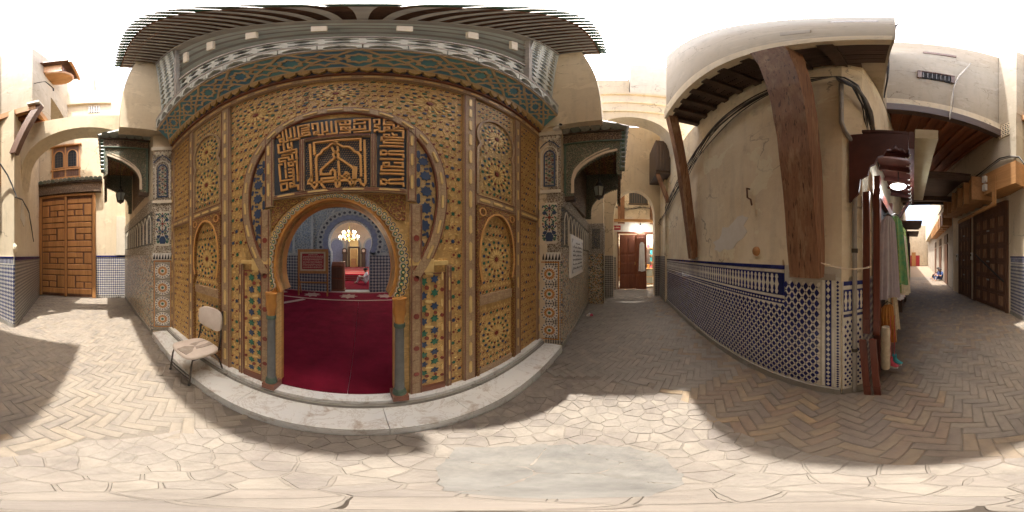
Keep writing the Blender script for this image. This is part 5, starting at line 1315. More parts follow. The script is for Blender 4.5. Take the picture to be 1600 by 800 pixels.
# dividing wall with the lobed arch
AC = -0.50
fd = Fr((0, 6.62, 0), (1, 0, 0))
ia = horseshoe(AC, 0.90, 2.28, 0.90, -28, 30)
wl_ = [(-4.2, FZ), (ia[-1][0], FZ)] + ia[::-1] + [(ia[0][0], FZ), (3.2, FZ), (3.2, 5.99), (-4.2, 5.99)]
MB().prism(wl_, fd, -0.45, 0.0).build('dividing_wall', 'stone_fret', hall)
for x0, x1 in ((-4.19, ia[-1][0] - 0.02), (ia[0][0] + 0.02, 3.19)):
    MB().fbox(fd, x0, x1, FZ, 1.72, 0.0, 0.02).build('tile_dado', 'zellige_hall', hall)
    MB().fbox(fd, x0, x1, 1.72, 1.84, 0.0, 0.03).build('dado_frieze', 'stone_grey', hall)
m = MB(); m.stroke(horseshoe(AC, 1.04, 2.28, 1.04, -26, 30), 0.22, fd, 0.0, 0.03); m.build('blue_archivolt', 'stone_blue', hall)
for k in range(23):
    t = R(-20 + 220 * k / 22); c_, s_ = math.cos(t), math.sin(t)
    m = MB(); m.prism(ngon(12, 0.115, 0, (AC + 1.22 * c_, 2.28 + 1.22 * s_)), fd, 0.0, 0.05); m.build('lobe', 'stone_grey', hall)
    m = MB(); m.prism(ngon(10, 0.06, 0, (AC + 1.23 * c_, 2.28 + 1.23 * s_)), fd, 0.05, 0.056); m.build('lobe_eye', 'slate', hall, kind='stuff')
m = MB(); m.stroke(horseshoe(AC, 1.345, 2.28, 1.345, -14, 30), 0.05, fd, 0.0, 0.06); m.build('arch_moulding', 'stone_grey', hall)
for x in (-3.4, -2.95, -2.1, 1.15, 1.6): MB().fbox(fd, x - 0.05, x + 0.05, 1.84, 5.9, 0.0, 0.05).build('stucco_pilaster', 'stone_grey', hall)
for x in (-3.17, 1.38):
    MB().fbox(fd, x - 0.12, x + 0.12, 1.95, 3.2, 0.0, 0.03).build('niche', 'stone_blue', hall)
MB().fbox(fd, -2.05, 1.1, 3.75, 4.6, 0.0, 0.02).build('carved_panel', 'stucco_dark', hall)
# arches on the far wall
ff = Fr((0, 16.6, 0), (1, 0, 0))
for x in (-2.6, -0.9, 0.9):
    pl = [(x - 0.62, 0.62), (x + 0.62, 0.62)] + horseshoe(x, 0.66, 2.7, 0.75, -20, 18)
    m = MB(); m.stroke(horseshoe(x, 0.72, 2.7, 0.8, -20, 20), 0.16, ff, 0.0, 0.06); m.build('far_arch', 'stone_grey', hall)
    MB().prism(pl, ff, 0.0, 0.02).build('far_niche', 'stone_blue' if x != -0.9 else 'plaster_pale', hall)
    MB().fbox(ff, x - 0.9, x - 0.72, 0.6, 2.4, 0.0, 0.12).build('far_pier', 'plaster_pale', hall)

# carpets
cr_ = thing('hall_carpet', 'dark red carpet just inside the horseshoe doorway', 'carpet', (-0.5, 3.4, FZ))
cxs = [-4.0, -2.75, -1.4, -0.12, 1.2, 2.3, 3.1]
for q0, q1 in zip(cxs, cxs[1:]): MB().box(q0 + 0.002, q1 - 0.002, 1.31, 5.15, FZ - 0.004, FZ + 0.010 + rng.uniform(-.001, .001)).build('carpet_strip', 'carpet_strip', cr_)
m = MB(); m.beam((-3.9, 1.9, FZ + 0.013), (-1.9, 5.1, FZ + 0.013), 0.16, 0.008); m.build('border_stripe', 'carpet_cream', cr_)
c2 = thing('hall_carpet', 'red runner with cream medallions before the lobed arch', 'carpet', (-0.5, 5.7, FZ))
MB().box(-4.0, 3.1, 5.17, 6.55, FZ - 0.004, FZ + 0.010).build('pile', 'carpet_red', c2)
for y in (5.26, 6.42): MB().box(-4.0, 3.1, y - 0.05, y + 0.05, FZ + 0.010, FZ + 0.014).build('border_stripe', 'carpet_cream', c2)
for k in range(5):
    x = -3.2 + k * 1.35; MB().prism(starpoly(8, 0.34, 0.22, 0, (x, 5.84)), LOC, FZ + 0.010, FZ + 0.014).build('medallion', 'carpet_cream', c2)
c3 = thing('hall_carpet', 'bright red striped carpet where the man in white sits', 'carpet', (-0.5, 8.2, FZ))
MB().box(-3.9, 2.9, 7.1, 9.56, FZ - 0.004, FZ + 0.010).build('pile', 'carpet_red', c3)
c4 = thing('hall_carpet', 'bright red carpet with pale rows on the raised far floor', 'carpet', (-0.5, 13, 0.6))
MB().box(-5.0, 4.0, 9.7, 16.4, 0.602, 0.612).build('pile', 'carpet_bright', c4)
for k in range(5): MB().box(-4.9, 3.9, 10.1 + k * 1.15, 10.5 + k * 1.15, 0.612, 0.616).build('pale_row', 'carpet_cream', c4)
for k in range(3): MB().box(-4.9, 3.9, 9.585, 9.598, 0.26 + k * 0.12, 0.30 + k * 0.12).build('riser_stripe', 'carpet_cream', c4)

# notice board on an easel
ea = thing('notice_board', 'red notice board with cream writing on a wooden easel inside', 'board', (-1.78, 5.66, FZ), R(10))
fb_ = Fr((-2.32, 5.56, 0), (1.07, 0.18, 0)); W_ = 1.12
MB().fbox(fb_, 0, W_, 1.06, 1.95, -0.03, 0.0).build('backing', 'wood_brown', ea)
m = MB(); m.stroke([(0.05, 1.11), (W_ - 0.05, 1.11), (W_ - 0.05, 1.90), (0.05, 1.90)], 0.10, fb_, -0.01, 0.03, closed=True); m.build('frame', 'wood_door', ea)
m = MB(); m.stroke([(0.13, 1.19), (W_ - 0.13, 1.19), (W_ - 0.13, 1.82), (0.13, 1.82)], 0.06, fb_, -0.01, 0.022, closed=True); m.build('inner_frame', 'tin_cream', ea)
pn = MB().fbox(fb_, 0.16, W_ - 0.16, 1.22, 1.79, -0.01, 0.008).build('panel', 'board_red', ea)
rr = random.Random(4)
for j in range(9):
    z = 1.745 - j * 0.058; a = 0.2 if j else 0.4; m = MB()
    while a < (W_ - 0.22 if j else 0.74):
        w_ = rr.uniform(0.03, 0.09); m.stroke([(a, z + rr.uniform(-.006, .008)), (a + w_ * .5, z - .006), (a + w_, z + rr.uniform(-.006, .012))], 0.012, fb_, 0.008, 0.011)
        if rr.random() < 0.6: m.stroke([(a + w_ * .4, z), (a + w_ * .45, z + .024)], 0.009, fb_, 0.008, 0.011)
        a += w_ + 0.014
    m.build('writing_line', 'text_cream', pn, kind='stuff')
for a in (0.03, W_ - 0.03):
    MB().fbox(fb_, a - 0.025, a + 0.025, FZ, 1.06, -0.03, 0.02).build('leg', 'wood_door', ea)
    b = MB(); b.beam(fb_.p(a, 0.95, -0.03), fb_.p(a, FZ, -0.5), 0.04, 0.03); b.build('rear_leg', 'wood_door', ea)
MB().fbox(fb_, 0, W_, 0.70, 0.76, -0.025, 0.0).build('stretcher', 'wood_door', ea)
# dark cabinet beside the arch
cb_ = thing('wooden_cabinet', 'dark wooden cabinet with sloped top beside the lobed arch', 'cabinet', (-1.05, 7.0, FZ))
m = MB(); m.prism([(6.75, FZ), (7.2, FZ), (7.2, 1.45), (6.95, 1.45), (6.75, 1.30)], Fr((-1.36, 0, 0), (0, 1, 0)), 0.0, 0.60); m.build('case', 'wood_red', cb_)
fc_ = Fr((0, 6.75, 0), (1, 0, 0))
for z0, z1 in ((0.30, 0.72), (0.78, 1.22)): MB().fbox(fc_, -1.30, -0.82, z0, z1, 0.0, 0.018, 0, 0.01).build('door_panel', 'wood_brown', cb_)
MB().box(-1.40, -0.72, 6.70, 7.22, FZ, 0.28).build('plinth', 'wood_red', cb_)
# tall clocks and the gilt frame at the far wall
for x, lab in ((-1.75, 'tall dark longcase clock on the far wall left of the gilt frame'), (0.12, 'tall dark longcase clock on the far wall right of the gilt frame')):
    ck = thing('longcase_clock', lab, 'clock', (x, 16.2, 0.61))
    MB().box(x - 0.2, x + 0.2, 16.05, 16.4, 0.61, 1.9).build('case', 'wood_dark', ck)
    MB().prism([(x - 0.24, 1.9), (x + 0.24, 1.9), (x + 0.24, 2.3)] + [(x + 0.24 * math.cos(R(a)), 2.3 + 0.2 * math.sin(R(a))) for a in range(20, 180, 20)] + [(x - 0.24, 2.3)], Fr((0, 16.0, 0), (1, 0, 0)), -0.4, 0.0).build('hood', 'wood_dark', ck)
    MB().prism(ngon(16, 0.15, 0, (x, 2.22)), Fr((0, 16.0, 0), (1, 0, 0)), 0.0, 0.02).build('dial', 'text_cream', ck)
gf = thing('gilt_frame', 'gilt framed mihrab screen with candles at the far wall', 'frame', (-0.82, 16.2, 0.61))
fg = Fr((0, 16.2, 0), (1, 0, 0))
m = MB(); m.stroke([(-1.30, 0.65), (-1.30, 2.55), (-0.35, 2.55), (-0.35, 0.65)], 0.16, fg, -0.1, 0.05); m.build('frame', 'wood_dark', gf)
m = MB(); m.stroke([(-1.18, 0.65), (-1.18, 2.42), (-0.47, 2.42), (-0.47, 0.65)], 0.06, fg, -0.05, 0.07); m.build('gilt_edge', 'gilt', gf)
MB().fbox(fg, -1.15, -0.5, 0.65, 2.39, -0.05, 0.0).build('panel', 'gold_field', gf)
MB().fbox(fg, -1.05, -0.62, 0.62, 1.45, 0.2, 0.6).build('lectern', 'wood_new', gf)
MB().fbox(fg, -1.25, -0.4, 2.66, 3.3, -0.05, 0.02).build('crest', 'gilt', gf)
# chandelier
CHX, CHY, CHZ = -0.84, 10.4, 2.75
ch = thing('crystal_chandelier', 'lit crystal chandelier hanging in the far hall', 'chandelier', (CHX, CHY, CHZ))
b = MB(); b.tube([(CHX, CHY, CHZ + 0.9), (CHX, CHY, 5.5)], 0.015, 6); b.build('rod', 'brass', ch)
b = MB(); b.lathe([(0.02, 0.95), (0.07, 0.8), (0.03, 0.7), (0.09, 0.5), (0.05, 0.3), (0.12, 0.12), (0.04, 0.0), (0.01, -0.12)], (CHX, CHY, CHZ), 12); b.build('stem', 'brass', ch, smooth=50)
for ring, (rad, zz, cnt) in enumerate(((0.62, 0.12, 12), (0.40, 0.42, 8))):
    for k in range(cnt):
        a = 2 * math.pi * k / cnt; px_, py_ = CHX + rad * math.cos(a), CHY + rad * math.sin(a)
        b = MB(); b.tube([(CHX, CHY, CHZ + zz), (CHX + rad * .5 * math.cos(a), CHY + rad * .5 * math.sin(a), CHZ + zz - 0.12), (px_, py_, CHZ + zz)], 0.012, 5); arm = b.build('arm', 'brass', ch)
        b = MB(); b.lathe([(0.015, 0.0), (0.05, 0.05), (0.045, 0.11), (0.015, 0.15)], (px_, py_, CHZ + zz), 8); b.build('bulb', 'lamp_warm', arm)
        b = MB(); b.lathe([(0.003, -0.16), (0.02, -0.10), (0.008, -0.02)], (px_, py_, CHZ + zz), 6); b.build('crystal', 'white_paint', arm)
cl_ = bpy.data.lights.new('chandelier_light', 'POINT'); cl_.energy = 40; cl_.color = (1.0, 0.82, 0.58); cl_.shadow_soft_size = 0.5
clo = ob('chandelier_light', cl_, ch, Matrix.Translation((CHX, CHY, CHZ - 0.25)))

# ------------------------------------------------------------------ people
def person(name, label, J, bones, rad, loc, rotz, mats, s=1.0, extra=None):
    """J joints, bones (a, b, material index); one continuous skinned body"""
    names = list(J); me = bpy.data.meshes.new('skeleton'); me.from_pydata([J[n] for n in names], [(names.index(a), names.index(b)) for a, b, _ in bones], [])
    tmp = bpy.data.objects.new('skeleton', me); sc.collection.objects.link(tmp)
    md = tmp.modifiers.new('skin', 'SKIN'); sub = tmp.modifiers.new('sub', 'SUBSURF'); sub.levels = 2; sub.render_levels = 2
    for i, n in enumerate(names):
        r = rad[n]; me.skin_vertices[0].data[i].radius = (r, r) if not isinstance(r, tuple) else r
        me.skin_vertices[0].data[i].use_root = (n == names[0])
    dg = bpy.context.evaluated_depsgraph_get(); dg.update(); body = bpy.data.meshes.new_from_object(tmp.evaluated_get(dg)); body.name = name
    bpy.data.objects.remove(tmp)
    body.materials.clear()
    for q in mats: body.materials.append(MATS[q])
    segs = [(Vector(J[a]), Vector(J[b]), mi) for a, b, mi in bones]
    for p in body.polygons:
        c = p.center; best = None
        for a, b, mi in segs:
            ab = b - a; t = max(0, min(1, (c - a).dot(ab) / max(1e-9, ab.length_squared))); d = (a + ab * t - c).length
            if best is None or d < best[0]: best = (d, mi)
        p.material_index = best[1]; p.use_smooth = True
    M = Matrix.Translation(loc) @ Matrix.Rotation(rotz, 4, 'Z') @ Matrix.Scale(s, 4)
    o = ob('person', body, None, M, label, 'person', kind='thing')
    H = Vector(J['head'])
    def sub_(nm, mb, mat_): 
        c = ob(nm, mb.mesh(nm, mat_, 60), o, M)
    if extra: extra(sub_, H)
    return o
def fingers(J, bones, rad, side, wrist, d, mi):
    """palm and five bent fingers from the wrist along d"""
    w_ = Vector(wrist); d = Vector(d).normalized(); up = Vector((0, 0, 1)); sd = d.cross(up); sd = sd.normalized() if sd.length > 1e-3 else Vector((0, 1, 0))
    J['palm' + side] = tuple(w_ + d * 0.06); rad['palm' + side] = (0.034, 0.018); bones.append(('wrist' + side, 'palm' + side, mi))
    for k, (off, ln) in enumerate(((-0.03, 0.065), (-0.01, 0.078), (0.01, 0.072), (0.03, 0.058))):
        a = w_ + d * 0.10 + sd * off; b = a + d * ln * 0.6 - up * 0.012; 
        J['f%d%s' % (k, side)] = tuple(a); J['g%d%s' % (k, side)] = tuple(b); rad['f%d%s' % (k, side)] = 0.009; rad['g%d%s' % (k, side)] = 0.008
        bones += [('palm' + side, 'f%d%s' % (k, side), mi), ('f%d%s' % (k, side), 'g%d%s' % (k, side), mi)]
    a = w_ + d * 0.05 - sd * 0.05; J['t' + side] = tuple(a); rad['t' + side] = 0.010; bones.append(('palm' + side, 't' + side, mi))
def head_bits(hair='hair_dark'):
    def f(sub_, H):
        m = MB(); m.lathe([(0.118, 0.0), (0.115, 0.05), (0.085, 0.095), (0.03, 0.118), (0.004, 0.12)], (H.x - 0.02, H.y, H.z + 0.0), 14); sub_('hair', m, hair)
        m = MB(); m.lathe([(0.004, -0.02), (0.016, -0.012), (0.018, 0.01), (0.006, 0.03)], (H.x + 0.105, H.y, H.z - 0.015), 8); sub_('nose', m, 'skin')
        for e in (-1, 1):
            m = MB(); m.lathe([(0.002, -0.012), (0.012, 0.0), (0.002, 0.012)], (H.x + 0.092, H.y + e * 0.036, H.z + 0.012), 8); sub_('eye', m, 'ink_black')
            m = MB(); m.lathe([(0.004, -0.028), (0.016, 0.0), (0.004, 0.028)], (H.x, H.y + e * 0.103, H.z - 0.005), 8); sub_('ear', m, 'skin')
        m = MB(); m.box(H.x + 0.084, H.x + 0.098, H.y - 0.025, H.y + 0.025, H.z - 0.058, H.z - 0.05); sub_('mouth', m, 'cloth_pink')
    return f
# man in white on the carpet, knees drawn up, facing -x
J = {'pelvis': (0, 0, 0.11), 'waist': (-0.03, 0, 0.28), 'chest': (0.0, 0, 0.46), 'neck': (0.05, 0, 0.60), 'head': (0.09, 0, 0.73), 'crown': (0.085, 0, 0.80)}
rad = {'pelvis': 0.15, 'waist': 0.13, 'chest': (0.17, 0.125), 'neck': 0.055, 'head': 0.095, 'crown': 0.07}
bones = [('pelvis', 'waist', 0), ('waist', 'chest', 0), ('chest', 'neck', 0), ('neck', 'head', 1), ('head', 'crown', 1)]
for e, sd in ((1, 'L'), (-1, 'R')):
    J.update({'hip' + sd: (0.04, e * 0.10, 0.11), 'knee' + sd: (0.40, e * 0.13, 0.40), 'ankle' + sd: (0.52, e * 0.12, 0.06), 'toe' + sd: (0.68, e * 0.13, 0.035), 'shoulder' + sd: (0.0, e * 0.19, 0.52), 'elbow' + sd: (0.16, e * 0.25, 0.32), 'wrist' + sd: (0.36, e * 0.10, 0.38)})
    rad.update({'hip' + sd: 0.11, 'knee' + sd: 0.075, 'ankle' + sd: 0.042, 'toe' + sd: 0.03, 'shoulder' + sd: 0.075, 'elbow' + sd: 0.052, 'wrist' + sd: 0.032})
    bones += [('pelvis', 'hip' + sd, 0), ('hip' + sd, 'knee' + sd, 0), ('knee' + sd, 'ankle' + sd, 0), ('ankle' + sd, 'toe' + sd, 1), ('chest', 'shoulder' + sd, 0), ('shoulder' + sd, 'elbow' + sd, 0), ('elbow' + sd, 'wrist' + sd, 1)]
    fingers(J, bones, rad, sd, J['wrist' + sd], (1, -0.3 * e, -0.1), 1)
person('man', 'man in white clothes sitting on the hall carpet with knees drawn up', J, bones, rad, (0.24, 8.62, FZ + 0.03), math.pi, ['cloth_white', 'skin'], 1.0, head_bits())
SEATED = (dict(J), list(bones), dict(rad))

# ------------------------------------------------------------------ the chair on the step
chr_ = thing('metal_chair', 'worn white padded chair with thin dark metal legs on the marble step', 'chair', (-1.57, 0.97, 0.12), R(4))
CM = WORLD[chr_.name]
def cpart(nm, mb, mat_, sm=None, par=None): return ob(nm, mb.mesh(nm, mat_, sm), par or chr_, CM)
SZ = 0.42
def tub(pts, r=0.011): return MB().tube(pts, r, 8)
for e in (-1, 1):
    cpart('front_leg', tub([(e * 0.20, -0.23, 0.0), (e * 0.19, -0.20, 0.30), (e * 0.185, -0.18, SZ - 0.03), (e * 0.185, 0.12, SZ - 0.02)]), 'steel_dark', 50)
    cpart('rear_leg', tub([(e * 0.20, 0.235, 0.0), (e * 0.19, 0.17, 0.26), (e * 0.185, 0.10, SZ - 0.04)]), 'steel_dark', 50)
    cpart('back_post', tub([(e * 0.19, 0.06, SZ - 0.03), (e * 0.19, 0.17, SZ), (e * 0.185, 0.20, SZ + 0.15), (e * 0.18, 0.235, SZ + 0.50)]), 'steel_dark', 50)
    cpart('foot_cap', MB().tube([(e * 0.20, -0.23, 0.0), (e * 0.199, -0.226, 0.03)], 0.015, 8), 'cable_black', 50)
cpart('front_stretcher', tub([(-0.195, -0.215, 0.15), (0.195, -0.215, 0.15)], 0.009), 'steel_dark', 50)
cpart('front_stretcher', tub([(-0.197, -0.22, 0.10), (0.197, -0.22, 0.10)], 0.009), 'steel_dark', 50)
cpart('seat_rail', tub([(-0.185, -0.17, SZ - 0.03), (0.185, -0.17, SZ - 0.03)], 0.010), 'steel_dark', 50)
def pad(u, v, w, d, zc, th, y0=0.0):
    # rounded cushion outline
    a = 2 * math.pi * u; r = lambda c: math.copysign(abs(c) ** 0.45, c)
    k = 1.0 - 0.06 * abs(v) ** 4
    return (r(math.cos(a)) * w * k, y0 + r(math.sin(a)) * d * k, zc + th * v + 0.012 * math.cos(math.pi * r(math.sin(a)) * 0.5))
def cushion(w, d, zc, th, y0):
    m = MB(); n = 32; rings = [(-1, 0.93), (-0.7, 1.0), (0.0, 1.01), (0.6, 1.0), (0.9, 0.95), (1.0, 0.86), (1.05, 0.5), (1.06, 0.02)]; P = []
    for v, k in rings:
        for i in range(n):
            a = 2 * math.pi * i / n; c_, s_ = math.cos(a), math.sin(a); q = lambda c: math.copysign(abs(c) ** 0.5, c)
            P.append((q(c_) * w * k, y0 + q(s_) * d * k, zc + th * v + 0.008 * math.sin(q(c_) * 3 + q(s_) * 2)))
    Fc = [(i * n + k, i * n + (k + 1) % n, (i + 1) * n + (k + 1) % n, (i + 1) * n + k) for i in range(len(rings) - 1) for k in range(n)]
    return m.add(P, Fc + [tuple(range(n - 1, -1, -1))])
seat = cpart('seat', cushion(0.22, 0.215, SZ, 0.024, -0.02), 'cushion_white', 60)
m = MB(); m.prism([(-0.05, -0.222), (0.11, -0.205), (0.06, 0.0), (0.085, 0.175), (-0.06, 0.18), (-0.085, 0.02)], LOC, SZ + 0.015, SZ + 0.030); cpart('torn_strip', m, 'cushion_worn', None, seat)
m = cushion(0.205, 0.135, 0, 0.018, 0)
m.v = [(x, 0.215 + z * 1.0 + (y) * 0.12 - 0.03 * (1 - (x / 0.21) ** 2) * -1 - 0.02, SZ + 0.365 + y) for x, y, z in m.v]
m.v = [(x, y, z) for x, y, z in m.v]; m.f = [f[::-1] for f in m.f]
cpart('backrest', m, 'cushion_white', 60)
# ------------------------------------------------------------------ blue and white tile dado of the south house
SA, SB = (5.62, -1.748), (0.305, -1.49)
fS, LS = wfr(SA, SB)
dado = MB().fbox(fS, 0.0, LS, 0.10, 1.60, 0.0, 0.012).build('tile_dado', 'grout', sh, label='dado of cobalt lozenge and white tiles')
MB().fbox(fS, 0.0, LS, -0.02, 0.10, 0.0, 0.035).build('kerb', 'cement', dado)
TW, TH_ = 0.080, 0.112
xa = LS - 0.62; zsplit = 1.16; edge = LS - 0.185
loz = [(0, .35 * TH_), (.27 * TW, .09 * TH_), (.27 * TW, -.09 * TH_), (0, -.35 * TH_), (-.27 * TW, -.09 * TH_), (-.27 * TW, .09 * TH_)]
lmesh_ = MB().prism(loz, LOC, 0.0, 0.008, 0, False).mesh('lozenge_tile', 'tile_cobalt')
def okc(a, z):
    if a < 0.05 or a > edge - 0.03 or z < 0.15: return False
    return z < (zsplit - 0.04 if a < xa else 1.42)
L_ = []; white = MB(); dots = MB()
seg = math.hypot(TW / 2, TH_ / 2); ang = math.atan2(TH_, TW)
for i in range(int(LS / TW) + 1):
    for j in range(14):
        for o in (0, 1):
            a, z = (i + 0.5 * o) * TW, 0.16 + (j + 0.5 * o) * TH_
            if okc(a, z): L_.append((a, z))
            a2 = a + TW / 2
            if okc(a2, z):
                dots.prism([(a2, z + .11 * TH_), (a2 + .10 * TW, z), (a2, z - .11 * TH_), (a2 - .10 * TW, z)], fS, 0.010, 0.0185, 0, False)
                for sg in (1, -1): white.prism(hexbar(seg * 0.86, 0.034, sg * ang, (a2 + TW / 4, z + sg * TH_ / 4)), fS, 0.010, 0.0185, 0, False)
L_.sort(key=lambda p: (fS.p(p[0], p[1]) - Vector((0, 0, EYE))).length)
rest = MB()
for k, (a, z) in enumerate(L_):
    if k < 300: ob('lozenge_tile', lmesh_, dado, frM(fS, a, z, 0.012))
    else: rest.prism([(a + u, z + v) for u, v in loz], fS, 0.012, 0.020, 0, False)
rest.build('lozenge_field', 'tile_cobalt', dado, kind='stuff'); white.build('white_tile_field', 'tile_white', dado, kind='stuff'); dots.build('dot_tile_field', 'tile_cobalt', dado, kind='stuff')
# border courses on the long stretch
def course(z0, z1, mat_, nm, d=0.019, a0=0.0, a1=None, piece_=0.26):
    a1 = a1 or xa; m = MB(); a = a0
    while a < a1 - 0.01:
        b = min(a1, a + piece_); m.fbox(fS, a + 0.001, b - 0.001, z0, z1, 0.010, d, 0, 0.002); a = b
    m.build(nm, mat_, dado, kind='stuff')
course(zsplit - 0.03, zsplit + 0.0, 'tile_white', 'white_course'); course(zsplit + 0.003, zsplit + 0.065, 'tile_cobalt', 'blue_course'); course(zsplit + 0.068, zsplit + 0.098, 'tile_white', 'white_course')
m = MB(); a = 0.02
while a < xa - 0.03:
    m.prism([(a, zsplit + 0.034), (a + 0.02, zsplit + 0.02), (a + 0.04, zsplit + 0.034), (a + 0.02, zsplit + 0.048)], fS, 0.018, 0.022, 0, False); a += 0.05
m.build('small_diamond_row', 'tile_white', dado, kind='stuff')
course(zsplit + 0.102, 1.514, 'tile_cobalt', 'blue_field'); course(1.518, 1.552, 'tile_white', 'white_course'); course(1.556, 1.60, 'tile_cobalt', 'cap_course', 0.026, piece_=0.11)
m = MB(); a = 0.045; zc = (zsplit + 0.102 + 1.514) / 2
while a < xa - 0.04:
    sh_ = [(-.010, .085), (.010, .085), (.022, .06), (.012, .045), (.018, .02), (.030, 0), (.018, -.02), (.012, -.045), (.022, -.06), (.010, -.085), (-.010, -.085), (-.022, -.06), (-.012, -.045), (-.018, -.02), (-.030, 0), (-.018, .02), (-.012, .045), (-.022, .06)]
    m.prism([(a + u * 1.02, zc + v * 1.32) for u, v in sh_], fS, 0.017, 0.022, 0, False); a += 0.066
m.build('finial_row', 'tile_white', dado, kind='stuff')
# upright borders at the corner
def strip(a0, a1, mat_, nm): MB().fbox(fS, a0, a1, 0.12, 1.50, 0.010, 0.019, 0, 0.002).build(nm, mat_, dado)
strip(edge, edge + 0.03, 'tile_white', 'white_strip'); strip(edge + 0.033, edge + 0.092, 'tile_cobalt', 'blue_strip'); strip(edge + 0.095, edge + 0.125, 'tile_white', 'white_strip'); strip(edge + 0.128, LS - 0.002, 'tile_white', 'white_strip')
m = MB()
for k in range(20):
    z = 0.17 + k * 0.067; c = edge + 0.0625; m.prism([(c, z + .03), (c + .014, z + .008), (c + .02, z), (c + .014, z - .008), (c, z - .03), (c - .014, z - .008), (c - .02, z), (c - .014, z + .008)], fS, 0.018, 0.022, 0, False)
m.build('finial_column', 'tile_white', dado, kind='stuff')
m = MB()
for k in range(36): z = 0.14 + k * 0.0375; c = edge + 0.156; m.prism([(c, z + .017), (c + .014, z), (c, z - .017), (c - .014, z)], fS, 0.018, 0.022, 0, False)
m.build('diamond_column', 'tile_cobalt', dado, kind='stuff')
# the short return of the dado round the corner
fR, LR = wfr((0.30, -1.492), (0.125, -1.618)); 
MB().fbox(fR, 0.0, LR, -0.02, 0.10, 0.0, 0.03).build('kerb', 'cement', dado)
MB().fbox(fR, 0.0, LR, 0.10, 1.46, 0.0, 0.016).build('return_bed', 'tile_white', dado)
m = MB()
for j in range(18):
    for i in range(4):
        a = 0.03 + i * 0.045 + (j % 2) * 0.022; z = 0.16 + j * 0.052
        if a < LR - 0.02: m.prism([(a, z + .024), (a + .014, z), (a, z - .024), (a - .014, z)], fR, 0.015, 0.020, 0, False)
m.build('diamond_field', 'tile_cobalt', dado, kind='stuff')
for z0, z1 in ((1.10, 1.13), (1.16, 1.38), (1.42, 1.46)): MB().fbox(fR, 0.01, LR, z0, z1, 0.014, 0.021).build('blue_course', 'tile_cobalt', dado)
m = MB()
for i in range(5): m.prism([(0.03 + i * 0.042 + u * 0.62, 1.27 + v * 1.1) for u, v in sh_], fR, 0.020, 0.024, 0, False)
m.build('finial_row', 'tile_white', dado, kind='stuff')
fR2, LR2 = wfr((0.122, -1.62), (-0.02, -2.2))
MB().fbox(fR2, 0.0, LR2, 0.0, 1.46, 0.0, 0.016).build('return_bed', 'zellige_blue', dado)

# ------------------------------------------------------------------ leaning timbers that prop the overhang
def prop(xb, xt, zb, w, label):
    p = thing('timber_prop', label, 'timber', (xb, -1.5, zb))
    b = MB(); n = 14; P = []; rp = random.Random(int(xb * 100))
    for k in range(n):
        t = k / (n - 1); x = lerp(xb, xt, t); y = lerp(-1.545 - 0.045 * xb + 0.1, -1.02, t); z = lerp(zb, 5.32, t); ww = w * (1 + 0.03 * math.sin(k * 1.1) + rp.gauss(0, 0.018)) / 2; dd = w * 0.42 * (1 + rp.gauss(0, 0.03))
        P += [(x - ww, y - dd, z), (x + ww, y - dd, z), (x + ww * 0.94, y + dd, z), (x - ww * 0.94, y + dd, z)]
    Fc = [(0, 3, 2, 1), tuple((n - 1) * 4 + q for q in range(4))]
    for k in range(n - 1):
        for q in range(4): j = (q + 1) % 4; Fc.append((k * 4 + q, k * 4 + j, (k + 1) * 4 + j, (k + 1) * 4 + q))
    b.add(P, Fc); b.build('timber', 'wood_timber', p)
    m = MB(); m.box(xb - w * 0.85, xb + w * 0.75, -1.60 - 0.045 * xb, -1.44 - 0.045 * xb, zb - 0.03, zb + 0.03); m.build('mortar_seat', 'plaster_grey', p)
    return p
prop(0.62, 0.70, 1.50, 0.31, 'heavy weathered timber prop rising from the tile dado near the corner')
prop(3.18, 3.02, 1.64, 0.20, 'slimmer dark timber prop leaning on the blue tiled house further along the wall')
# small things on the wall
fW = Fr((5.66, -1.752, 0), Vector((SB[0] - SA[0], SB[1] - SA[1], 0)))
hk = thing('iron_hook', 'rusty bent iron hook high on the ochre wall', 'hook', (1.5, -1.55, 2.5))
aw = 4.20
b = MB(); b.tube([fW.p(aw, 2.62, 0.02), fW.p(aw, 2.62, 0.07), fW.p(aw + 0.01, 2.48, 0.07), fW.p(aw + 0.06, 2.44, 0.06), fW.p(aw + 0.07, 2.36, 0.05)], 0.012, 6); b.build('hook_rod', 'wood_brown', hk)
lp = MB(); lp.lathe([(0.001, 0.05), (0.03, 0.048), (0.052, 0.03), (0.06, 0.0)], (0, 0, 0), 18)
ob('plaster_knob', lp.mesh('plaster_knob', 'wood_new', 60), sh, frM(fW, 4.31, 1.76, 0.0))
rr = random.Random(3); pts = []
for k in range(22): t = 2 * math.pi * k / 22; r_ = 0.26 * rr.uniform(0.7, 1.2); pts.append((3.75 + 1.7 * r_ * math.cos(t), 2.02 + r_ * math.sin(t) * 0.8 + 0.15 * math.cos(t)))
MB().prism(pts, fW, 0.0, 0.006).build('render_scar', 'white_paint', sh)
# ledge of render over the dado
MB().fbox(fW, 0.02, 4.72, 1.60, 1.66, 0.0, 0.022).build('render_ledge', 'plaster_ochre', sh)
# drain pipe on the corner
pipe = thing('drain_pipe', 'grey drain pipe running down the corner beside the shutters', 'pipe', (0.1, -1.6, 0))
b = MB(); b.tube([(0.185, -1.535, 0.02), (0.185, -1.535, 2.86), (0.20, -1.525, 2.98), (0.27, -1.48, 3.14), (0.30, -1.46, 3.3), (0.30, -1.46, 4.6)], 0.024, 10); b.build('pipe_run', 'pipe_grey', pipe, smooth=50)
for z in (0.7, 1.75, 2.6): b = MB(); b.lathe([(0.031, -0.02), (0.031, 0.02)], (0.185, -1.535, z), 10); b.build('bracket', 'steel_dark', pipe)
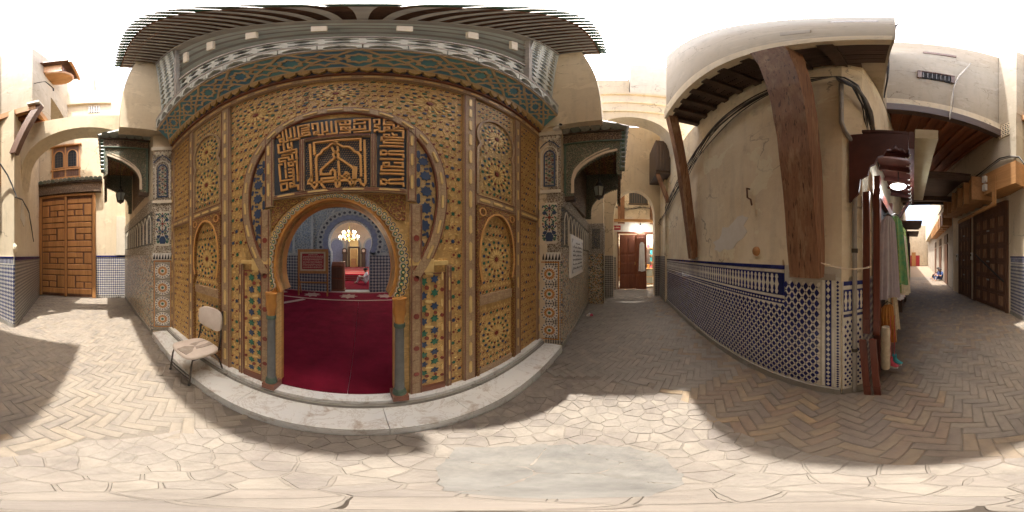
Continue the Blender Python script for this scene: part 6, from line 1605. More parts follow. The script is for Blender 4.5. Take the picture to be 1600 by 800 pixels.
# chain strung from the prop to the shutters
cn = thing('hanging_chain', 'thin pale chain slung from the timber prop to the shutters', 'chain', (0.3, -1.45, 1.6))
b = MB(); pts = []
for k in range(25): t = k / 24; pts.append((lerp(0.66, 0.02, t), lerp(-1.34, -1.52, t) , lerp(1.74, 1.60, t) - 0.12 * 4 * t * (1 - t) * 0.6))
b.tube(pts, 0.006, 5); b.build('cord', 'text_cream', cn)
for k in range(24):
    a, c = Vector(pts[k]), Vector(pts[k + 1]); b = MB(); b.beam(a.lerp(c, 0.1), a.lerp(c, 0.9), 0.016 if k % 2 else 0.007, 0.007 if k % 2 else 0.016); b.build('link', 'text_cream', cn)
# ------------------------------------------------------------------ cables
def cable_run(name, label, path, n, spread, seed, mats=('cable_black', 'cable_black', 'cable_grey'), r=(0.007, 0.014), steps=26):
    t_ = thing(name, label, 'cables', path[0]); rr = random.Random(seed); P = [Vector(p) for p in path]
    cum = [0]
    for i in range(len(P) - 1): cum.append(cum[-1] + (P[i + 1] - P[i]).length)
    for c in range(n):
        ph = [rr.uniform(0, 6.28) for _ in range(4)]; am = rr.uniform(0.5, 1.2) * spread; off = Vector((rr.gauss(0, .3), rr.gauss(0, .3), rr.gauss(0, 1))) * spread; pts = []
        for k in range(steps + 1):
            d = cum[-1] * k / steps; i = max(j for j in range(len(cum)) if cum[j] <= d + 1e-9); i = min(i, len(P) - 2); t = (d - cum[i]) / max(1e-6, cum[i + 1] - cum[i])
            p = P[i].lerp(P[i + 1], t); w_ = max(0.0, math.sin(math.pi * k / steps)) ** 0.3
            pts.append(p + off * w_ + Vector((0.25 * math.sin(k * .5 + ph[0]), 0.25 * math.sin(k * .7 + ph[1]), math.sin(k * .33 + ph[2]) - 0.35 * abs(math.sin(k * .9 + ph[3])))) * am * w_)
        b = MB(); b.tube(pts, rr.uniform(*r), 6); b.build('cable', rr.choice(mats), t_, smooth=60)
    return t_
cable_run('cable_bundle', 'thick bundle of black cables sagging along the blue tiled house under its overhang', [(7.6, -1.72, 2.9), (5.7, -1.66, 3.35), (3.9, -1.56, 3.85), (2.2, -1.47, 4.35), (0.9, -1.40, 4.62), (0.33, -1.38, 4.5)], 9, 0.10, 21)
cable_run('cable_bundle', 'tangle of cables round the corner above the red awning', [(0.33, -1.38, 4.5), (0.16, -1.45, 4.2), (0.06, -1.6, 3.75), (0.0, -1.85, 3.45), (-0.12, -2.4, 3.3), (-0.5, -3.6, 3.6)], 9, 0.10, 22)
cable_run('wall_cable', 'cables looping along the wooden boxes of the corner house', [(-3.03, -1.86, 3.05), (-3.0, -2.05, 3.6), (-2.88, -2.4, 4.35), (-2.86, -2.9, 4.5), (-2.86, -3.7, 4.32), (-3.0, -5.0, 4.3), (-3.25, -6.9, 4.25), (-3.9, -9.5, 4.3)], 4, 0.035, 23, r=(0.010, 0.016))
cable_run('wall_cable', 'single cable trailing down the plaster beside the brown door lane', [(-3.02, -1.90, 3.05), (-3.6, -2.03, 3.2), (-4.3, -2.2, 3.0), (-4.9, -2.38, 2.4), (-5.1, -2.43, 2.2)], 2, 0.02, 24, r=(0.010, 0.014))
cable_run('wall_cable', 'thin white wires hanging down the bridging house front', [(-2.0, -2.97, 10.5), (-1.75, -2.96, 8.8), (-1.55, -2.95, 7.4), (-1.5, -2.93, 6.0), (-1.45, -2.9, 5.3)], 3, 0.06, 25, ('cable_grey', 'white_paint', 'white_paint'), (0.006, 0.009))
cable_run('wall_cable', 'thin wires running down the overhang of the blue tiled house', [(-0.16, -1.1, 9.3), (-0.18, -1.5, 8.2), (-0.17, -1.9, 7.0), (-0.18, -2.2, 6.0), (-0.16, -2.6, 5.5)], 3, 0.06, 26, ('cable_black', 'cable_grey'), (0.006, 0.009))
cable_run('wall_cable', 'thin black cables under the pointed arch above the shop doors', [(8.2, 0.5, 4.35), (8.18, -0.4, 4.2), (8.18, -1.2, 4.35), (8.15, -1.75, 4.2)], 4, 0.06, 27)
# ------------------------------------------------------------------ east lane: arches, end house, shop
def yz(x): return Fr((x, 0, 0), (0, -1, 0))          # faces -x; a = -y
a1 = thing('street_arch', 'high plaster arch over the lane behind the plaque canopy', 'arch', (4.3, -0.4, 5.3))
pts = [(1.80, 5.2)] + [(0.35 + 1.33 * math.cos(t), 5.5 + 1.5 * math.sin(t)) for t in [k * math.pi / 22 for k in range(23)]] + [(-1.02, 5.2), (-1.02, 8.7), (1.80, 8.7)]
MB().prism(pts, yz(4.62), -0.55, 0.0).build('arch_wall', 'plaster_pale', a1)
for z in (7.35, 8.0): MB().fbox(yz(4.62), -1.0, 1.7, z, z + 0.09, 0.0, 0.05).build('string_course', 'plaster_ochre', a1)
MB().fbox(yz(4.6), -1.02, 1.8, 8.70, 8.86, -0.6, 0.06).build('coping', 'plaster_cream', a1)
ub = thing('roof_house', 'pale block of a house rising above the high arch by the plaque canopy', 'house', (5.5, -1, 8.9))
MB().box(4.7, 7.0, -1.9, -0.35, 8.87, 13.0).build('wall', 'plaster_pale', ub)
MB().box(4.9, 7.0, -0.33, 0.95, 8.87, 10.9).build('lower_wall', 'plaster_cream', ub)
a2 = thing('street_arch', 'pointed plaster arch in front of the lit shop doors', 'arch', (6.7, -0.5, 3.4))
pts = [(1.9, 0.0), (1.52, 0.0), (1.50, 3.3)] + [(0.66 + 0.84 * math.cos(t), 3.3 + 1.25 * math.sin(t) ** 0.9) for t in [k * math.pi / 20 for k in range(1, 20)]] + [(-0.18, 3.3), (-0.20, 0.0), (-1.0, 0.0), (-1.0, 8.4), (1.9, 8.4)]
MB().prism(pts, yz(6.6), -0.35, 0.0).build('arch_wall', 'plaster_cream', a2)
MB().fbox(yz(6.6), 1.50, 1.9, 0.0, 1.7, 0.0, 0.02).build('tile_dado', 'zellige_grey', a2)
MB().fbox(yz(6.6), -0.95, -0.20, 0.0, 1.72, 0.0, 0.02).build('tile_dado', 'zellige_grey', a2)
es = thing('lane_wall', 'lane wall with grey mosaic dado past the pointed arch', 'wall', (7, -1.8, 0))
m = MB(); plan(m, [(5.67, -1.66), (8.3, -1.86), (8.3, -3.0), (5.67, -3.0)], 0, 8.3); m.build('wall', 'plaster_ochre', es)
fE, LE = wfr((8.3, -1.86), (5.67, -1.66)); MB().fbox(fE, 0, LE, 0.0, 1.70, 0.0, 0.02).build('tile_dado', 'zellige_grey', es)
# end house with the shop
eh = thing('shop_house', 'pale house closing the lane round the lit shop', 'house', (9, -0.6, 0))
fe_ = yz(8.25)
pts = [(-2.2, 0), (0.03, 0), (0.03, 2.84), (1.97, 2.84), (1.97, 0), (3.0, 0), (3.0, 9.5), (-2.2, 9.5)]
MB().prism(pts, fe_, -0.3, 0.0).build('wall', 'plaster_pale', eh)
for a0 in (-0.02, 1.62): MB().fbox(fe_, a0, a0 + 0.34, 3.35, 5.3, 0.0, 0.12).build('timber_upright', 'wood_timber', eh)
MB().fbox(fe_, -0.35, 2.0, 3.42, 3.56, 0.12, 0.24).build('timber_rail', 'wood_new', eh)
w_ = MB().fbox(fe_, 0.55, 1.50, 4.45, 5.15, 0.0, 0.02).build('window', 'glass_dark', eh)
b = MB()
for k in range(8): b.fbox(fe_, 0.58 + k * 0.12, 0.60 + k * 0.12, 4.45, 5.15, 0.02, 0.05)
b.fbox(fe_, 0.52, 1.53, 4.40, 4.47, 0.0, 0.06); b.fbox(fe_, 0.52, 1.53, 5.13, 5.2, 0.0, 0.06); b.build('grille', 'wood_dark', w_)
MB().fbox(fe_, -0.72, -0.12, 0.0, 1.66, 0.0, 0.03).build('tile_dado', 'zellige_grey', eh)
MB().fbox(fe_, -0.85, -0.42, 2.3, 3.3, 0.0, 0.03).build('dark_opening', 'ink_black', eh)
MB().fbox(fe_, -0.9, -0.35, 2.12, 2.28, 0.0, 0.3).build('shelf', 'wood_dark', eh)
bd = MB().fbox(fe_, -0.98, -0.72, 0.0, 2.1, 0.0, 0.06).build('door', 'cloth_blue', eh, label='narrow blue door')
MB().fbox(fe_, -1.0, -0.70, 2.1, 2.18, 0.0, 0.08).build('frame', 'wood_dark', bd)
sg = thing('red_sign', 'small dark red sign board beside the shop doors', 'sign', (8.1, 0.3, 3.1))
sgb = MB().fbox(fe_, -0.35, 0.12, 3.02, 3.25, 0.05, 0.09).build('board', 'board_red', sg)
m = MB(); rr = random.Random(2); a = -0.30
while a < 0.05: m.fbox(fe_, a, a + 0.03, 3.11, 3.11 + rr.uniform(.03, .08), 0.09, 0.094); a += 0.05
m.build('lettering', 'text_cream', sgb, kind='stuff')
# shop interior
sp_ = thing('shop_interior', 'lit shop shelves full of small goods behind the red-brown doors', 'shop', (9.3, -1.2, 0))
MB().box(8.55, 10.8, -2.5, 0.6, -0.01, 0.06).build('floor', 'tile_white', sp_)
MB().box(10.8, 10.9, -2.5, 0.6, 0, 3.2).build('back_wall', 'plaster_pale', sp_); MB().box(8.55, 10.9, -2.6, -2.5, 0, 3.2).build('side_wall', 'plaster_pale', sp_); MB().box(8.55, 10.9, 0.6, 0.7, 0, 3.2).build('side_wall', 'plaster_pale', sp_); MB().box(8.5, 10.9, -2.6, 0.7, 3.2, 3.3).build('ceiling', 'plaster_pale', sp_)
for z in (0.4, 0.85, 1.3, 1.75, 2.2): MB().box(10.4, 10.8, -2.45, 0.5, z, z + 0.03).build('shelf', 'wood_new', sp_)
rr = random.Random(12); gm = [MB().box(-0.05, 0.05, -0.07, 0.07, 0, h).mesh('packet', m_) for h, m_ in ((0.22, 'cloth_pink'), (0.3, 'cloth_turquoise'), (0.26, 'cloth_cream'), (0.2, 'cloth_green'), (0.32, 'cloth_white'), (0.28, 'cloth_orange'))]
for z in (0.43, 0.88, 1.33, 1.78, 2.23):
    for k in range(14): ob('packet', rr.choice(gm), sp_, Matrix.Translation((10.5 + rr.uniform(-.05, .1), -2.35 + k * 0.2, z)))
gl = MB().box(9.1, 9.6, -1.95, -1.6, 0.06, 0.95).build('glass_counter', 'glass_pale', sp_)
for z in (0.1, 0.5, 0.95): MB().box(9.08, 9.62, -1.97, -1.58, z, z + 0.03).build('counter_edge', 'wood_new', gl)
sl_ = thing('shop_lamp', 'round lit ceiling lamp inside the shop', 'lamp', (9.4, -1.4, 3.1)); b = MB(); b.lathe([(0.12, 0.08), (0.15, 0.04), (0.12, 0.0)], (9.4, -1.5, 3.08), 16); b.build('disc', 'lamp_white', sl_)
l2 = bpy.data.lights.new('shop_light', 'POINT'); l2.energy = 45; l2.color = (1, .95, .88); l2.shadow_soft_size = 0.15; ob('shop_light', l2, sl_, Matrix.Translation((9.4, -1.5, 2.9)))
# doors
def leaf(lab, fr, w_, h):
    par = MB().fbox(fr, 0, w_, 0.03, h, 0.0, 0.035).build('door', 'wood_red', eh, label=lab)
    for c0, c1 in ((0.06, w_ / 2 - 0.02), (w_ / 2 + 0.02, w_ - 0.06)):
        for z0, z1 in ((0.15, 0.75), (0.85, 1.35), (1.45, 1.75), (1.85, 2.62)): MB().fbox(fr, c0, c1, z0, z1, 0.035, 0.055, 0, 0.012).build('panel', 'wood_red', par)
    MB().fbox(fr, w_ - 0.05, w_ - 0.02, 1.25, 1.4, 0.035, 0.08).build('handle', 'brass', par)
leaf('closed red-brown shop door leaf', Fr((8.20, -0.06, 0), (0, -1, 0)), 0.82, 2.78)
leaf('half-open red-brown shop door leaf', Fr((8.15, -0.89, 0), (-0.42, -0.9, 0)), 0.55, 2.78)
for q in ((-0.03, 0.03, 0.0, 2.84), (1.97, 2.05, 0.0, 2.84), (-0.05, 2.07, 2.842, 2.93)): MB().fbox(fe_, q[0], q[1], q[2], q[3], -0.1, 0.06).build('frame_post' if q[3] < 2.9 else 'lintel', 'wood_red', eh)
lp2 = thing('wall_lamp', 'lit bulb lamp with small shade above the shop doors', 'lamp', (7.9, -1.1, 3.0))
b = MB(); b.tube([(8.25, -1.1, 3.32), (8.0, -1.1, 3.36), (7.95, -1.1, 3.3)], 0.012, 6); b.build('arm', 'steel_dark', lp2)
b = MB(); b.lathe([(0.03, 0.2), (0.06, 0.15), (0.16, 0.1)], (7.95, -1.1, 3.08), 14, cap=False); b.build('shade', 'steel_dark', lp2)
b = MB(); b.lathe([(0.02, 0.12), (0.07, 0.06), (0.06, 0.0), (0.01, -0.03)], (7.95, -1.1, 3.08), 12); b.build('bulb', 'lamp_white', lp2, smooth=60)
l3 = bpy.data.lights.new('wall_lamp_light', 'POINT'); l3.energy = 7; l3.color = (0.9, 0.95, 1); l3.shadow_soft_size = 0.06; ob('wall_lamp_light', l3, lp2, Matrix.Translation((7.95, -1.1, 3.0)))
# dark oriel and its brace
orl = thing('wooden_oriel', 'dark wooden oriel box high past the slim timber prop', 'oriel', (5.6, -1.4, 4.6))
MB().box(5.2, 6.3, -1.85, -1.22, 4.7, 6.3).build('box', 'wood_dark', orl)
for k in range(6): MB().box(5.15, 5.2, -1.80 + k * 0.1, -1.73 + k * 0.1, 4.8, 6.2).build('slat', 'wood_dark', orl)
b = MB(); b.beam((5.3, -1.68, 3.6), (5.3, -1.3, 4.7), 0.12, 0.12); b.build('brace', 'wood_timber', orl)
# paper scrap and pink litter on the lane
lit = thing('litter', 'pink and white crumpled litter at the foot of the mosaic wall', 'litter', (4.35, 0.72, 0))
for dx, dy, m_ in ((0, 0, 'cloth_pink'), (0.05, 0.06, 'cloth_white'), (-0.03, 0.09, 'white_paint')):
    b = MB(); b.lathe([(0.005, 0.0), (0.05, 0.01), (0.04, 0.05), (0.01, 0.07)], (4.35 + dx, 0.72 + dy, 0.0), 7); b.build('scrap', m_, lit)

# ------------------------------------------------------------------ robes and garments
def garment(par_label, x, y, ztop, zbot, wt, wb, dirv, mats, seed, grp, depth=0.05, hang=True, nm='hanging_garment', cat='garment'):
    g = thing(nm, par_label, cat, (x, y, zbot), group=grp); rr = random.Random(seed)
    d = Vector((dirv[0], dirv[1], 0)).normalized(); n_ = Vector((d.y, -d.x, 0)); ph = rr.uniform(0, 6); nf = rr.choice((3, 4, 5))
    def surf(u, v, side):
        w_ = lerp(wt, wb, v ** 0.8) * (1 - 0.5 * max(0, 0.06 - v) / 0.06); a = (u - 0.5) * w_
        off = (depth * (0.4 + v) * math.sin(u * math.pi) * side) + 0.018 * (0.3 + v) * math.sin(u * nf * 6.28 + ph + side)
        z = lerp(ztop, zbot, v) + 0.015 * math.sin(u * 9 + ph) * v
        p = Vector((x, y, z)) + d * a + n_ * off; return p
    for side, mt in ((1, mats[0]), (-1, mats[-1])):
        m = MB(); m.grid(lambda u, v: surf(u, v, side), 22, 14); m.build('front' if side > 0 else 'back', mt, g, smooth=80)
    if len(mats) > 2:
        m = MB()
        for c in (0.44, 0.56): m.grid(lambda u, v: surf(c + (u - 0.5) * 0.05, v * 0.97, 1) + n_ * 0.006, 2, 14)
        m.build('braid_trim', mats[1], g, kind='stuff')
    if hang:
        b = MB(); top = Vector((x, y, ztop)); b.tube([top - d * wt * 0.4, top + Vector((0, 0, 0.04)), top + d * wt * 0.4], 0.008, 5); b.build('hanger', 'steel_dark', g)
    return g
garment('long white robe hung on the half-open shop door', 7.92, -1.16, 2.38, 0.95, 0.22, 0.34, (0.35, 0.9), ('cloth_white', 'cloth_cream', 'cloth_white'), 1, 'robes by the shop')
garment('short pale robe hung at the edge of the shop opening', 8.05, -1.5, 2.1, 1.3, 0.14, 0.20, (0.2, 0.9), ('cloth_lilac', 'cloth_white'), 2, 'robes by the shop')

# ------------------------------------------------------------------ alley south-west: bazaar side (east)
ALd = Vector((-0.235, -0.972, 0)).normalized(); ALn = Vector((-ALd.y, ALd.x, 0)) * -1   # along the alley, and out of the wall
ALn = Vector((-0.972, 0.235, 0)).normalized()
def al(s, o, z=0.0): return Vector((0.10, -1.55, z)) + ALd * s + ALn * o
def afr(s0=0.0, o=0.0): return Fr(al(s0, o), ALd)
fal = afr()
ew = thing('bazaar_house', 'long low bazaar house on the shop side of the covered alley', 'house', (0.5, -5, 0))
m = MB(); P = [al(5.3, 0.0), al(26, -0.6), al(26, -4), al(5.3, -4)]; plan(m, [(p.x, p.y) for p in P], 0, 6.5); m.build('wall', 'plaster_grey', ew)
# folded shutters at the corner
for k, (s, o, z0, z1, lab) in enumerate(((0.05, -0.02, 0.88, 2.36, 'first tall red-brown shutter board beside the drain pipe'), (0.08, 0.075, 0.86, 2.33, 'second tall red-brown shutter board next to the garments'), (-0.04, 0.02, 0.0, 0.84, 'short lower shutter board standing nearest the pipe'), (-0.02, 0.11, 0.0, 0.85, 'short lower shutter board standing nearest the garments'))):
    t_ = thing('shutter_board', lab, 'shutter', al(s, o, z0), group='folded shop shutters')
    c = al(s, o + 0.0); hw = 0.045 if k < 2 else 0.035
    f_ = Fr(al(s, o), ALn)       # board stands out from the wall
    lean = 0.0 if k < 2 else 0.05
    m = MB(); m.prism([(-0.0, z0), (0.065, z0), (0.065 - lean, z1), (0.0 - lean, z1)], f_, -0.016, 0.016); m.build('plank', 'wood_shutter', t_)
    for e in (0.04,): m = MB(); m.prism([(0.003, z0 + 0.1), (0.060, z0 + 0.1), (0.060, z0 + 0.17), (0.003, z0 + 0.17)], f_, -0.026, 0.026); m.build('batten', 'wood_shutter', t_)
# shop front behind the garments
fshop = thing('garment_shop', 'red-brown shop front with garments hanging outside in the alley', 'shop', al(1.4, 0))
for s in (0.42, 1.62, 2.9): MB().fbox(afr(s), 0.0, 0.09, 0.0, 2.75, 0.0, 0.07).build('post', 'wood_shutter', fshop)
for s in (0.55, 1.75): MB().fbox(afr(s), 0.0, 1.05, 0.0, 2.4, 0.0, 0.03).build('shop_back', 'ink_black', fshop)
MB().fbox(afr(0.4), 0.0, 2.6, 2.42, 2.55, 0.0, 0.08).build('lintel', 'wood_shutter', fshop)
MB().fbox(afr(0.55), 0.0, 1.05, 0.0, 0.55, 0.0, 0.16).build('counter', 'wood_shutter', fshop)
gs = [(0.50, 0.16, 2.20, 1.18, .16, .24, ('cloth_lilac', 'cloth_white', 'cloth_lilac'), 'long lilac-white kaftan nearest the shutters'), (0.72, 0.22, 2.25, 1.30, .18, .30, ('cloth_green', 'cloth_lime', 'cloth_green'), 'green kaftan with lime braid hanging second from the shutters'), (0.92, 0.26, 2.05, 1.12, .2, .3, ('cloth_cream', 'cloth_lime', 'cloth_cream'), 'cream striped kaftan hanging in the middle of the shop front'), (1.15, 0.24, 2.2, 1.35, .2, .3, ('cloth_lime', 'cloth_green', 'cloth_lime'), 'lime patterned kaftan hanging by the second shop post'), (0.62, 0.13, 1.05, 0.45, .16, .2, ('cloth_orange', 'cloth_cream'), 'orange cloth hanging low under the lilac kaftan'), (0.85, 0.15, 1.15, 0.55, .16, .22, ('cloth_cream', 'cloth_orange', 'cloth_cream'), 'cream skirt hanging low beside the orange cloth'), (1.45, 0.18, 1.9, 0.9, .2, .26, ('cloth_white', 'cloth_pink'), 'white dress hanging past the second shop post'), (2.1, 0.16, 2.1, 1.0, .24, .32, ('cloth_green', 'cloth_turquoise', 'cloth_green'), 'dark green kaftan further down the shop front')]
for k, (s, o, z1, z0, wt, wb, mt, lab) in enumerate(gs):
    p = al(s, o); garment(lab, p.x, p.y, z1, z0, wt * 1.05, wb * 1.35, (ALn.x * 0.8 + ALd.x * 0.6, ALn.y * 0.8 + ALd.y * 0.6), mt, 40 + k, 'garments outside the alley shop', 0.045)
rl = thing('cloth_roll', 'cream quilted roll standing below the shutters', 'roll', al(0.30, 0.16)); b = MB(); p = al(0.30, 0.16); b.lathe([(0.05, 0.22), (0.055, 0.3), (0.05, 0.38), (0.056, 0.46), (0.05, 0.54), (0.056, 0.62), (0.05, 0.70), (0.054, 0.80), (0.045, 0.86)], (p.x, p.y, 0), 14); b.build('roll_body', 'cloth_cream', rl, smooth=70)
for s, o, z, mt, lab in ((0.42, 0.20, 0.20, 'cloth_pink', 'pink slipper dangling below the garments'), (0.47, 0.24, 0.22, 'cloth_turquoise', 'turquoise slipper dangling below the garments')):
    t_ = thing('hanging_slipper', lab, 'slipper', al(s, o, z)); p = al(s, o)
    b = MB(); b.tube([p + Vector((0, 0, z + .12)), p + Vector((0, 0, z + .05)), p + ALn * 0.02 + Vector((0, 0, z)), p + ALn * 0.07 + Vector((0, 0, z - 0.03)), p + ALn * 0.10 + Vector((0, 0, z - 0.025))], [0.028, 0.03, 0.034, 0.026, 0.01], 10); b.build('upper', mt, t_, smooth=60)
    b = MB(); b.tube([p + Vector((0, 0, z - 0.045)), p + ALn * 0.09 + Vector((0, 0, z - 0.055))], 0.022, 8); b.build('sole', 'cloth_white', t_)
    b = MB(); b.tube([p + Vector((0, 0, z + .12)), p + Vector((0, 0, 0.95))], 0.004, 5); b.build('string', 'cloth_pink', t_)
# red awning over the shop
aw_ = thing('wooden_awning', 'dark red wooden awning with ragged valance over the garment shop', 'awning', al(1.0, 0.3, 2.9))
s0, s1, oo = -0.06, 1.95, 0.42
def aq(s, o, z): return al(s, o, z)
m = MB(); m.hexa([aq(s0, 0, 3.12), aq(s1, 0, 3.12), aq(s1, oo, 3.02), aq(s0, oo, 3.02), aq(s0, 0, 3.16), aq(s1, 0, 3.16), aq(s1, oo, 3.06), aq(s0, oo, 3.06)]); m.build('deck', 'awning_red', aw_)
for k in range(6):
    s = lerp(s0 + 0.04, s1 - 0.04, k / 5); b = MB(); b.beam(aq(s, 0, 3.07), aq(s, oo, 2.975), 0.05, 0.07); b.build('rafter', 'awning_red', aw_)
fv = Fr(aq(s0, 0, 0), ALn); prof = [(-0.12, 3.10), (oo, 3.0), (oo, 2.78), (oo - 0.02, 2.74), (oo - 0.05, 2.80), (oo - 0.08, 2.79), (oo - 0.11, 2.86), (oo - 0.15, 2.80), (oo - 0.19, 2.80), (oo - 0.22, 2.72), (oo - 0.27, 2.71), (oo - 0.30, 2.62), (oo - 0.34, 2.60), (oo - 0.36, 2.50), (oo - 0.43, 2.46), (oo - 0.45, 2.30), (-0.12, 2.22)]
MB().prism(prof, fv, -0.015, 0.015).build('valance', 'awning_red', aw_)
b = MB(); b.beam(aq(s0, oo + 0.03, 2.93), aq(s1, oo + 0.03, 2.93), 0.05, 0.26); b.build('fascia', 'awning_red', aw_)
b = MB(); b.beam(aq(s0 - 0.03, oo + 0.16, 3.0), aq(s1, oo + 0.15, 3.0), 0.20, 0.14); b.build('tin_edge', 'tin_cream', aw_)
for k in range(11):
    s = lerp(s0 + 0.1, s1 - 0.1, k / 10); b = MB(); p = aq(s, oo + 0.02, 2.79); b.tube([p, p + Vector((0, 0, -0.05)) - ALn * 0.02, p + Vector((0, 0, -0.04)) - ALn * 0.05], 0.005, 5); b.build('hook', 'white_paint', aw_)
b = MB(); b.beam(aq(1.85, 0.05, 2.3), aq(1.85, oo, 2.9), 0.06, 0.06); b.build('brace', 'awning_red', aw_)
ld = thing('lit_lamp', 'round lit white lamp hanging under the red awning', 'lamp', al(0.75, 0.26, 2.74)); p = al(0.75, 0.26)
b = MB(); b.lathe([(0.02, 0.06), (0.10, 0.03), (0.115, 0.01), (0.115, 0.0)], (p.x, p.y, 2.72), 20, cap=True); b.build('housing', 'white_paint', ld, smooth=50)
b = MB(); b.lathe([(0.105, 0.0), (0.09, -0.015), (0.03, -0.022), (0.002, -0.023)], (p.x, p.y, 2.718), 20); b.build('diffuser', 'lamp_white', ld, smooth=50)
b = MB(); b.tube([(p.x, p.y, 2.78), (p.x, p.y, 3.0)], 0.008, 5); b.build('cord', 'cable_black', ld)
l4 = bpy.data.lights.new('awning_lamp_light', 'POINT'); l4.energy = 4; l4.color = (0.88, 0.94, 1); l4.shadow_soft_size = 0.1; ob('awning_lamp_light', l4, ld, Matrix.Translation((p.x, p.y, 2.66)))
# dark stalls further down the same side
for k, (s, w_, h, lab) in enumerate(((3.2, 1.0, 2.6, 'dark wooden stall just past the garment shop'), (4.4, 1.3, 2.8, 'black draped stall in the middle of the alley'), (5.9, 1.6, 2.7, 'dark stall with hanging goods deep in the alley'))):
    t_ = thing('dark_stall', lab, 'stall', al(s, 0.1)); MB().fbox(afr(s), 0.0, w_, 0.0, h, 0.0, 0.16 + 0.06 * k).build('shutter', 'wood_dark', t_)
    for q in range(4): MB().fbox(afr(s), 0.06 + q * (w_ - 0.1) / 4, 0.02 + (q + 1) * (w_ - 0.1) / 4, 0.5, h - 0.4, 0.16 + 0.06 * k, 0.20 + 0.06 * k).build('hanging_cloth', ('cloth_black', 'cloth_green', 'cloth_black', 'cloth_lilac')[(q + k) % 4], t_)
    b = MB(); b.beam(al(s - 0.05, 0.35, h + 0.1), al(s + w_, 0.35, h + 0.1), 0.75, 0.06); b.build('hood', 'wood_brown', t_)
# beams across the alley
for k, (s, z) in enumerate(((3.5, 4.3), (4.9, 4.0), (6.6, 4.4))):
    t_ = thing('cross_beam', ('dark beam crossing the alley just past the awning', 'dark beam crossing the alley in its middle', 'furthest dark beam crossing the alley')[k], 'beam', al(s, 1.2, z)); b = MB(); b.beam(al(s, -0.15, z), al(s, 2.5, z + 0.1), 0.16, 0.2); b.build('timber', 'wood_dark_x', t_)

cv = thing('alley_cover', 'dark plank cover over the middle of the alley', 'roof', al(5, 1.2, 4.5))
for k in range(16): b = MB(); s = 3.7 + k * 0.26; b.beam(al(s, -0.2, 4.55 + 0.01 * k), al(s, 2.6, 4.65 + 0.01 * k), 0.24, 0.05); b.build('plank', 'wood_dark_x', cv)
# ------------------------------------------------------------------ alley: doors of the corner house (west)
fWd, LWd = wfr((-3.68, -6.95), (-3.42, -3.08))
def panel_door(a0, a1, h, cols, rows, label, bar=True):
    t_ = MB().fbox(fWd, a0, a1, 0.02, h, 0.0, 0.03).build('door', 'wood_brown', wh, label=label)
    for q0, q1 in ((a0 - 0.08, a0), (a1, a1 + 0.08)): MB().fbox(fWd, q0, q1, 0.0, h + 0.3, 0.0, 0.07).build('frame_post', 'wood_brown', t_)
    MB().fbox(fWd, a0, a1, h, h + 0.32, 0.0, 0.06).build('frieze_board', 'wood_brown', t_)
    for i in range(cols):
        for j in range(rows):
            x0, x1 = lerp(a0 + 0.03, a1 - 0.03, i / cols), lerp(a0 + 0.03, a1 - 0.03, (i + 1) / cols); z0, z1 = lerp(0.08, h - 0.05, j / rows), lerp(0.08, h - 0.05, (j + 1) / rows)
            pn_ = MB(); pn_.stroke([(x0 + .05, z0 + .05), (x1 - .05, z0 + .05), (x1 - .05, z1 - .05), (x0 + .05, z1 - .05)], 0.04, fWd, 0.028, 0.055, closed=True); pn_.build('panel_moulding', 'wood_brown', t_)
            MB().fbox(fWd, x0 + .09, x1 - .09, z0 + .09, z1 - .09, 0.028, 0.048, 0, 0.012).build('panel', 'wood_timber', t_)
    if bar: b = MB(); b.beam(fWd.p(a0 + 0.1, 1.75, 0.08), fWd.p(a1 - 0.05, 0.95, 0.08), 0.03, 0.05); b.build('lock_bar', 'steel_dark', t_)
    for z in (0.9, 1.5, 2.5): MB().fbox(fWd, (a0 + a1) / 2 - 0.06, (a0 + a1) / 2 + 0.06, z, z + 0.05, 0.05, 0.075).build('hasp', 'pipe_grey', t_)
panel_door(2.02, 3.72, 3.05, 4, 6, 'large dark panelled door with a diagonal bar under the wooden boxes')
panel_door(0.75, 1.62, 3.0, 3, 5, 'narrower dark panelled door further along under the wooden boxes', False)
for a, z, w2, h2, lab in ((1.80, 1.55, 0.08, 0.28, 'small white meter box between the dark panelled doors'), (0.5, 1.5, 0.1, 0.3, 'small white meter box past the narrower panelled door')):
    t_ = thing('meter_box', lab, 'box', fWd.p(a, z, 0)); MB().fbox(fWd, a - w2 / 2, a + w2 / 2, z, z + h2, 0.0, 0.08, 0, 0.01).build('case', 'white_paint', t_); MB().fbox(fWd, a - w2 / 2 + .015, a + w2 / 2 - .015, z + h2 * .5, z + h2 * .8, 0.08, 0.084).build('dial', 'glass_dark', t_)
t_ = thing('meter_box', 'pair of white junction boxes on the wooden cladding of the corner house', 'box', (-2.86, -3.55, 3.7))
for z in (3.62, 3.9): MB().box(-2.88, -2.80, -3.60, -3.46, z, z + 0.2).build('case', 'white_paint', t_)
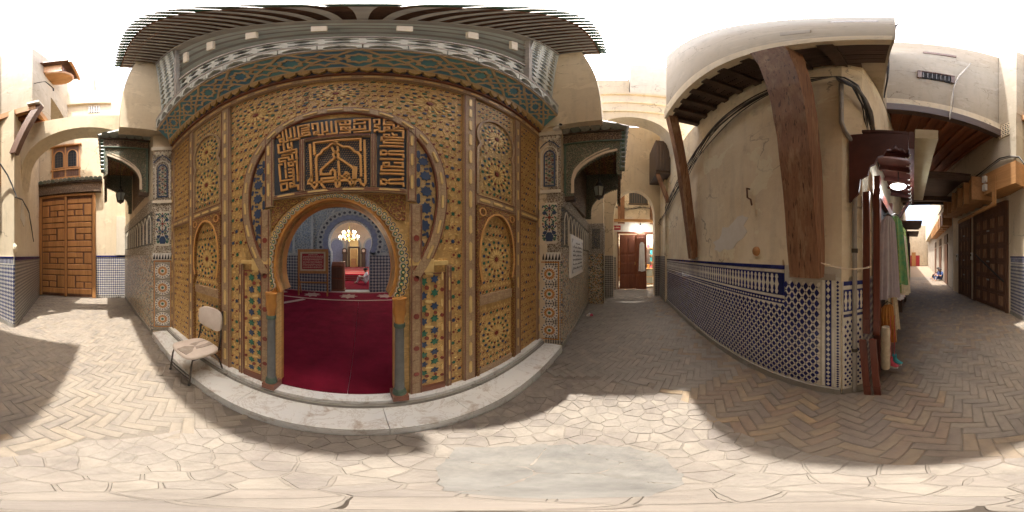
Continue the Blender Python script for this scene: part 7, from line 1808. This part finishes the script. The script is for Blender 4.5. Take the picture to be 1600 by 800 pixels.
# far part of the alley
fwh = thing('alley_house', 'grey plaster house along the far side of the alley where two people sit', 'house', (-8, -16, 0))
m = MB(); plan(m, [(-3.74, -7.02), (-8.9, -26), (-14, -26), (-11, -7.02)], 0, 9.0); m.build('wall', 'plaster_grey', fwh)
ffw, lfw = wfr((-8.9, -26), (-3.74, -7.02))
for k in range(9): b = MB(); b.fbox(ffw, lfw - 1.0 - k * 0.8, lfw - 0.5 - k * 0.8, 3.3, 4.0, 0.0, 0.5 ); b.build('wood_box', 'wood_new', fwh)
MB().fbox(ffw, 1.0, lfw - 0.3, 4.02, 6.5, 0.0, 0.45).build('jetty', 'plaster_cream', fwh)
for k, a in enumerate((lfw - 2.6, lfw - 5.2, lfw - 8.5)): MB().fbox(ffw, a, a + 1.0, 0.0, 2.4, 0.0, 0.05).build('door', 'wood_brown', fwh); MB().fbox(ffw, a, a + 1.0, 2.5, 3.0, 0.0, 0.06).build('transom', 'wood_dark', fwh)
endh = thing('end_house', 'sunlit cream house closing the far end of the alley', 'house', (-8, -27, 0)); MB().box(-16, 2, -30, -26.6, 0, 7.0).build('wall', 'plaster_cream', endh)
fend = Fr((-4, -26.6, 0), (-1, 0, 0))
MB().fbox(fend, 1.5, 3.6, 0.0, 1.8, 0.0, 0.05).build('red_dado', 'board_red', endh); MB().fbox(fend, 2.2, 2.9, 0.0, 2.3, 0.05, 0.1).build('door', 'wood_door', endh)
# two people sitting against the wall
Jb, bb, rb = SEATED
person('man', 'person in dark blue sitting against the alley wall', Jb, bb, rb, (-4.52, -10.45, 0.02), R(20), ['cloth_blue', 'skin'], 1.0, head_bits())
person('man', 'person in black sitting against the alley wall beside the one in blue', Jb, bb, rb, (-4.72, -11.2, 0.02), R(-5), ['cloth_black', 'skin'], 1.0, head_bits())
# ------------------------------------------------------------------ wooden oriel high on the corner house, roof wires
oz = thing('wooden_oriel', 'small brown wooden oriel with a flat roof high on the corner house', 'oriel', (-4.3, -1.2, 10.3))
MB().box(-4.7, -3.85, -1.56, -1.08, 10.35, 11.25).build('box', 'wood_door', oz)
b = MB(); b.lathe([(0.2, -0.2), (0.42, -0.12), (0.46, 0.0), (0.46, 0.02)], (-4.28, -1.32, 10.35), 16); b.build('round_base', 'wood_new', oz, smooth=40)
MB().box(-5.0, -3.62, -1.58, -0.82, 11.35, 11.47).build('roof', 'wood_brown', oz)
MB().box(-4.98, -3.64, -0.86, -0.80, 11.12, 11.38).build('roof_fringe', 'wood_new', oz)
for k in range(7): MB().box(-4.66 + k * 0.12, -4.62 + k * 0.12, -1.08, -1.05, 10.4, 11.2).build('slat', 'wood_brown', oz)
an_ = thing('roof_antenna', 'thin bent antenna on the roof edge of the corner house', 'antenna', (-3.4, -2.6, 13.4))
b = MB(); b.tube([(-3.3, -2.7, 13.4), (-3.3, -2.7, 14.6)], 0.02, 6); b.build('mast', 'steel_dark', an_)
b = MB(); b.tube([(-3.3, -3.4, 14.4), (-3.3, -2.1, 14.5)], 0.014, 6); b.build('boom', 'steel_dark', an_)
rd = thing('iron_rod', 'short black iron rod sticking out of the corner house wall', 'rod', (-3.3, -1.5, 8.2)); b = MB(); b.tube([(-3.3, -1.56, 8.2), (-3.3, -1.3, 8.2), (-3.7, -1.25, 8.2), (-3.75, -1.26, 8.05)], 0.02, 6); b.build('rod', 'cast_iron', rd)
